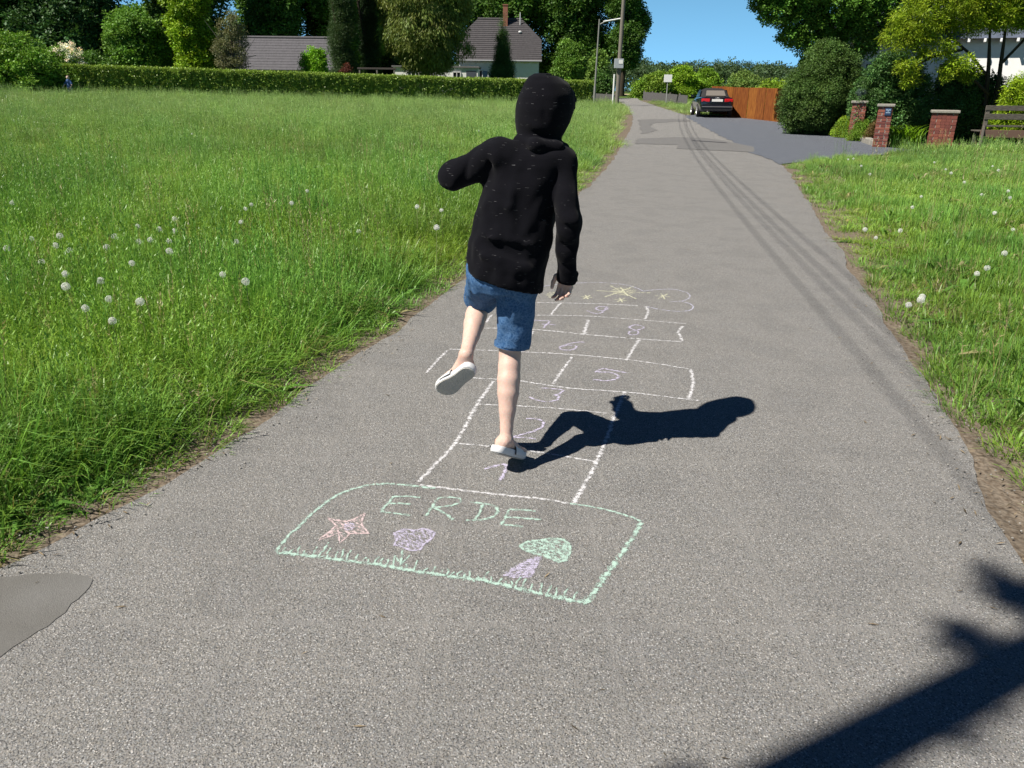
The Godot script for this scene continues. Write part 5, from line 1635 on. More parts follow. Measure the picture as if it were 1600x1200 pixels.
func build_trees() -> void:
	var dark := Color(0.044, 0.098, 0.016)
	var deep := Color(0.042, 0.092, 0.020)
	var mid := Color(0.075, 0.155, 0.022)
	var fresh := Color(0.12, 0.21, 0.015)
	var lime := Color(0.128, 0.19, 0.010)
	var olive := Color(0.085, 0.115, 0.022)
	var bk := "trees behind the hedge"
	# tall trees closing the view behind the meadow
	tree("tall_tree", "dark tall tree rising behind the rounded bush at the end of the hedge", "tree", -44.0, -72.0, "tall", 15.0, 1.5, 15.0, 26, 2300, "broad", Vector2(0.55, 1.0), deep, 101, 0.0, bk)
	tree("tall_tree", "dark tall tree behind the white blossoming shrub", "tree", -35.8, -70.0, "tall", 11.0, 1.0, 15.0, 26, 2200, "broad", Vector2(0.5, 0.95), Color(0.028, 0.066, 0.020), 102, 0.0, bk)
	tree("tall_tree", "dark tall tree behind the round green tree and the lime green tree", "tree", -33.0, -84.0, "tall", 15.0, 1.0, 16.0, 24, 1900, "broad", Vector2(0.55, 1.0), deep, 103, 0.05, bk)
	tree("tall_tree", "mid green tall tree standing over the ridge of the long grey roof", "tree", -25.5, -88.0, "tall", 13.5, 2.0, 16.0, 26, 2300, "broad", Vector2(0.5, 0.95), Color(0.045, 0.11, 0.018), 104, 0.12, bk)
	tree("tall_tree", "mid green tall tree between the long grey roof and the dark columnar conifers", "tree", -17.5, -92.0, "tall", 12.5, 1.0, 16.0, 26, 2200, "broad", Vector2(0.5, 0.95), mid, 105, 0.10, bk)
	tree("tall_tree", "dark tall tree behind the chimney of the white house", "tree", -2.2, -100.0, "tall", 16.0, 1.0, 18.0, 28, 2300, "broad", Vector2(0.6, 1.1), dark, 106, 0.0, bk)
	tree("tall_tree", "dark tall tree behind the olive green willow", "tree", -11.0, -97.0, "tall", 10.0, 1.0, 17.0, 22, 1600, "broad", Vector2(0.6, 1.1), deep, 111, 0.0, bk)
	tree("tall_tree", "broad dark tree rising behind the street lamp and the wooden pole", "tree", 6.4, -97.0, "tall", 10.0, 1.5, 16.5, 30, 2800, "broad", Vector2(0.45, 0.9), dark, 107, 0.05, bk)
	tree("tall_tree", "dark tree with a drooping branch on the field side of the wooden pole", "tree", 12.0, -93.0, "tall", 5.4, 3.8, 16.5, 20, 1700, "broad", Vector2(0.4, 0.75), dark, 108, 0.1, bk)
	tree("tall_tree", "dark tall tree seen between the lime green tree and the grey roof", "tree", -30.0, -97.0, "tall", 13.0, 1.0, 17.0, 24, 1900, "broad", Vector2(0.6, 1.1), dark, 112, 0.0, bk)
	tree("tall_tree", "dark tall tree seen above the middle of the grey roof", "tree", -22.5, -101.0, "tall", 13.0, 1.0, 17.0, 24, 1900, "broad", Vector2(0.6, 1.1), dark, 99, 0.04, bk)
	tree("tall_tree", "dark tall tree seen above the bright globe bush", "tree", -15.5, -100.0, "tall", 10.0, 1.0, 17.0, 24, 1500, "broad", Vector2(0.6, 1.1), deep, 98, 0.0, bk)
	# behind and along the hedge
	tree("rounded_bush", "big rounded green bush at the end of the clipped hedge", "bush", -27.0, -44.6, "mound", 6.0, 0.1, 2.75, 22, 1700, "broad", Vector2(0.22, 0.42), Color(0.075, 0.15, 0.018), 109)
	var bl := tree("blossoming_shrub", "shrub covered in white blossom behind the rounded bush", "shrub", -27.3, -50.0, "round", 2.8, 0.6, 2.5, 12, 420, "broad", Vector2(0.2, 0.35), mid, 110)
	foliage(bl, "blossom", lobes("round", 2.9, 2.9, 0.9, 2.65, 14, 113), 260, "broad", Vector2(0.10, 0.2), Color(0.62, 0.60, 0.52), 114)
	tree("round_tree", "round mid green tree behind the clipped hedge", "tree", -26.1, -58.0, "round", 4.6, 0.3, 5.4, 20, 1500, "broad", Vector2(0.3, 0.55), mid, 115)
	tree("low_shrub", "low green shrub spilling over the clipped hedge below the round tree", "shrub", -28.2, -55.0, "mound", 4.4, 0.2, 2.2, 14, 700, "broad", Vector2(0.25, 0.45), Color(0.05, 0.11, 0.018), 116)
	tree("lime_tree", "bright lime green tree beside the long grey roof", "tree", -21.7, -57.0, "tall", 6.2, 0.6, 8.6, 30, 2300, "broad", Vector2(0.28, 0.5), Color(0.12, 0.20, 0.012), 117, 0.12)
	var gr := tree("sparse_tree", "half bare grey tree in front of the long grey roof", "tree", -18.8, -55.5, "round", 2.6, 0.6, 5.2, 14, 230, "small", Vector2(0.25, 0.45), Color(0.10, 0.11, 0.05), 118, 0.2)
	var rr := rnd(9)
	var mb := MB.new()
	for k in 60:
		var a := Vector3(rr.randf_range(-0.25, 0.25), rr.randf_range(0.8, 2.6), rr.randf_range(-0.25, 0.25))
		var e := a + Vector3(rr.randf_range(-1.3, 1.3), rr.randf_range(0.4, 2.2), rr.randf_range(-0.9, 0.9))
		mb.tube([a, a.lerp(e, 0.5) + Vector3(0, 0.1, 0), e], [0.03, 0.02, 0.008], 4, false)
	obj(gr, "twigs", mb.mesh(), bark(false)).set_meta("kind", "stuff")
	tree("globe_bush", "small bright green globe bush in front of the grey roof", "bush", -14.6, -60.0, "round", 2.4, 0.4, 3.3, 12, 700, "broad", Vector2(0.2, 0.36), Color(0.10, 0.22, 0.012), 119)
	tree("columnar_conifer", "wide dark columnar conifer beside the bright globe bush", "tree", -13.1, -64.0, "column", 2.4, 0.2, 10.0, 20, 1500, "needle", Vector2(0.35, 0.6), Color(0.034, 0.062, 0.022), 120)
	tree("columnar_conifer", "narrow dark columnar conifer beside the willow", "tree", -11.4, -66.0, "column", 1.7, 0.2, 9.0, 18, 1100, "needle", Vector2(0.3, 0.55), Color(0.022, 0.042, 0.016), 121)
	tree("copper_shrub", "small dark red shrub at the foot of the columnar conifers", "shrub", -12.5, -61.5, "mound", 1.3, 0.2, 2.4, 8, 260, "broad", Vector2(0.15, 0.28), Color(0.09, 0.028, 0.02), 122)
	tree("willow_tree", "large olive green willow with hanging twigs in front of the white annex", "tree", -7.0, -66.5, "round", 8.4, 2.3, 11.0, 34, 3000, "willow", Vector2(0.5, 0.85), olive, 123, 0.16)
	tree("spruce_tree", "pointed dark green spruce in front of the white house", "tree", -1.1, -69.5, "cone", 2.7, 0.2, 6.3, 20, 1500, "needle", Vector2(0.3, 0.5), Color(0.038, 0.082, 0.022), 124)
	tree("pale_shrub", "tall pale green shrub between the white house and the street lamp", "shrub", 4.6, -70.0, "round", 3.2, 0.3, 4.6, 16, 1000, "broad", Vector2(0.25, 0.45), Color(0.075, 0.15, 0.022), 125)
	tree("pale_shrub", "smaller pale green shrub behind the street lamp", "shrub", 7.3, -73.0, "round", 2.4, 0.3, 4.0, 14, 700, "broad", Vector2(0.25, 0.45), Color(0.09, 0.16, 0.03), 126)
	tree("garden_bush", "dark bush at the end of the hedge beside the wooden pole", "bush", 6.7, -64.0, "mound", 1.9, 0.1, 2.2, 10, 520, "broad", Vector2(0.2, 0.4), deep, 127)
	# beyond the bend of the lane
	tree("field_bush", "pale green bush behind the white sign", "bush", 13.6, -80.0, "mound", 4.0, 0.2, 2.2, 14, 900, "broad", Vector2(0.3, 0.5), Color(0.10, 0.17, 0.02), 128)
	tree("field_bush", "bright green upright bush between the sign and the parked car", "bush", 16.6, -82.0, "mound", 3.2, 0.2, 2.9, 14, 900, "broad", Vector2(0.3, 0.5), fresh, 129)
	tree("field_bush", "bright green bush behind the roof of the parked car", "bush", 19.0, -84.0, "mound", 4.4, 0.2, 2.6, 14, 900, "broad", Vector2(0.3, 0.5), Color(0.10, 0.19, 0.016), 130)
	tree("field_bush", "grey green bush behind the rusty fence", "bush", 22.5, -80.0, "mound", 5.0, 0.2, 2.2, 14, 800, "broad", Vector2(0.3, 0.5), Color(0.08, 0.13, 0.03), 131)
	tree("fence_bush", "low bright bush looking over the top of the rusty fence", "bush", 14.2, -45.0, "mound", 3.4, 0.2, 1.75, 12, 600, "broad", Vector2(0.18, 0.32), Color(0.13, 0.21, 0.02), 132)
	tree("fence_bush", "dark low bush over the rusty fence next to the large rounded shrub", "bush", 13.6, -38.5, "mound", 2.2, 0.2, 1.95, 10, 500, "broad", Vector2(0.16, 0.3), Color(0.045, 0.10, 0.015), 146)
	# the garden beside the driveway
	var big := thing("overhanging_tree", "large dark green tree with branches hanging over the driveway", "tree", Vector3(13.4, ground_y(13.4, -36.0), -36.0))
	var bb := []
	for q in [[0.2, 5.2, 0.0, 2.0, 1.6, 1.8], [-1.6, 5.6, 0.3, 1.5, 1.2, 1.4], [-2.9, 5.7, 0.4, 1.1, 0.75, 1.0], [-3.8, 5.9, 0.4, 0.8, 0.5, 0.8], [-4.5, 6.2, 0.4, 0.7, 0.4, 0.6], [-5.0, 6.7, 0.4, 0.7, 0.4, 0.6], [-3.5, 5.2, 0.4, 0.5, 0.3, 0.5], [-4.3, 5.5, 0.3, 0.6, 0.35, 0.6], [-3.0, 4.8, 0.3, 0.6, 0.35, 0.6], [-3.0, 6.9, 0.2, 1.2, 0.8, 1.2], [-2.4, 4.5, 0.3, 0.8, 0.6, 0.8], [-1.3, 4.2, 0.2, 1.0, 0.7, 0.9], [-0.7, 3.4, 0.2, 0.9, 0.7, 0.8], [-1.7, 3.5, 0.3, 0.6, 0.35, 0.6], [0.9, 3.6, 0.0, 1.2, 1.0, 1.2], [1.9, 5.0, 0.0, 1.6, 1.4, 1.4], [0.0, 7.0, 0.0, 2.2, 1.4, 2.0], [-2.0, 7.0, 0.0, 1.6, 1.0, 1.5], [-0.3, 2.6, 0.0, 0.8, 0.6, 0.8], [2.4, 6.6, 0.0, 1.6, 1.2, 1.5]]:
		bb.append([Vector3(q[0], q[1], q[2]), Vector3(q[3], q[4], q[5])])
	foliage(big, "crown", bb, 4200, "broad", Vector2(0.17, 0.34), Color(0.060, 0.135, 0.016), 140, 0.3)
	trunk(big, 5.0, 0.2, bb, 141)
	tree("rounded_shrub", "large rounded olive green shrub between the rusty fence and the brick pillars", "shrub", 10.55, -28.4, "round", 2.7, -0.2, 3.0, 30, 4200, "small", Vector2(0.14, 0.26), Color(0.046, 0.088, 0.020), 142, 0.0, "", 2.4)
	var yel := thing("golden_tree", "golden green multi-stemmed tree in front of the white house beside the driveway", "tree", Vector3(14.15, ground_y(14.15, -24.6), -24.6))
	var yb := []
	for q in [[-0.2, 4.0, 0.0, 1.5, 0.9, 1.2], [-1.7, 3.9, 0.2, 1.2, 0.8, 1.0], [-2.6, 3.4, 0.3, 0.8, 0.6, 0.8], [-3.0, 2.9, 0.3, 0.6, 0.4, 0.6], [-2.2, 2.7, 0.4, 0.7, 0.4, 0.6], [-1.2, 3.35, 0.3, 0.8, 0.4, 0.7], [-0.5, 3.4, 0.5, 0.5, 0.3, 0.5], [0.9, 4.0, 0.0, 1.2, 0.8, 1.0], [1.3, 3.4, 0.3, 0.7, 0.4, 0.6], [0.75, 3.0, 0.5, 0.25, 0.15, 0.25], [-2.9, 2.1, 0.6, 0.3, 0.25, 0.3], [-1.45, 2.2, 0.6, 0.42, 0.25, 0.4], [-1.75, 1.95, 0.6, 0.3, 0.2, 0.3], [-1.1, 1.95, 0.6, 0.25, 0.2, 0.3], [-0.3, 5.0, 0.0, 1.6, 0.8, 1.3], [-2.7, 1.75, 0.6, 0.22, 0.18, 0.25], [0.1, 3.2, 0.5, 0.25, 0.2, 0.25]]:
		yb.append([Vector3(q[0], q[1], q[2]), Vector3(q[3], q[4], q[5])])
	foliage(yel, "crown", yb, 4400, "long", Vector2(0.10, 0.2), lime, 143, 0.2)
	for q in [[[0, -0.1, 0], [-0.05, 1.0, 0], [-0.25, 2.2, 0.05], [-0.45, 3.4, 0]], [[0.02, 0.3, 0], [0.18, 1.4, 0.05], [0.12, 2.3, 0], [-0.05, 3.6, 0.1]], [[-0.2, 1.9, 0], [-0.9, 2.5, 0.1], [-1.7, 3.0, 0.2], [-2.4, 3.2, 0.2]], [[0.1, 2.2, 0], [0.6, 2.9, 0.1], [1.0, 3.6, 0.1], [1.2, 4.2, 0]], [[-0.1, 1.4, 0.1], [-0.8, 1.8, 0.4], [-1.4, 2.1, 0.5], [-1.7, 2.2, 0.5]], [[-1.2, 2.6, 0.2], [-2.1, 2.4, 0.4], [-2.7, 2.1, 0.5], [-2.9, 1.9, 0.5]]]:
		mb = MB.new()
		var pts := []
		for p in q: pts.append(Vector3(p[0], p[1], p[2]))
		var th: float = 0.085 if pts[0].y < 0.4 else 0.045
		mb.tube(pts, [th, th * 0.85, th * 0.65, th * 0.3], 9)
		obj(yel, "stem", mb.mesh(), bark())
	tree("evergreen_shrub", "dark evergreen shrub behind the brick pillars nearest the driveway", "shrub", 11.6, -25.6, "round", 2.8, -0.1, 2.5, 24, 2400, "broad", Vector2(0.10, 0.2), Color(0.045, 0.100, 0.026), 144, 0.0, "", 1.8)
	tree("evergreen_shrub", "dark evergreen shrub between the wide brick pillar and the wooden bench", "shrub", 13.7, -25.3, "round", 3.0, -0.1, 1.95, 24, 2400, "broad", Vector2(0.10, 0.2), Color(0.048, 0.105, 0.028), 145, 0.0, "", 1.8)
	tree("golden_shrub", "golden green shrub behind the wooden bench", "shrub", 14.75, -23.6, "round", 1.9, 0.3, 2.0, 16, 1100, "long", Vector2(0.10, 0.19), Color(0.15, 0.23, 0.012), 147)
	tree("border_plant", "low leafy green plant beside the kerb stones", "plant", 10.75, -25.0, "mound", 0.9, 0.05, 0.6, 8, 300, "small", Vector2(0.10, 0.18), Color(0.10, 0.18, 0.02), 148)
	tree("border_plant", "low bright green plant between the rounded shrub and the kerb stones", "plant", 10.9, -26.8, "mound", 0.8, 0.05, 0.62, 8, 260, "small", Vector2(0.10, 0.18), Color(0.13, 0.21, 0.018), 149)
	tree("border_plant", "reddish low plant in front of the far brick pillar", "plant", 10.75, -24.2, "mound", 0.6, 0.05, 0.62, 7, 190, "small", Vector2(0.09, 0.16), Color(0.085, 0.06, 0.02), 150)
	# day lilies with long arching leaves between the two pillars
	var lily := thing("day_lily", "bright green clump of long arching leaves between two brick pillars", "plant", Vector3(11.0, ground_y(11.0, -22.75), -22.75))
	var r := rnd(66)
	mb = MB.new()
	for k in 130:
		var a := r.randf() * TAU
		var b := Vector3(r.randf_range(-0.42, 0.42), 0, r.randf_range(-0.18, 0.18))
		var dir := Vector3(cos(a), 0, sin(a))
		var h := r.randf_range(0.45, 0.8)
		var sd := Vector3(-dir.z, 0, dir.x) * 0.016
		var s := r.randf_range(0.75, 1.25)
		mb.tint = Color(0.15 * s, 0.29 * s, 0.014 * s)
		var last := b
		for j in 5:
			var t := (j + 1) / 5.0
			var p := b + Vector3.UP * h * (1.5 * t - 0.75 * t * t) + dir * h * 0.75 * t * t
			mb.quad(last - sd * (1.2 - t + 0.2), last + sd * (1.2 - t + 0.2), p + sd * (1.05 - t), p - sd * (1.05 - t))
			last = p
	var lo := obj(lily, "leaves", mb.mesh(false), leafy("lily_leaf", 0.4, 0.5))
	lo.set_meta("kind", "stuff")
	# clipped hedge along the far side of the meadow
	build_hedge()
	# the far wood: one mass on the horizon
	var wood := []
	r = rnd(31)
	var ridge := FastNoiseLite.new()
	ridge.seed = 3
	ridge.frequency = 0.03
	var where := [[], [], []]
	var tints := [[], [], []]
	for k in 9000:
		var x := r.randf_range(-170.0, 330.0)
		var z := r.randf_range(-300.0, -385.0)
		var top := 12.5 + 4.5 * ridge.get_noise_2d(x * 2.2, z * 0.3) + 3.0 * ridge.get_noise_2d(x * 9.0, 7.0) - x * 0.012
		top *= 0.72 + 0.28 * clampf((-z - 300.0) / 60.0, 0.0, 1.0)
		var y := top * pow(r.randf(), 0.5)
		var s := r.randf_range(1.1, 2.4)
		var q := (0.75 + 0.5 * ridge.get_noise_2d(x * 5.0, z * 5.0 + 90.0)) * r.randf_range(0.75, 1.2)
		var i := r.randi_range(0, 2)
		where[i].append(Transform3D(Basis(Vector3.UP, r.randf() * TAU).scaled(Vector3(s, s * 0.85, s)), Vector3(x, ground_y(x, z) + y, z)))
		tints[i].append(Color(0.090 * q, 0.155 * q, 0.062 * q))  # leaf colour lightened and dulled: distance haze painted in, no fog
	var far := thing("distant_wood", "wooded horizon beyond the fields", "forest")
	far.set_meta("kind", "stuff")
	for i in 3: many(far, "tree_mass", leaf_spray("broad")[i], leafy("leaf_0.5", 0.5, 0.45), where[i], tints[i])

func build_hedge() -> void:
	var a := Vector3(-26.2, 0, -47.6)
	var b := Vector3(5.6, 0, -60.0)
	var dir := (b - a).normalized()
	var nrm := Vector3(-dir.z, 0, dir.x)
	var len := a.distance_to(b)
	var t := thing("clipped_hedge", "long clipped green hedge along the far side of the meadow", "hedge", Vector3(a.x, ground_y(a.x, a.z), a.z))
	var r := rnd(55)
	var where := [[], [], []]
	var tints := [[], [], []]
	for k in 14000:
		var u := r.randf() * len
		var p := a + dir * u
		var gy := ground_y(p.x, p.z)
		var side := r.randf()
		var y := r.randf_range(0.05, 1.5)
		var off := 0.40
		if side > 0.66 and side <= 0.93: off = r.randf_range(-0.34, 0.34)
		elif side < 0.30: y = 1.44 + r.randf_range(-0.06, 0.05); off = r.randf_range(-0.42, 0.42)
		elif side > 0.93: off = -0.40
		p += nrm * (off + r.randf_range(-0.06, 0.05))
		p.y = gy + y
		var s := r.randf_range(0.12, 0.22)
		var q := r.randf_range(0.7, 1.3)
		var i := r.randi_range(0, 2)
		where[i].append(Transform3D(Basis.from_euler(Vector3(r.randf_range(-0.4, 0.4), r.randf() * TAU, 0)).scaled(Vector3.ONE * s), p - t.position))
		tints[i].append(Color(0.26 * q, 0.38 * q, 0.07 * q))
	for i in 3: many(t, "foliage", leaf_spray("broad")[i], leafy("leaf_hedge", 0.32, 0.35), where[i], tints[i])

# ---------------------------------------------------------------- buildings, street furniture, car
func roof_tiles(key: String, c: Color) -> StandardMaterial3D:
	if mats.has(key): return mats[key]
	var m := mat(key, Color(1, 1, 1), 0.7, 0.4)
	m.albedo_texture = noise_tex(key, 512, 0.05, FastNoiseLite.TYPE_CELLULAR, [c * 0.75, c, c * 1.2, c * 0.9, c * 1.1], 1, 17)
	triplanar(m, 0.35)
	return m

# courses of tiles on a sloping face given by its eave and ridge corners (seen from outside: left to right)
func courses(parent: Node3D, el: Vector3, er: Vector3, rr: Vector3, rl: Vector3, n: int, m: Material) -> void:
	var nn := (er - el).cross(rl - el).normalized()
	for k in n:
		var a := float(k) / n
		var b := float(k + 1) / n + 0.012
		var mb := MB.new()
		var p0 := el.lerp(rl, a) + nn * 0.04; var p1 := er.lerp(rr, a) + nn * 0.04
		var p2 := er.lerp(rr, b) + nn * 0.015; var p3 := el.lerp(rl, b) + nn * 0.015
		mb.quad(p0, p1, p2, p3)
		mb.quad(p0 - nn * 0.03, p1 - nn * 0.03, p1, p0)
		obj(parent, "tile_course", mb.mesh(), m)

func window(parent: Node3D, c: Vector3, w: float, h: float) -> void:
	var mb := MB.new()
	for q in [[0, h / 2, w, 0.08], [0, -h / 2, w, 0.08], [-w / 2, 0, 0.08, h], [w / 2, 0, 0.08, h], [0, 0, 0.06, h]]:
		mb.box(c + Vector3(q[0], q[1], 0.03), Vector3(q[2], q[3], 0.10))
	var f := obj(parent, "window", mb.mesh(), mat("window_frame", Color(0.7, 0.7, 0.7), 0.5))
	mb = MB.new()
	mb.box(c + Vector3(0, 0, 0.005), Vector3(w, h, 0.02))
	obj(f, "pane", mb.mesh(), mat("dark_glass", Color(0.02, 0.025, 0.03), 0.08))

func build_houses() -> void:
	var white := mat("white_render", Color(0.74, 0.74, 0.73), 0.9, 0.3)
	white.albedo_texture = noise_tex("render_grain", 256, 0.03, FastNoiseLite.TYPE_SIMPLEX_SMOOTH, [grey(0.9), grey(1.0), grey(0.95)], 5, 19)
	triplanar(white, 0.4)
	var tiles := roof_tiles("slate_tiles", Color(0.060, 0.056, 0.060))
	# white house with a half-hipped roof; ridge runs left to right
	var hx := -1.6
	var t := thing("white_house", "white house with a dark half-hipped roof and brick chimney behind the spruce", "house", Vector3(hx, ground_y(hx, -84.0), -84.0))
	var W := 4.1
	var D := 4.0
	var e := 3.1
	var rdg := 6.95
	var mb := MB.new()
	mb.box(Vector3(0, e * 0.5 - 0.2, 0), Vector3(W * 2 - 0.5, e + 0.4, D * 2 - 0.8))
	obj(t, "wall", mb.mesh(), white)
	var kx := 1.9   # how far the hips cut into the ridge
	var ky := 5.0   # height at which the hips begin
	var kz := D * (1.0 - (ky - e) / (rdg - e))
	var roof := Node3D.new()
	roof.name = "roof"
	t.add_child(roof)
	mb = MB.new()
	for s in [1.0, -1.0]:
		var f := [Vector3(-W, e, D * s), Vector3(W, e, D * s), Vector3(W, ky, kz * s), Vector3(W - kx, rdg, 0), Vector3(-W + kx, rdg, 0), Vector3(-W, ky, kz * s)]
		for j in range(1, 5):
			if s > 0: mb.tri(f[0], f[j], f[j + 1])
			else: mb.tri(f[0], f[j + 1], f[j])
		mb.tri(Vector3(W * s, ky, kz * s), Vector3(W * s, ky, -kz * s), Vector3((W - kx) * s, rdg, 0))
		mb.quad(Vector3((W - 0.25) * s, e - 0.1, D * s), Vector3((W - 0.25) * s, e - 0.1, -D * s), Vector3((W - 0.25) * s, ky, -kz * s), Vector3((W - 0.25) * s, ky, kz * s))
	mb.quad(Vector3(-W, e - 0.02, D), Vector3(-W, e - 0.02, -D), Vector3(W, e - 0.02, -D), Vector3(W, e - 0.02, D))
	obj(roof, "roof_deck", mb.mesh(), tiles)
	for part in [[0.0, 0.49, 10], [0.49, 0.99, 10]]:
		for k in part[2]:
			var a: float = lerpf(part[0], part[1], float(k) / part[2])
			var b: float = lerpf(part[0], part[1], float(k + 1) / part[2])
			var wa := W - maxf(0.0, (a - 0.494) / 0.506) * kx
			var wb := W - maxf(0.0, (b - 0.494) / 0.506) * kx
			var m2 := MB.new()
			var p0 := Vector3(-wa, lerpf(e, rdg, a) + 0.06, D * (1 - a) + 0.06); var p1 := Vector3(wa, p0.y, p0.z)
			var p2 := Vector3(wb, lerpf(e, rdg, b) + 0.02, D * (1 - b) + 0.02); var p3 := Vector3(-wb, p2.y, p2.z)
			m2.quad(p0, p1, p2, p3)
			m2.quad(p0 - Vector3(0, 0.05, 0.0), p1 - Vector3(0, 0.05, 0.0), p1, p0)
			obj(roof, "tile_course", m2.mesh(), tiles)
	mb = MB.new()
	mb.tube([Vector3(-W + kx, rdg + 0.03, 0), Vector3(W - kx, rdg + 0.03, 0)], [0.13, 0.13], 8)
	obj(roof, "ridge_tiles", mb.mesh(), tiles)
	mb = MB.new()
	mb.box(Vector3(0.55, rdg + 0.25, 0.5), Vector3(0.46, 1.9, 0.5), 0.01)
	mb.box(Vector3(0.55, rdg + 1.24, 0.5), Vector3(0.54, 0.10, 0.58), 0.01)
	obj(roof, "chimney", mb.mesh(), mat("chimney_brick", Color(0.25, 0.10, 0.065), 0.9))
	mb = MB.new()
	mb.tube([Vector3(2.0, rdg - 0.6, 0.6), Vector3(2.0, rdg + 0.6, 0.6)], [0.05, 0.05], 6)
	obj(roof, "antenna", mb.mesh(), mat("pale_metal", Color(0.6, 0.6, 0.6), 0.4))
	mb = MB.new()
	mb.ball(Vector3(2.0, rdg - 1.2, 1.5), Vector3(0.17, 0.12, 0.08), 10, 6)
	obj(roof, "satellite_dish", mb.mesh(), mat("pale_metal", Color(0.6, 0.6, 0.6), 0.4))
	mb = MB.new()
	mb.tube([Vector3(-W, e - 0.05, D + 0.06), Vector3(W, e - 0.05, D + 0.06)], [0.08, 0.08], 8)
	obj(t, "gutter", mb.mesh(), mat("zinc", Color(0.25, 0.26, 0.27), 0.5))
	window(t, Vector3(-1.6, 1.6, D - 0.4), 1.1, 1.2)
	window(t, Vector3(0.9, 1.6, D - 0.4), 1.1, 1.2)
	# low white annex between the willow and the house
	var an := thing("white_annex", "low white flat-roofed annex below the willow", "building", Vector3(-7.2, ground_y(-7.2, -77.0), -77.0))
	mb = MB.new()
	mb.box(Vector3(0, 1.0, 0), Vector3(7.6, 2.4, 4.0))
	obj(an, "wall", mb.mesh(), white)
	mb = MB.new()
	mb.box(Vector3(0, 2.27, 0), Vector3(7.9, 0.14, 4.3), 0.01)
	obj(an, "flat_roof", mb.mesh(), mat("felt", Color(0.12, 0.12, 0.12), 0.9))
	window(an, Vector3(1.9, 1.5, 2.0), 0.7, 0.7)
	window(an, Vector3(-2.2, 1.5, 2.0), 0.7, 0.7)
	mb = MB.new()
	mb.box(Vector3(3.2, 0.95, 2.0), Vector3(0.9, 2.0, 0.06), 0.01)
	obj(an, "door", mb.mesh(), mat("dark_door", Color(0.06, 0.07, 0.09), 0.6))
	# long low bungalow with a grey tiled roof
	var bg := thing("grey_bungalow", "long low bungalow with a grey tiled roof behind the globe bush", "house", Vector3(-20.3, ground_y(-20.3, -75.0), -75.0))
	mb = MB.new()
	mb.box(Vector3(0, 0.7, 0), Vector3(9.0, 2.0, 5.4))
	obj(bg, "wall", mb.mesh(), white)
	var br := Node3D.new()
	br.name = "roof"
	bg.add_child(br)
	var grey_t := roof_tiles("grey_tiles", Color(0.080, 0.078, 0.088))
	mb = MB.new()
	mb.quad(Vector3(-4.8, 1.5, 3.2), Vector3(4.8, 1.5, 3.2), Vector3(4.8, 4.2, 0), Vector3(-4.8, 4.2, 0))
	mb.quad(Vector3(4.8, 1.5, -3.2), Vector3(-4.8, 1.5, -3.2), Vector3(-4.8, 4.2, 0), Vector3(4.8, 4.2, 0))
	mb.tri(Vector3(4.8, 1.5, 3.2), Vector3(4.8, 1.5, -3.2), Vector3(4.8, 4.2, 0))
	mb.tri(Vector3(-4.8, 1.5, -3.2), Vector3(-4.8, 1.5, 3.2), Vector3(-4.8, 4.2, 0))
	obj(br, "roof_deck", mb.mesh(), grey_t)
	courses(br, Vector3(-4.8, 1.5, 3.2), Vector3(4.8, 1.5, 3.2), Vector3(4.8, 4.2, 0), Vector3(-4.8, 4.2, 0), 12, grey_t)
	mb = MB.new()
	mb.tube([Vector3(-4.8, 4.25, 0), Vector3(4.8, 4.25, 0)], [0.12, 0.12], 8)
	obj(br, "ridge_tiles", mb.mesh(), grey_t)
	# white house behind the golden tree
	var rh := thing("white_villa", "white house with slate blue roof behind the golden green tree", "house", Vector3(20.6, ground_y(20.6, -40.0), -40.0), "", -0.5)
	mb = MB.new()
	mb.box(Vector3(0, 1.7, 0), Vector3(9.0, 3.8, 7.0))
	obj(rh, "wall", mb.mesh(), white)
	var blue := roof_tiles("blue_slate", Color(0.07, 0.085, 0.12))
	mb = MB.new()
	mb.quad(Vector3(-4.9, 3.5, 4.0), Vector3(4.9, 3.5, 4.0), Vector3(4.9, 6.6, 0), Vector3(-4.9, 6.6, 0))
	mb.quad(Vector3(4.9, 3.5, -4.0), Vector3(-4.9, 3.5, -4.0), Vector3(-4.9, 6.6, 0), Vector3(4.9, 6.6, 0))
	mb.tri(Vector3(4.9, 3.5, 4.0), Vector3(4.9, 3.5, -4.0), Vector3(4.9, 6.6, 0))
	mb.tri(Vector3(-4.9, 3.5, -4.0), Vector3(-4.9, 3.5, 4.0), Vector3(-4.9, 6.6, 0))
	obj(rh, "roof", mb.mesh(), blue)
	for k in 16:
		mb = MB.new()
		mb.box(Vector3(-4.6 + k * 0.6, 3.42, 3.8), Vector3(0.10, 0.14, 0.6), 0.01)
		obj(rh, "rafter_end", mb.mesh(), mat("white_paint", Color(0.78, 0.78, 0.78), 0.5))
	window(rh, Vector3(-2.6, 1.9, 3.5), 1.2, 1.3)
	window(rh, Vector3(0.4, 1.9, 3.5), 1.2, 1.3)

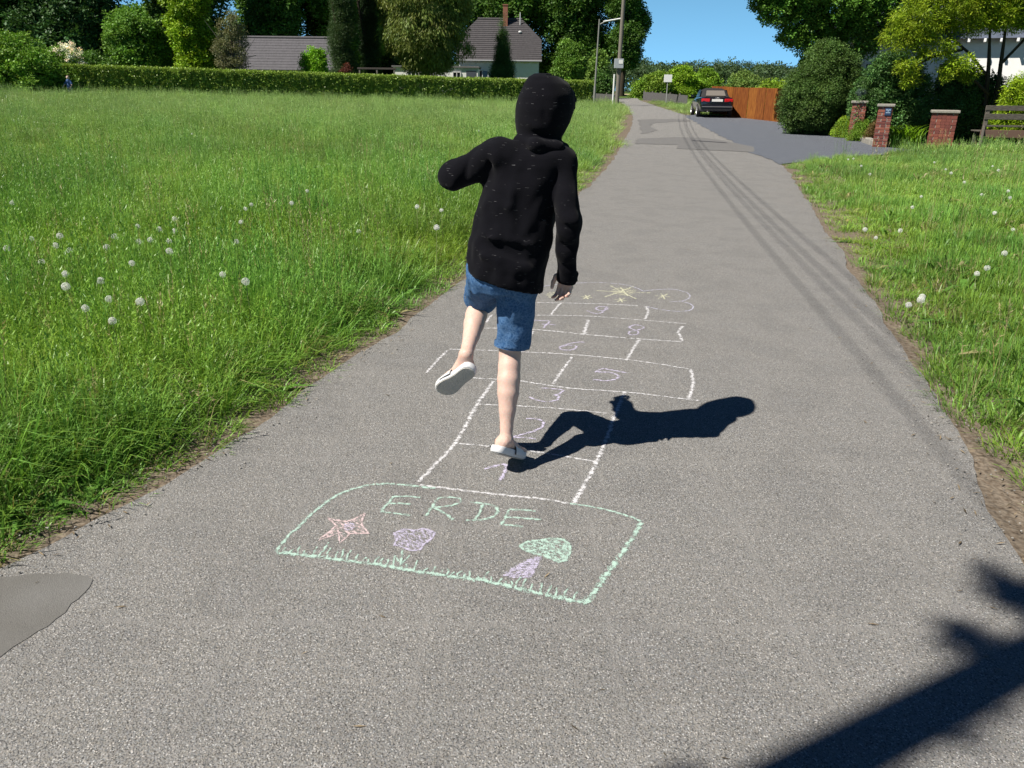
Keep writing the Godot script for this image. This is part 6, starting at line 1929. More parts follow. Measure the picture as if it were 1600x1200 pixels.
func build_street() -> void:
	var steel := mat("galvanised_steel", Color(0.30, 0.31, 0.30), 0.5, 0.5)
	var wood := mat("weathered_wood", Color(1, 1, 1), 0.9, 0.25)
	wood.albedo_texture = noise_tex("weathered", 512, 0.02, FastNoiseLite.TYPE_SIMPLEX_SMOOTH, [Color(0.08, 0.07, 0.06), Color(0.15, 0.135, 0.115), Color(0.21, 0.195, 0.17), Color(0.12, 0.105, 0.09)], 5, 23)
	wood.uv1_triplanar = true
	wood.uv1_scale = Vector3(6.0, 0.7, 6.0)
	# street lamp with a long white head
	var lamp := thing("street_lamp", "street lamp with a long white head beside the end of the hedge", "street lamp", Vector3(5.75, ground_y(5.75, -58.6), -58.6))
	var mb := MB.new()
	mb.tube([Vector3(-0.12, 0, 0), Vector3(-0.1, 1.2, 0), Vector3(-0.1, 1.25, 0), Vector3(0.0, 5.55, 0)], [0.085, 0.085, 0.065, 0.05], 10)
	obj(lamp, "post", mb.mesh(), mat("grey_post", Color(0.20, 0.205, 0.19), 0.6))
	mb = MB.new()
	mb.tube([Vector3(0, 5.2, 0), Vector3(0.15, 5.28, 0), Vector3(0.35, 5.36, 0)], [0.035, 0.035, 0.035], 8)
	obj(lamp, "arm", mb.mesh(), steel)
	mb = MB.new()
	mb.box(Vector3(0.88, 5.50, 0), Vector3(1.25, 0.09, 0.22), 0.035, Basis(Vector3.BACK, 0.17))
	obj(lamp, "lamp_head", mb.mesh(), mat("lamp_white", Color(0.72, 0.74, 0.74), 0.35))
	# the utility pole by the bend, the one beside the camera and the wires between them
	var tops := []
	for k in 2:
		var at := Vector3(7.05, 0, -57.0) if k == 0 else Vector3(-3.3 + 0.0235, 0, 0.77 + 0.044)
		at.y = ground_y(at.x, at.z)
		var pole := thing("utility_pole", "weathered wooden utility pole with a meter box where the lane bends" if k == 0 else "weathered wooden utility pole overgrown with ivy at the edge of the meadow", "utility pole", at)
		mb = MB.new()
		var h := 8.7 if k == 0 else 8.3
		var rb := 0.155 if k == 0 else 0.10
		var lean := Vector3(0.12, 0, 0) if k == 0 else Vector3.ZERO
		mb.tube([Vector3(0, -0.3, 0), lean * 0.5 + Vector3(0, h * 0.5, 0), lean + Vector3(0, h, 0)], [rb, rb * 0.88, rb * (0.72 if k == 0 else 0.8)], 14)
		obj(pole, "post", mb.mesh(), wood)
		mb = MB.new()
		var dirw := (Vector3(7.05, 0, -57.0) - Vector3(-3.28, 0, 0.81)).normalized()
		var cross := Vector3(-dirw.z, 0, dirw.x)
		var ya := h - 0.9
		mb.box(lean + Vector3(0, ya, 0), Vector3(1.2 if k == 0 else 0.64, 0.10, 0.09), 0.01, Basis(cross, Vector3.UP, cross.cross(Vector3.UP)))
		obj(pole, "crossarm", mb.mesh(), wood)
		var ends := []
		for o in ([-0.44, -0.09, 0.07, 0.38] if k == 0 else [-0.27, -0.07, 0.07, 0.25]):
			var p: Vector3 = lean + Vector3(0, ya + 0.05, 0) + cross * o
			mb = MB.new()
			mb.lathe([Vector2(0.0, 0.0), Vector2(0.02, 0.0), Vector2(0.02, 0.06), Vector2(0.04, 0.07), Vector2(0.045, 0.10), Vector2(0.03, 0.14), Vector2(0.0, 0.15)], 10, Transform3D(Basis(), p))
			obj(pole, "insulator", mb.mesh(), mat("porcelain", Color(0.5, 0.45, 0.4), 0.2))
			ends.append(at + p + Vector3(0, 0.13, 0))
		tops.append(ends)
		if k == 0:
			mb = MB.new()
			mb.box(Vector3(-0.02, 2.72, 0.22), Vector3(0.62, 0.60, 0.16), 0.015)
			obj(pole, "meter_box", mb.mesh(), mat("grey_box", Color(0.34, 0.37, 0.40), 0.5))
			mb = MB.new()
			mb.box(Vector3(0.10, 2.82, 0.31), Vector3(0.27, 0.24, 0.012))
			obj(pole, "notice", mb.mesh(), mat("paper", Color(0.75, 0.75, 0.72), 0.8))
			mb = MB.new()
			mb.tube([Vector3(-0.28, -0.1, 0.06), Vector3(-0.26, 2.05, 0.06)], [0.065, 0.065], 10)
			obj(pole, "cable_pipe", mb.mesh(), mat("white_pipe", Color(0.66, 0.67, 0.66), 0.4))
		else:
			# ivy climbing the pole: sprays that stand out to either side
			var w := Vector3(-0.469, 0, -0.883)
			var bl := []
			for q in [[5.9, -0.06, 0.04], [6.24, -0.07, 0.04], [6.40, -0.07, 0.04], [5.3, 0.08, 0.08], [5.0, -0.1, 0.08], [4.2, 0.1, 0.1], [3.2, -0.08, 0.12], [2.2, 0.06, 0.13], [1.2, 0.0, 0.15], [0.6, 0.0, 0.17], [7.4, 0.05, 0.10], [7.6, -0.1, 0.1]]:
				bl.append([Vector3(0, q[0], 0) + w * q[1], Vector3.ONE * q[2]])
			foliage(pole, "ivy", bl, 150, "broad", Vector2(0.04, 0.07), Color(0.03, 0.07, 0.015), 160)
			var sprig := []
			for q in [[7.08, 0.20, 0.06], [7.11, 0.28, 0.045], [7.13, 0.33, 0.02], [7.02, 0.15, 0.04], [6.64, 0.13, 0.05], [6.68, 0.09, 0.05]]:
				sprig.append([Vector3(0, q[0], 0) + w * q[1], Vector3.ONE * q[2]])
			foliage(pole, "ivy", sprig, 34, "broad", Vector2(0.05, 0.07), Color(0.03, 0.07, 0.015), 163)
			mb = MB.new()
			for q in [[7.02, 0.26, 7.10], [7.0, 0.36, 7.13], [6.6, 0.17, 6.66]]:
				mb.tube([Vector3(0, q[0] - 0.06, 0), Vector3(0, q[0], 0) + w * q[1] * 0.5, Vector3(0, q[2], 0) + w * q[1]], [0.012, 0.009, 0.004], 5)
			obj(pole, "ivy_twig", mb.mesh(), bark())
	for k in 4:
		var a: Vector3 = tops[1][k]
		var b: Vector3 = tops[0][k]
		mb = MB.new()
		var pts := []
		var rad := []
		for j in 41:
			var u := j / 40.0
			pts.append(a.lerp(b, u) - Vector3.UP * 4.0 * u * (1.0 - u) * (1.15 + 0.12 * k))
			rad.append(0.0085 if k != 1 else 0.0075)
		mb.tube(pts, rad, 6)
		tag(obj(self, "overhead_wire", mb.mesh(), mat("cable_black", Color(0.02, 0.02, 0.02), 0.6)), "black overhead wire strung between the two wooden utility poles", "wire", "overhead wires along the lane")
	# white sign on a post
	var sg := thing("road_sign", "blank white rectangular sign on a thin post beside the lane", "sign", Vector3(11.4, ground_y(11.4, -62.0), -62.0))
	mb = MB.new()
	mb.tube([Vector3(0, -0.1, 0), Vector3(0, 2.05, 0)], [0.035, 0.035], 8)
	obj(sg, "post", mb.mesh(), steel)
	mb = MB.new()
	mb.box(Vector3(0, 1.78, 0.05), Vector3(0.60, 0.52, 0.03), 0.008)
	obj(sg, "panel", mb.mesh(), mat("sign_white", Color(0.78, 0.78, 0.78), 0.4))
	# dark picket fences at the end of the lane
	for q in [[Vector3(5.9, 0, -63.4), Vector3(7.35, 0, -60.6), "short dark wooden picket fence between the hedge and the utility pole"], [Vector3(10.9, 0, -70.0), Vector3(12.7, 0, -60.5), "grey weathered picket fence behind the white sign"]]:
		var a: Vector3 = q[0]
		var b: Vector3 = q[1]
		a.y = ground_y(a.x, a.z)
		var fn := thing("picket_fence", q[2], "fence", a)
		var n := int(a.distance_to(b) / 0.11)
		var basis := Basis(Vector3.UP, atan2(-(b - a).z, (b - a).x))
		mb = MB.new()
		var rails := MB.new()
		var r := rnd(n)
		for j in n:
			var p := a.lerp(b, float(j) / n)
			p.y = ground_y(p.x, p.z)
			mb.box(p - a + Vector3(0, 0.32, 0), Vector3(0.085, 0.66 + r.randf_range(-0.02, 0.02), 0.02), 0.0, basis)
			if j % 18 == 0:
				var pm := MB.new()
				pm.box(p - a + Vector3(0, 0.36, 0) + basis * Vector3(0, 0, -0.07), Vector3(0.09, 0.76, 0.09), 0.008, basis)
				obj(fn, "post", pm.mesh(), wood)
			if j < n - 1:
				var p2 := a.lerp(b, float(j + 1) / n)
				p2.y = ground_y(p2.x, p2.z)
				for h in [0.15, 0.5]:
					rails.tube([p - a + Vector3(0, h, 0) + basis * Vector3(0, 0, -0.03), p2 - a + Vector3(0, h, 0) + basis * Vector3(0, 0, -0.03)], [0.02, 0.02], 4, false)
		obj(fn, "pickets", mb.mesh(), mat("grey_pickets", Color(0.10, 0.098, 0.10), 0.9)).set_meta("kind", "stuff")
		obj(fn, "rail", rails.mesh(), wood)
	# tan stubble strip beyond the bend
	structure("field", drape([Vector2(-12, -104), Vector2(60, -104), Vector2(80, -135), Vector2(-12, -135)], 8.0, 0.05), mat("ripe_crop", Color(0.36, 0.30, 0.17), 0.95))
	# garden frame behind the hedge
	var fr := thing("pergola", "dark wooden garden pergola behind the hedge beside the willow", "pergola", Vector3(-10.0, ground_y(-10.0, -60.0), -60.0))
	for x in [-1.25, 0.0, 1.25]:
		mb = MB.new()
		mb.box(Vector3(x, 0.95, 0), Vector3(0.10, 1.9, 0.10), 0.01)
		obj(fr, "post", mb.mesh(), wood)
	mb = MB.new()
	mb.box(Vector3(0, 1.96, 0), Vector3(2.8, 0.12, 0.14), 0.01)
	obj(fr, "beam", mb.mesh(), mat("dark_wood", Color(0.05, 0.04, 0.035), 0.8))

func build_pillars() -> void:
	var r := rnd(12)
	var bricks := []
	for k in 5:
		var m := mat("brick_%d" % k, [Color(0.20, 0.066, 0.050), Color(0.17, 0.056, 0.045), Color(0.23, 0.08, 0.056), Color(0.145, 0.05, 0.042), Color(0.195, 0.076, 0.06)][k], 0.9, 0.3)
		m.heightmap_enabled = true
		m.heightmap_texture = noise_tex("brick_relief", 256, 0.06, FastNoiseLite.TYPE_SIMPLEX_SMOOTH, [], 5, 29)
		m.heightmap_scale = 0.3
		triplanar(m, 4.0)
		bricks.append(m)
	var mortar := mat("mortar", Color(0.27, 0.24, 0.21), 0.95, 0.2)
	var stone := mat("cap_stone", Color(1, 1, 1), 0.9, 0.3)
	stone.albedo_texture = noise_tex("cap_stone", 256, 0.04, FastNoiseLite.TYPE_SIMPLEX_SMOOTH, [Color(0.14, 0.13, 0.11), Color(0.26, 0.245, 0.215), Color(0.33, 0.31, 0.27)], 5, 27)
	triplanar(stone, 2.0)
	var unit := {}
	for q in [[10.2, -22.55, 0.365, 1.06, 0.24, "narrow red brick pillar with a dark blue house plate beside the driveway", 0.012], [11.72, -22.3, 0.60, 0.92, 0.11, "wide smooth red brick pillar beside the day lilies", 0.004], [10.62, -25.3, 0.40, 1.10, 0.24, "red brick pillar with a planted pot, half hidden behind low plants", 0.012]]:
		var t := thing("brick_pillar", q[5], "pillar", Vector3(q[0], ground_y(q[0], q[1]), q[1]), "brick pillars by the driveway", -0.42)
		var w: float = q[2]
		var h: float = q[3]
		var joint: float = q[6]
		var rows := int(h / 0.075)
		var ch := h / rows
		var mb := MB.new()
		mb.box(Vector3(0, h * 0.5 - 0.1, 0), Vector3(w - 0.022, h + 0.2, w - 0.022))
		obj(t, "core", mb.mesh(), mortar)
		for i in rows:
			for side in 4:
				var b := Basis(Vector3.UP, side * PI / 2)
				var x := -w * 0.5
				var flip := (i + side) % 2 == 0
				# each face runs from one corner to just short of the next, alternating
				var from := -w * 0.5 if flip else -w * 0.5 + 0.115
				var to := w * 0.5 - (0.115 if not flip else 0.0)
				if flip: to = w * 0.5
				x = from
				while x < to - 0.03:
					var l := minf(q[4], to - x)
					if to - x - l < 0.06: l = to - x
					if w > 0.5: l = minf(0.12, to - x) if (i % 2 == 1 and x == from) else l
					var key := "%.3f_%.3f" % [snappedf(l, 0.005), ch]
					if not unit.has(key):
						var bm := MB.new()
						bm.box(Vector3.ZERO, Vector3(snappedf(l, 0.005) - joint, ch - joint, 0.10), 0.004)
						unit[key] = bm.mesh()
					var o := obj(t, "brick", unit[key], bricks[r.randi_range(0, 4)])
					o.transform = Transform3D(b, b * Vector3(x + l * 0.5, (i + 0.5) * ch, w * 0.5 - 0.05 + (0.0015 if flip else 0.0) + r.randf_range(0.0, 0.003)))
					x += l
		mb = MB.new()
		mb.box(Vector3(0, h + 0.035, 0), Vector3(w + 0.09, 0.075, w + 0.09), 0.014)
		obj(t, "cap_stone", mb.mesh(), stone)
		if q[5].contains("plate"):
			mb = MB.new()
			mb.box(Vector3(0.07, h - 0.13, w * 0.5 + 0.016), Vector3(0.16, 0.19, 0.02), 0.004)
			var pl := obj(t, "house_plate", mb.mesh(), mat("plate_blue", Color(0.02, 0.04, 0.09), 0.3))
			mb = MB.new()
			for d in [[0.035, -0.08, 0.05, 0.035], [0.105, -0.08, 0.05, 0.035], [0.07, -0.15, 0.11, 0.03], [0.07, -0.115, 0.02, 0.08]]:
				mb.box(Vector3(d[0], h + d[1], w * 0.5 + 0.0275), Vector3(d[2], d[3], 0.003))
			obj(pl, "plate_marks", mb.mesh(), mat("plate_pale", Color(0.22, 0.30, 0.40), 0.4))
		if q[5].contains("pot"):
			var pot := thing("potted_plant", "small blue green potted plant on top of the far brick pillar", "plant", t.position + Vector3(0, h + 0.075, 0))
			mb = MB.new()
			mb.lathe([Vector2(0.0, 0.0), Vector2(0.08, 0.0), Vector2(0.11, 0.15), Vector2(0.12, 0.15), Vector2(0.12, 0.17), Vector2(0.0, 0.165)], 14)
			obj(pot, "pot", mb.mesh(), mat("dark_pot", Color(0.05, 0.055, 0.065), 0.5))
			foliage(pot, "foliage", [[Vector3(0, 0.24, 0), Vector3(0.15, 0.10, 0.15)]], 60, "small", Vector2(0.06, 0.10), Color(0.05, 0.08, 0.07), 161)
	# kerb of rough stones along the flower bed
	var kerb := thing("stone_kerb", "row of rough pale stones edging the flower bed along the driveway", "kerb", Vector3(10.3, ground_y(10.3, -22.9), -22.9))
	var a := Vector3(10.28, 0, -22.95)
	var b2 := Vector3(11.62, 0, -29.0)
	for k in 16:
		var p := a.lerp(b2, (k + 0.5) / 16.0)
		p.y = ground_y(p.x, p.z)
		var mb := MB.new()
		mb.box(Vector3.ZERO, Vector3(0.18 + r.randf_range(-0.03, 0.03), 0.20 + r.randf_range(-0.04, 0.04), 0.36), 0.025)
		var o := obj(kerb, "kerb_stone", mb.mesh(), stone)
		o.position = p - kerb.position + Vector3(r.randf_range(-0.02, 0.02), 0.05, 0)
		o.rotation = Vector3(r.randf_range(-0.06, 0.06), -0.22 + r.randf_range(-0.08, 0.08), r.randf_range(-0.08, 0.08))
	# wooden bench with slatted back
	var wood := mat("bench_wood", Color(1, 1, 1), 0.9, 0.25)
	wood.albedo_texture = noise_tex("bench_wood", 256, 0.03, FastNoiseLite.TYPE_SIMPLEX_SMOOTH, [Color(0.05, 0.045, 0.04), Color(0.10, 0.09, 0.078), Color(0.15, 0.135, 0.115)], 5, 43)
	wood.uv1_triplanar = true
	wood.uv1_scale = Vector3(0.8, 5.0, 5.0)
	var red := mat("reddish_plank", Color(0.13, 0.075, 0.055), 0.85)
	var bench := thing("wooden_bench", "weathered wooden bench with slatted back and splayed legs in the grass", "bench", Vector3(13.75, ground_y(13.75, -22.2), -22.2), "", -0.12)
	for x in [-0.92, 0.92]:
		for q in [[Vector3(x, -0.05, 0.10), Vector3(x + 0.06, 1.10, -0.06), 0.09], [Vector3(x - 0.16, -0.05, 0.42), Vector3(x, 0.62, 0.06), 0.06], [Vector3(x, -0.05, -0.42), Vector3(x, 0.44, -0.36), 0.08]]:
			var mb := MB.new()
			var d: Vector3 = q[1] - q[0]
			mb.box((q[0] + q[1]) * 0.5, Vector3(q[2], d.length(), q[2]), 0.008, Basis(Quaternion(Vector3.UP, d.normalized())))
			obj(bench, "leg", mb.mesh(), wood)
	for q in [[1.06, 0.0, 0.13], [0.84, 0.04, 0.15], [0.60, 0.06, 0.05]]:
		var mb := MB.new()
		mb.box(Vector3(0.05, q[0], q[1]), Vector3(2.0, q[2], 0.035), 0.006)
		obj(bench, "back_slat", mb.mesh(), wood)
	for k in 4:
		var mb := MB.new()
		mb.box(Vector3(0, 0.46, -0.02 - 0.13 * k), Vector3(2.05, 0.035, 0.11), 0.006)
		obj(bench, "seat_slat", mb.mesh(), wood)
	var mb2 := MB.new()
	mb2.box(Vector3(0, 0.40, 0.10), Vector3(2.0, 0.20, 0.03), 0.006)
	obj(bench, "apron", mb2.mesh(), red)
	# rusty fence of upright sheets
	var rust := []
	for k in 3:
		var m := mat("rusty_steel_%d" % k, Color(1, 1, 1), 0.85, 0.3)
		m.albedo_texture = noise_tex("rust_%d" % k, 256, 0.02, FastNoiseLite.TYPE_SIMPLEX_SMOOTH, [[Color(0.10, 0.028, 0.008), Color(0.18, 0.058, 0.013), Color(0.26, 0.095, 0.02)], [Color(0.10, 0.028, 0.008), Color(0.17, 0.052, 0.012), Color(0.24, 0.085, 0.018)], [Color(0.14, 0.042, 0.010), Color(0.22, 0.078, 0.016), Color(0.29, 0.115, 0.023)]][k], 5, 33 + k)
		m.uv1_triplanar = true
		m.uv1_scale = Vector3(1.6, 0.35, 1.6)
		rust.append(m)
	var f0 := Vector3(10.95, 0, -46.0)
	var f1 := Vector3(12.75, 0, -34.8)
	var fn := thing("rusty_fence", "rusty orange fence of upright steel sheets behind the parked car", "fence", Vector3(f0.x, ground_y(f0.x, f0.z), f0.z))
	for k in 12:
		var p := f0.lerp(f1, (k + 0.5) / 12.0)
		p.y = ground_y(p.x, p.z)
		var mb := MB.new()
		mb.box(Vector3.ZERO, Vector3(0.93, 1.48, 0.03), 0.006)
		var o := obj(fn, "steel_sheet", mb.mesh(), rust[k % 3])
		o.position = p - fn.position + Vector3(0.02 * (k % 2), 0.72 + r.randf_range(-0.015, 0.015), 0)
		o.rotation.y = atan2(-(f1 - f0).z, (f1 - f0).x) + r.randf_range(-0.012, 0.012)
		if k % 2 == 0:
			mb = MB.new()
			mb.box(Vector3.ZERO, Vector3(0.07, 1.5, 0.07), 0.006)
			var pp := f0.lerp(f1, k / 12.0)
			var po := obj(fn, "post", mb.mesh(), rust[1])
			po.position = Vector3(pp.x + 0.08, ground_y(pp.x, pp.z) + 0.72, pp.z) - fn.position
	# a small child by the hedge
	var t := thing("person", "small person in a blue shirt standing at the foot of the rounded bush", "person", Vector3(-23.75, ground_y(-23.75, -43.9), -43.9))
	var skin: Material = mats["skin"]
	var b := Fld.new(Vector3(-0.35, -0.05, -0.3), Vector3(0.35, 1.1, 0.3), 0.018)
	b.cone(Vector3(-0.05, 0.5, 0), Vector3(-0.06, 0.05, 0), 0.055, 0.035, 0.02)
	b.cone(Vector3(0.05, 0.5, 0), Vector3(0.08, 0.05, 0), 0.055, 0.035, 0.02)
	b.cone(Vector3(-0.06, 0.04, 0), Vector3(-0.06, 0.03, 0.09), 0.035, 0.03, 0.02)
	b.cone(Vector3(0.08, 0.04, 0), Vector3(0.08, 0.03, 0.09), 0.035, 0.03, 0.02)
	b.cone(Vector3(0, 0.5, 0), Vector3(0, 0.78, 0), 0.09, 0.08, 0.03)
	b.cone(Vector3(0, 0.78, 0), Vector3(0, 0.90, 0), 0.045, 0.045, 0.02)
	b.cone(Vector3(0, 0.93, 0.0), Vector3(0, 0.97, 0.01), 0.075, 0.08, 0.02)
	b.cone(Vector3(0, 0.94, 0.08), Vector3(0, 0.93, 0.095), 0.015, 0.015, 0.01)
	b.cone(Vector3(-0.1, 0.78, 0), Vector3(-0.2, 0.62, 0.05), 0.035, 0.03, 0.02)
	b.cone(Vector3(-0.2, 0.62, 0.05), Vector3(-0.27, 0.5, 0.12), 0.03, 0.024, 0.02)
	b.cone(Vector3(0.1, 0.78, 0), Vector3(0.16, 0.6, 0.03), 0.035, 0.03, 0.02)
	b.cone(Vector3(0.16, 0.6, 0.03), Vector3(0.12, 0.48, 0.12), 0.03, 0.024, 0.02)
	var mb := MB.new()
	b.add_to(mb, Vector3.ZERO)
	hand_into(mb, Vector3.ZERO, Vector3(-0.275, 0.49, 0.125), Vector3(-0.4, -0.7, 0.4), Vector3(0.4, 0, 1), Vector3(0.6, 0.2, 0), 0.6, 0.6)
	hand_into(mb, Vector3.ZERO, Vector3(0.118, 0.475, 0.125), Vector3(-0.3, -0.8, 0.4), Vector3(-0.4, 0, 1), Vector3(-0.6, 0.2, 0), 0.6, 0.6)
	var body := obj(t, "body", mb.mesh(), skin)
	b = Fld.new(Vector3(-0.3, 0.4, -0.25), Vector3(0.3, 0.95, 0.25), 0.018)
	b.cone(Vector3(0, 0.5, 0), Vector3(0, 0.80, 0), 0.115, 0.10, 0.03)
	b.cone(Vector3(-0.08, 0.79, 0), Vector3(-0.18, 0.66, 0.04), 0.055, 0.05, 0.03)
	b.cone(Vector3(0.08, 0.79, 0), Vector3(0.155, 0.65, 0.025), 0.055, 0.05, 0.03)
	mb = MB.new()
	b.add_to(mb, Vector3.ZERO)
	obj(t, "shirt", mb.mesh(), mat("blue_shirt", Color(0.04, 0.09, 0.24), 0.9))
	b = Fld.new(Vector3(-0.2, 0.2, -0.2), Vector3(0.22, 0.6, 0.2), 0.018)
	b.cone(Vector3(-0.05, 0.5, 0), Vector3(-0.055, 0.3, 0), 0.075, 0.065, 0.03)
	b.cone(Vector3(0.05, 0.5, 0), Vector3(0.065, 0.3, 0), 0.075, 0.065, 0.03)
	mb = MB.new()
	b.add_to(mb, Vector3.ZERO)
	obj(t, "shorts", mb.mesh(), mat("grey_shorts", Color(0.22, 0.23, 0.25), 0.9))
	mb = MB.new()
	mb.ball(Vector3(0, 0.99, -0.015), Vector3(0.09, 0.085, 0.09), 12, 8)
	obj(body, "hair", mb.mesh(), mats["hair"])

func build_car() -> void:
	var paint := mat("black_paint", Color(0.006, 0.0065, 0.009), 0.25, 0.5)
	paint.clearcoat_enabled = true
	paint.clearcoat = 1.0
	paint.clearcoat_roughness = 0.05
	var rubber := mat("tyre_rubber", Color(0.018, 0.018, 0.018), 0.85)
	var alloy := mat("bright_alloy", Color(0.62, 0.63, 0.65), 0.3)
	alloy.metallic = 0.6
	var at := Vector3(10.42, 0, -43.6)
	at.y = ground_y(at.x, at.z) + 0.008
	var t := thing("parked_car", "black convertible with soft top parked on the driveway by the rusty fence", "car", at, "", deg_to_rad(-6.0))
	# body: sections along z, rear at +2.2 and nose at -2.2; each is half width, floor, waist, deck height
	var sec := [[2.20, 0.70, 0.40, 0.62, 0.74], [2.16, 0.79, 0.30, 0.66, 0.90], [2.05, 0.83, 0.26, 0.68, 0.945], [1.75, 0.85, 0.24, 0.70, 0.96], [1.2, 0.86, 0.22, 0.71, 0.96], [0.5, 0.865, 0.20, 0.71, 0.94], [-0.3, 0.865, 0.20, 0.71, 0.93], [-0.9, 0.86, 0.20, 0.70, 0.91], [-1.5, 0.85, 0.22, 0.66, 0.84], [-1.95, 0.82, 0.24, 0.60, 0.76], [-2.15, 0.74, 0.28, 0.55, 0.68], [-2.22, 0.62, 0.36, 0.50, 0.58]]
	var mb := MB.new()
	var n := 0
	for s in sec:
		var w: float = s[1]
		var ring := [Vector2(w * 0.80, s[2]), Vector2(w * 0.94, s[2] + 0.05), Vector2(w * 0.99, lerpf(s[2], s[3], 0.5)), Vector2(w, s[3]), Vector2(w * 0.975, lerpf(s[3], s[4], 0.55)), Vector2(w * 0.90, s[4] - 0.02), Vector2(w * 0.70, s[4] + 0.005), Vector2(0, s[4] + 0.02)]
		var pts := []
		for p in ring: pts.append(Vector3(p.x, p.y, s[0]))
		for k in range(ring.size() - 2, -1, -1): pts.append(Vector3(-ring[k].x, ring[k].y, s[0]))
		n = pts.size()
		for p in pts: mb.vert(p, Vector3.ZERO)
	for i in sec.size() - 1:
		for k in n:
			var a := i * n + k
			var b := i * n + (k + 1) % n
			mb.quad_ix(a + n, b + n, b, a)
	for e in 2:
		var b := 0 if e == 0 else (sec.size() - 1) * n
		for k in range(1, n - 1):
			if e == 0: mb.ix.append_array([b, b + k + 1, b + k])
			else: mb.ix.append_array([b, b + k, b + k + 1])
	for k in range(0, mb.ix.size(), 3):
		var a := mb.ix[k]; var b := mb.ix[k + 1]; var c := mb.ix[k + 2]
		var nn := (mb.v[c] - mb.v[a]).cross(mb.v[b] - mb.v[a])
		mb.n[a] += nn; mb.n[b] += nn; mb.n[c] += nn
	for k in mb.n.size(): mb.n[k] = mb.n[k].normalized()
	obj(t, "body", mb.mesh(), paint)
	# soft top
	var top := [[1.42, 0.66, 0.955, 0.97], [1.25, 0.655, 0.95, 1.10], [0.95, 0.63, 0.94, 1.33], [0.6, 0.60, 0.94, 1.385], [0.1, 0.595, 0.94, 1.395], [-0.35, 0.60, 0.94, 1.36], [-0.5, 0.61, 0.94, 1.33]]
	mb = MB.new()
	for s in top:
		var m := 8
		for k in m + 1:
			var a := PI * k / m
			var ca := -cos(a)
			var f := pow(absf(ca), 0.45) * signf(ca)
			var hh := pow(sin(a), 0.5)
			mb.vert(Vector3(s[1] * f * (1.0 + 0.12 * (1.0 - hh)), lerpf(s[2], s[3], hh), s[0]), Vector3.ZERO)
	for i in top.size() - 1:
		for k in 8:
			var a := i * 9 + k
			mb.quad_ix(a, a + 1, a + 10, a + 9)
	for k in range(0, mb.ix.size(), 3):
		var a := mb.ix[k]; var b := mb.ix[k + 1]; var c := mb.ix[k + 2]
		var nn := (mb.v[c] - mb.v[a]).cross(mb.v[b] - mb.v[a])
		mb.n[a] += nn; mb.n[b] += nn; mb.n[c] += nn
	for k in mb.n.size(): mb.n[k] = mb.n[k].normalized() * (1.0 if mb.n[k].dot(mb.v[k] - Vector3(0, 0.9, 0.4)) > 0 else -1.0)
	obj(t, "soft_top", mb.mesh(), mat("soft_top_cloth", Color(0.012, 0.012, 0.014), 0.85))
	mb = MB.new()
	mb.quad(Vector3(-0.50, 1.02, 1.42), Vector3(0.50, 1.02, 1.42), Vector3(0.44, 1.27, 1.10), Vector3(-0.44, 1.27, 1.10))
	obj(t, "rear_window", mb.mesh(), mat("plastic_window", Color(0.16, 0.145, 0.13), 0.15))
	mb = MB.new()
	mb.quad(Vector3(-0.60, 0.93, -1.05), Vector3(0.60, 0.93, -1.05), Vector3(0.55, 1.33, -0.52), Vector3(-0.55, 1.33, -0.52))
	mb.quad(Vector3(0.60, 0.93, -1.05), Vector3(-0.60, 0.93, -1.05), Vector3(-0.55, 1.33, -0.52), Vector3(0.55, 1.33, -0.52))
	obj(t, "windscreen", mb.mesh(), mats["dark_glass"])
	for s in [-1.0, 1.0]:
		mb = MB.new()
		var q := [Vector3(0.735 * s, 0.955, 0.75), Vector3(0.735 * s, 0.955, -0.75), Vector3(0.645 * s, 1.29, -0.45), Vector3(0.645 * s, 1.31, 0.65)]
		if s > 0: mb.quad(q[0], q[1], q[2], q[3])
		else: mb.quad(q[1], q[0], q[3], q[2])
		obj(t, "side_window", mb.mesh(), mats["dark_glass"])
		mb = MB.new()
		mb.box(Vector3(0.57 * s, 0.80, 2.165), Vector3(0.42, 0.155, 0.06), 0.02, Basis(Vector3.UP, 0.10 * s))
		var tl := obj(t, "tail_light", mb.mesh(), mat("tail_red", Color(0.50, 0.012, 0.018), 0.15))
		for k in 3:
			mb = MB.new()
			mb.box(Vector3((0.45 + 0.11 * k) * s, 0.80, 2.199 - 0.012 * k), Vector3(0.008, 0.13, 0.01))
			obj(tl, "lens_bar", mb.mesh(), mat("lens_dark", Color(0.12, 0.006, 0.008), 0.3))
		mb = MB.new()
		mb.box(Vector3(0.93 * s, 0.99, -0.62), Vector3(0.16, 0.12, 0.10), 0.03)
		obj(t, "mirror", mb.mesh(), paint)
		mb = MB.new()
		mb.box(Vector3(0.862 * s, 0.76, -0.05), Vector3(0.015, 0.012, 1.25))
		obj(t, "door_line", mb.mesh(), mat("trim_black", Color(0.01, 0.01, 0.01), 0.5))
		for z in [1.28, -1.32]:
			mb = MB.new()
			var xf := Transform3D(Basis(Vector3.FORWARD, PI / 2 * s), Vector3(0.80 * s, 0.305, z))
			mb.lathe([Vector2(0.19, -0.11), Vector2(0.29, -0.105), Vector2(0.312, -0.07), Vector2(0.312, 0.05), Vector2(0.295, 0.085), Vector2(0.225, 0.088), Vector2(0.215, 0.07)], 28, xf)
			var wh := obj(t, "wheel", mb.mesh(), rubber)
			mb = MB.new()
			mb.lathe([Vector2(0.222, 0.082), Vector2(0.215, 0.086), Vector2(0.205, 0.075), Vector2(0.19, 0.04)], 28, xf)
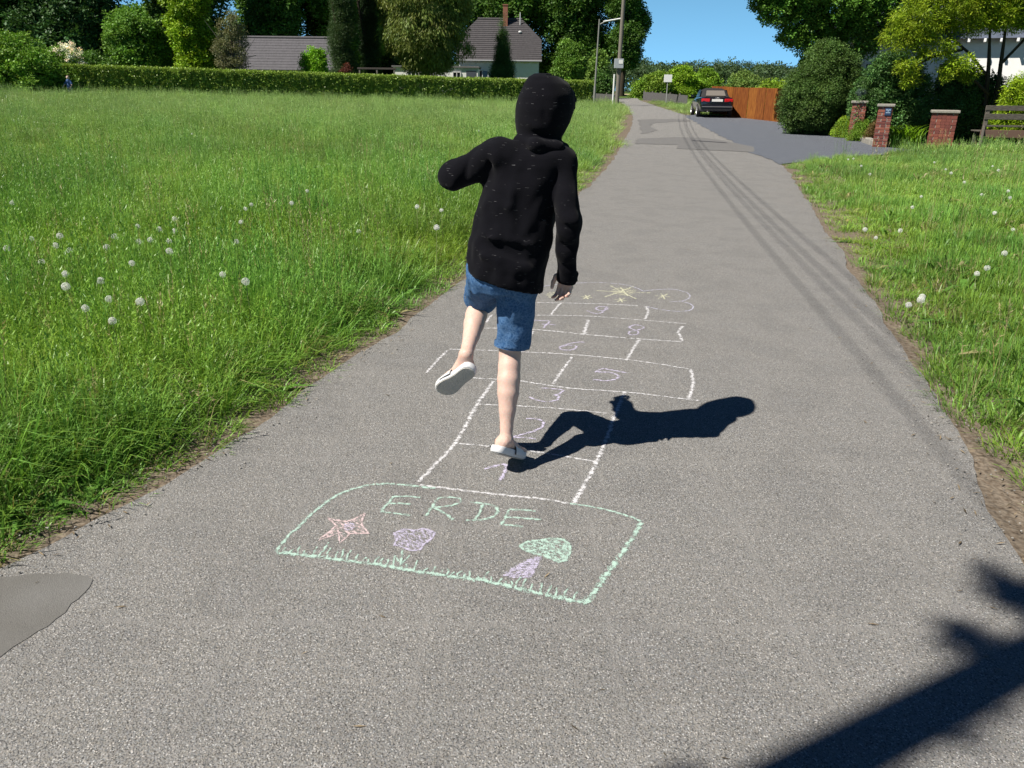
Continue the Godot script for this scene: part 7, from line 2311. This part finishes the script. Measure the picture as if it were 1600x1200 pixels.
			for k in 7:
				var a := TAU * k / 7.0
				var d := Vector3(cos(a), 0, sin(a))
				mb.box(xf * (d * 0.11 + Vector3(0, 0.062, 0)), Vector3(0.21, 0.02, 0.06), 0.005, xf.basis * Basis(Vector3.UP, -a))
			mb.lathe([Vector2(0.055, 0.04), Vector2(0.055, 0.078), Vector2(0.0, 0.085)], 14, xf)
			obj(wh, "rim", mb.mesh(), alloy)
			mb = MB.new()
			mb.lathe([Vector2(0.2, 0.02), Vector2(0.0, 0.02)], 20, xf)
			obj(wh, "brake_disc", mb.mesh(), mat("brake_grey", Color(0.12, 0.12, 0.12), 0.5))
	mb = MB.new()
	mb.box(Vector3(0, 0.46, 2.16), Vector3(1.58, 0.26, 0.20), 0.06)
	var bp := obj(t, "rear_bumper", mb.mesh(), paint)
	mb = MB.new()
	mb.box(Vector3(0, 0.50, 2.265), Vector3(1.50, 0.035, 0.012))
	obj(bp, "bumper_strip", mb.mesh(), mat("strip_grey", Color(0.16, 0.16, 0.17), 0.4))
	mb = MB.new()
	mb.box(Vector3(0, 0.80, 2.205), Vector3(0.54, 0.115, 0.012), 0.003)
	obj(t, "number_plate", mb.mesh(), mat("plate_white", Color(0.72, 0.72, 0.70), 0.4))
	mb = MB.new()
	mb.box(Vector3(0, 0.945, 2.06), Vector3(1.2, 0.025, 0.10), 0.01)
	obj(t, "boot_lip", mb.mesh(), paint)
	mb = MB.new()
	for k in 4:
		var c := Vector3(-0.085 + 0.057 * k, 0.893, 2.19)
		var pts := []
		var rad := []
		for j in 17:
			pts.append(c + Vector3(cos(TAU * j / 16.0), sin(TAU * j / 16.0), 0) * 0.034)
			rad.append(0.005)
		mb.tube(pts, rad, 5, false)
	obj(t, "ring_emblem", mb.mesh(), alloy)
	mb = MB.new()
	mb.tube([Vector3(-0.45, 0.27, 1.9), Vector3(-0.45, 0.27, 2.28)], [0.03, 0.03], 10)
	obj(t, "exhaust", mb.mesh(), mat("exhaust_steel", Color(0.3, 0.28, 0.26), 0.4))

func _ready() -> void:
	sky_and_camera()
	var t0 := Time.get_ticks_msec()
	build_ground()
	build_houses()
	build_trees()
	build_grass()
	build_person()
	build_street()
	build_pillars()
	build_car()
	build_chalk()
	build_dandelions()
	build_litter()
	print("built in ms ", Time.get_ticks_msec() - t0)
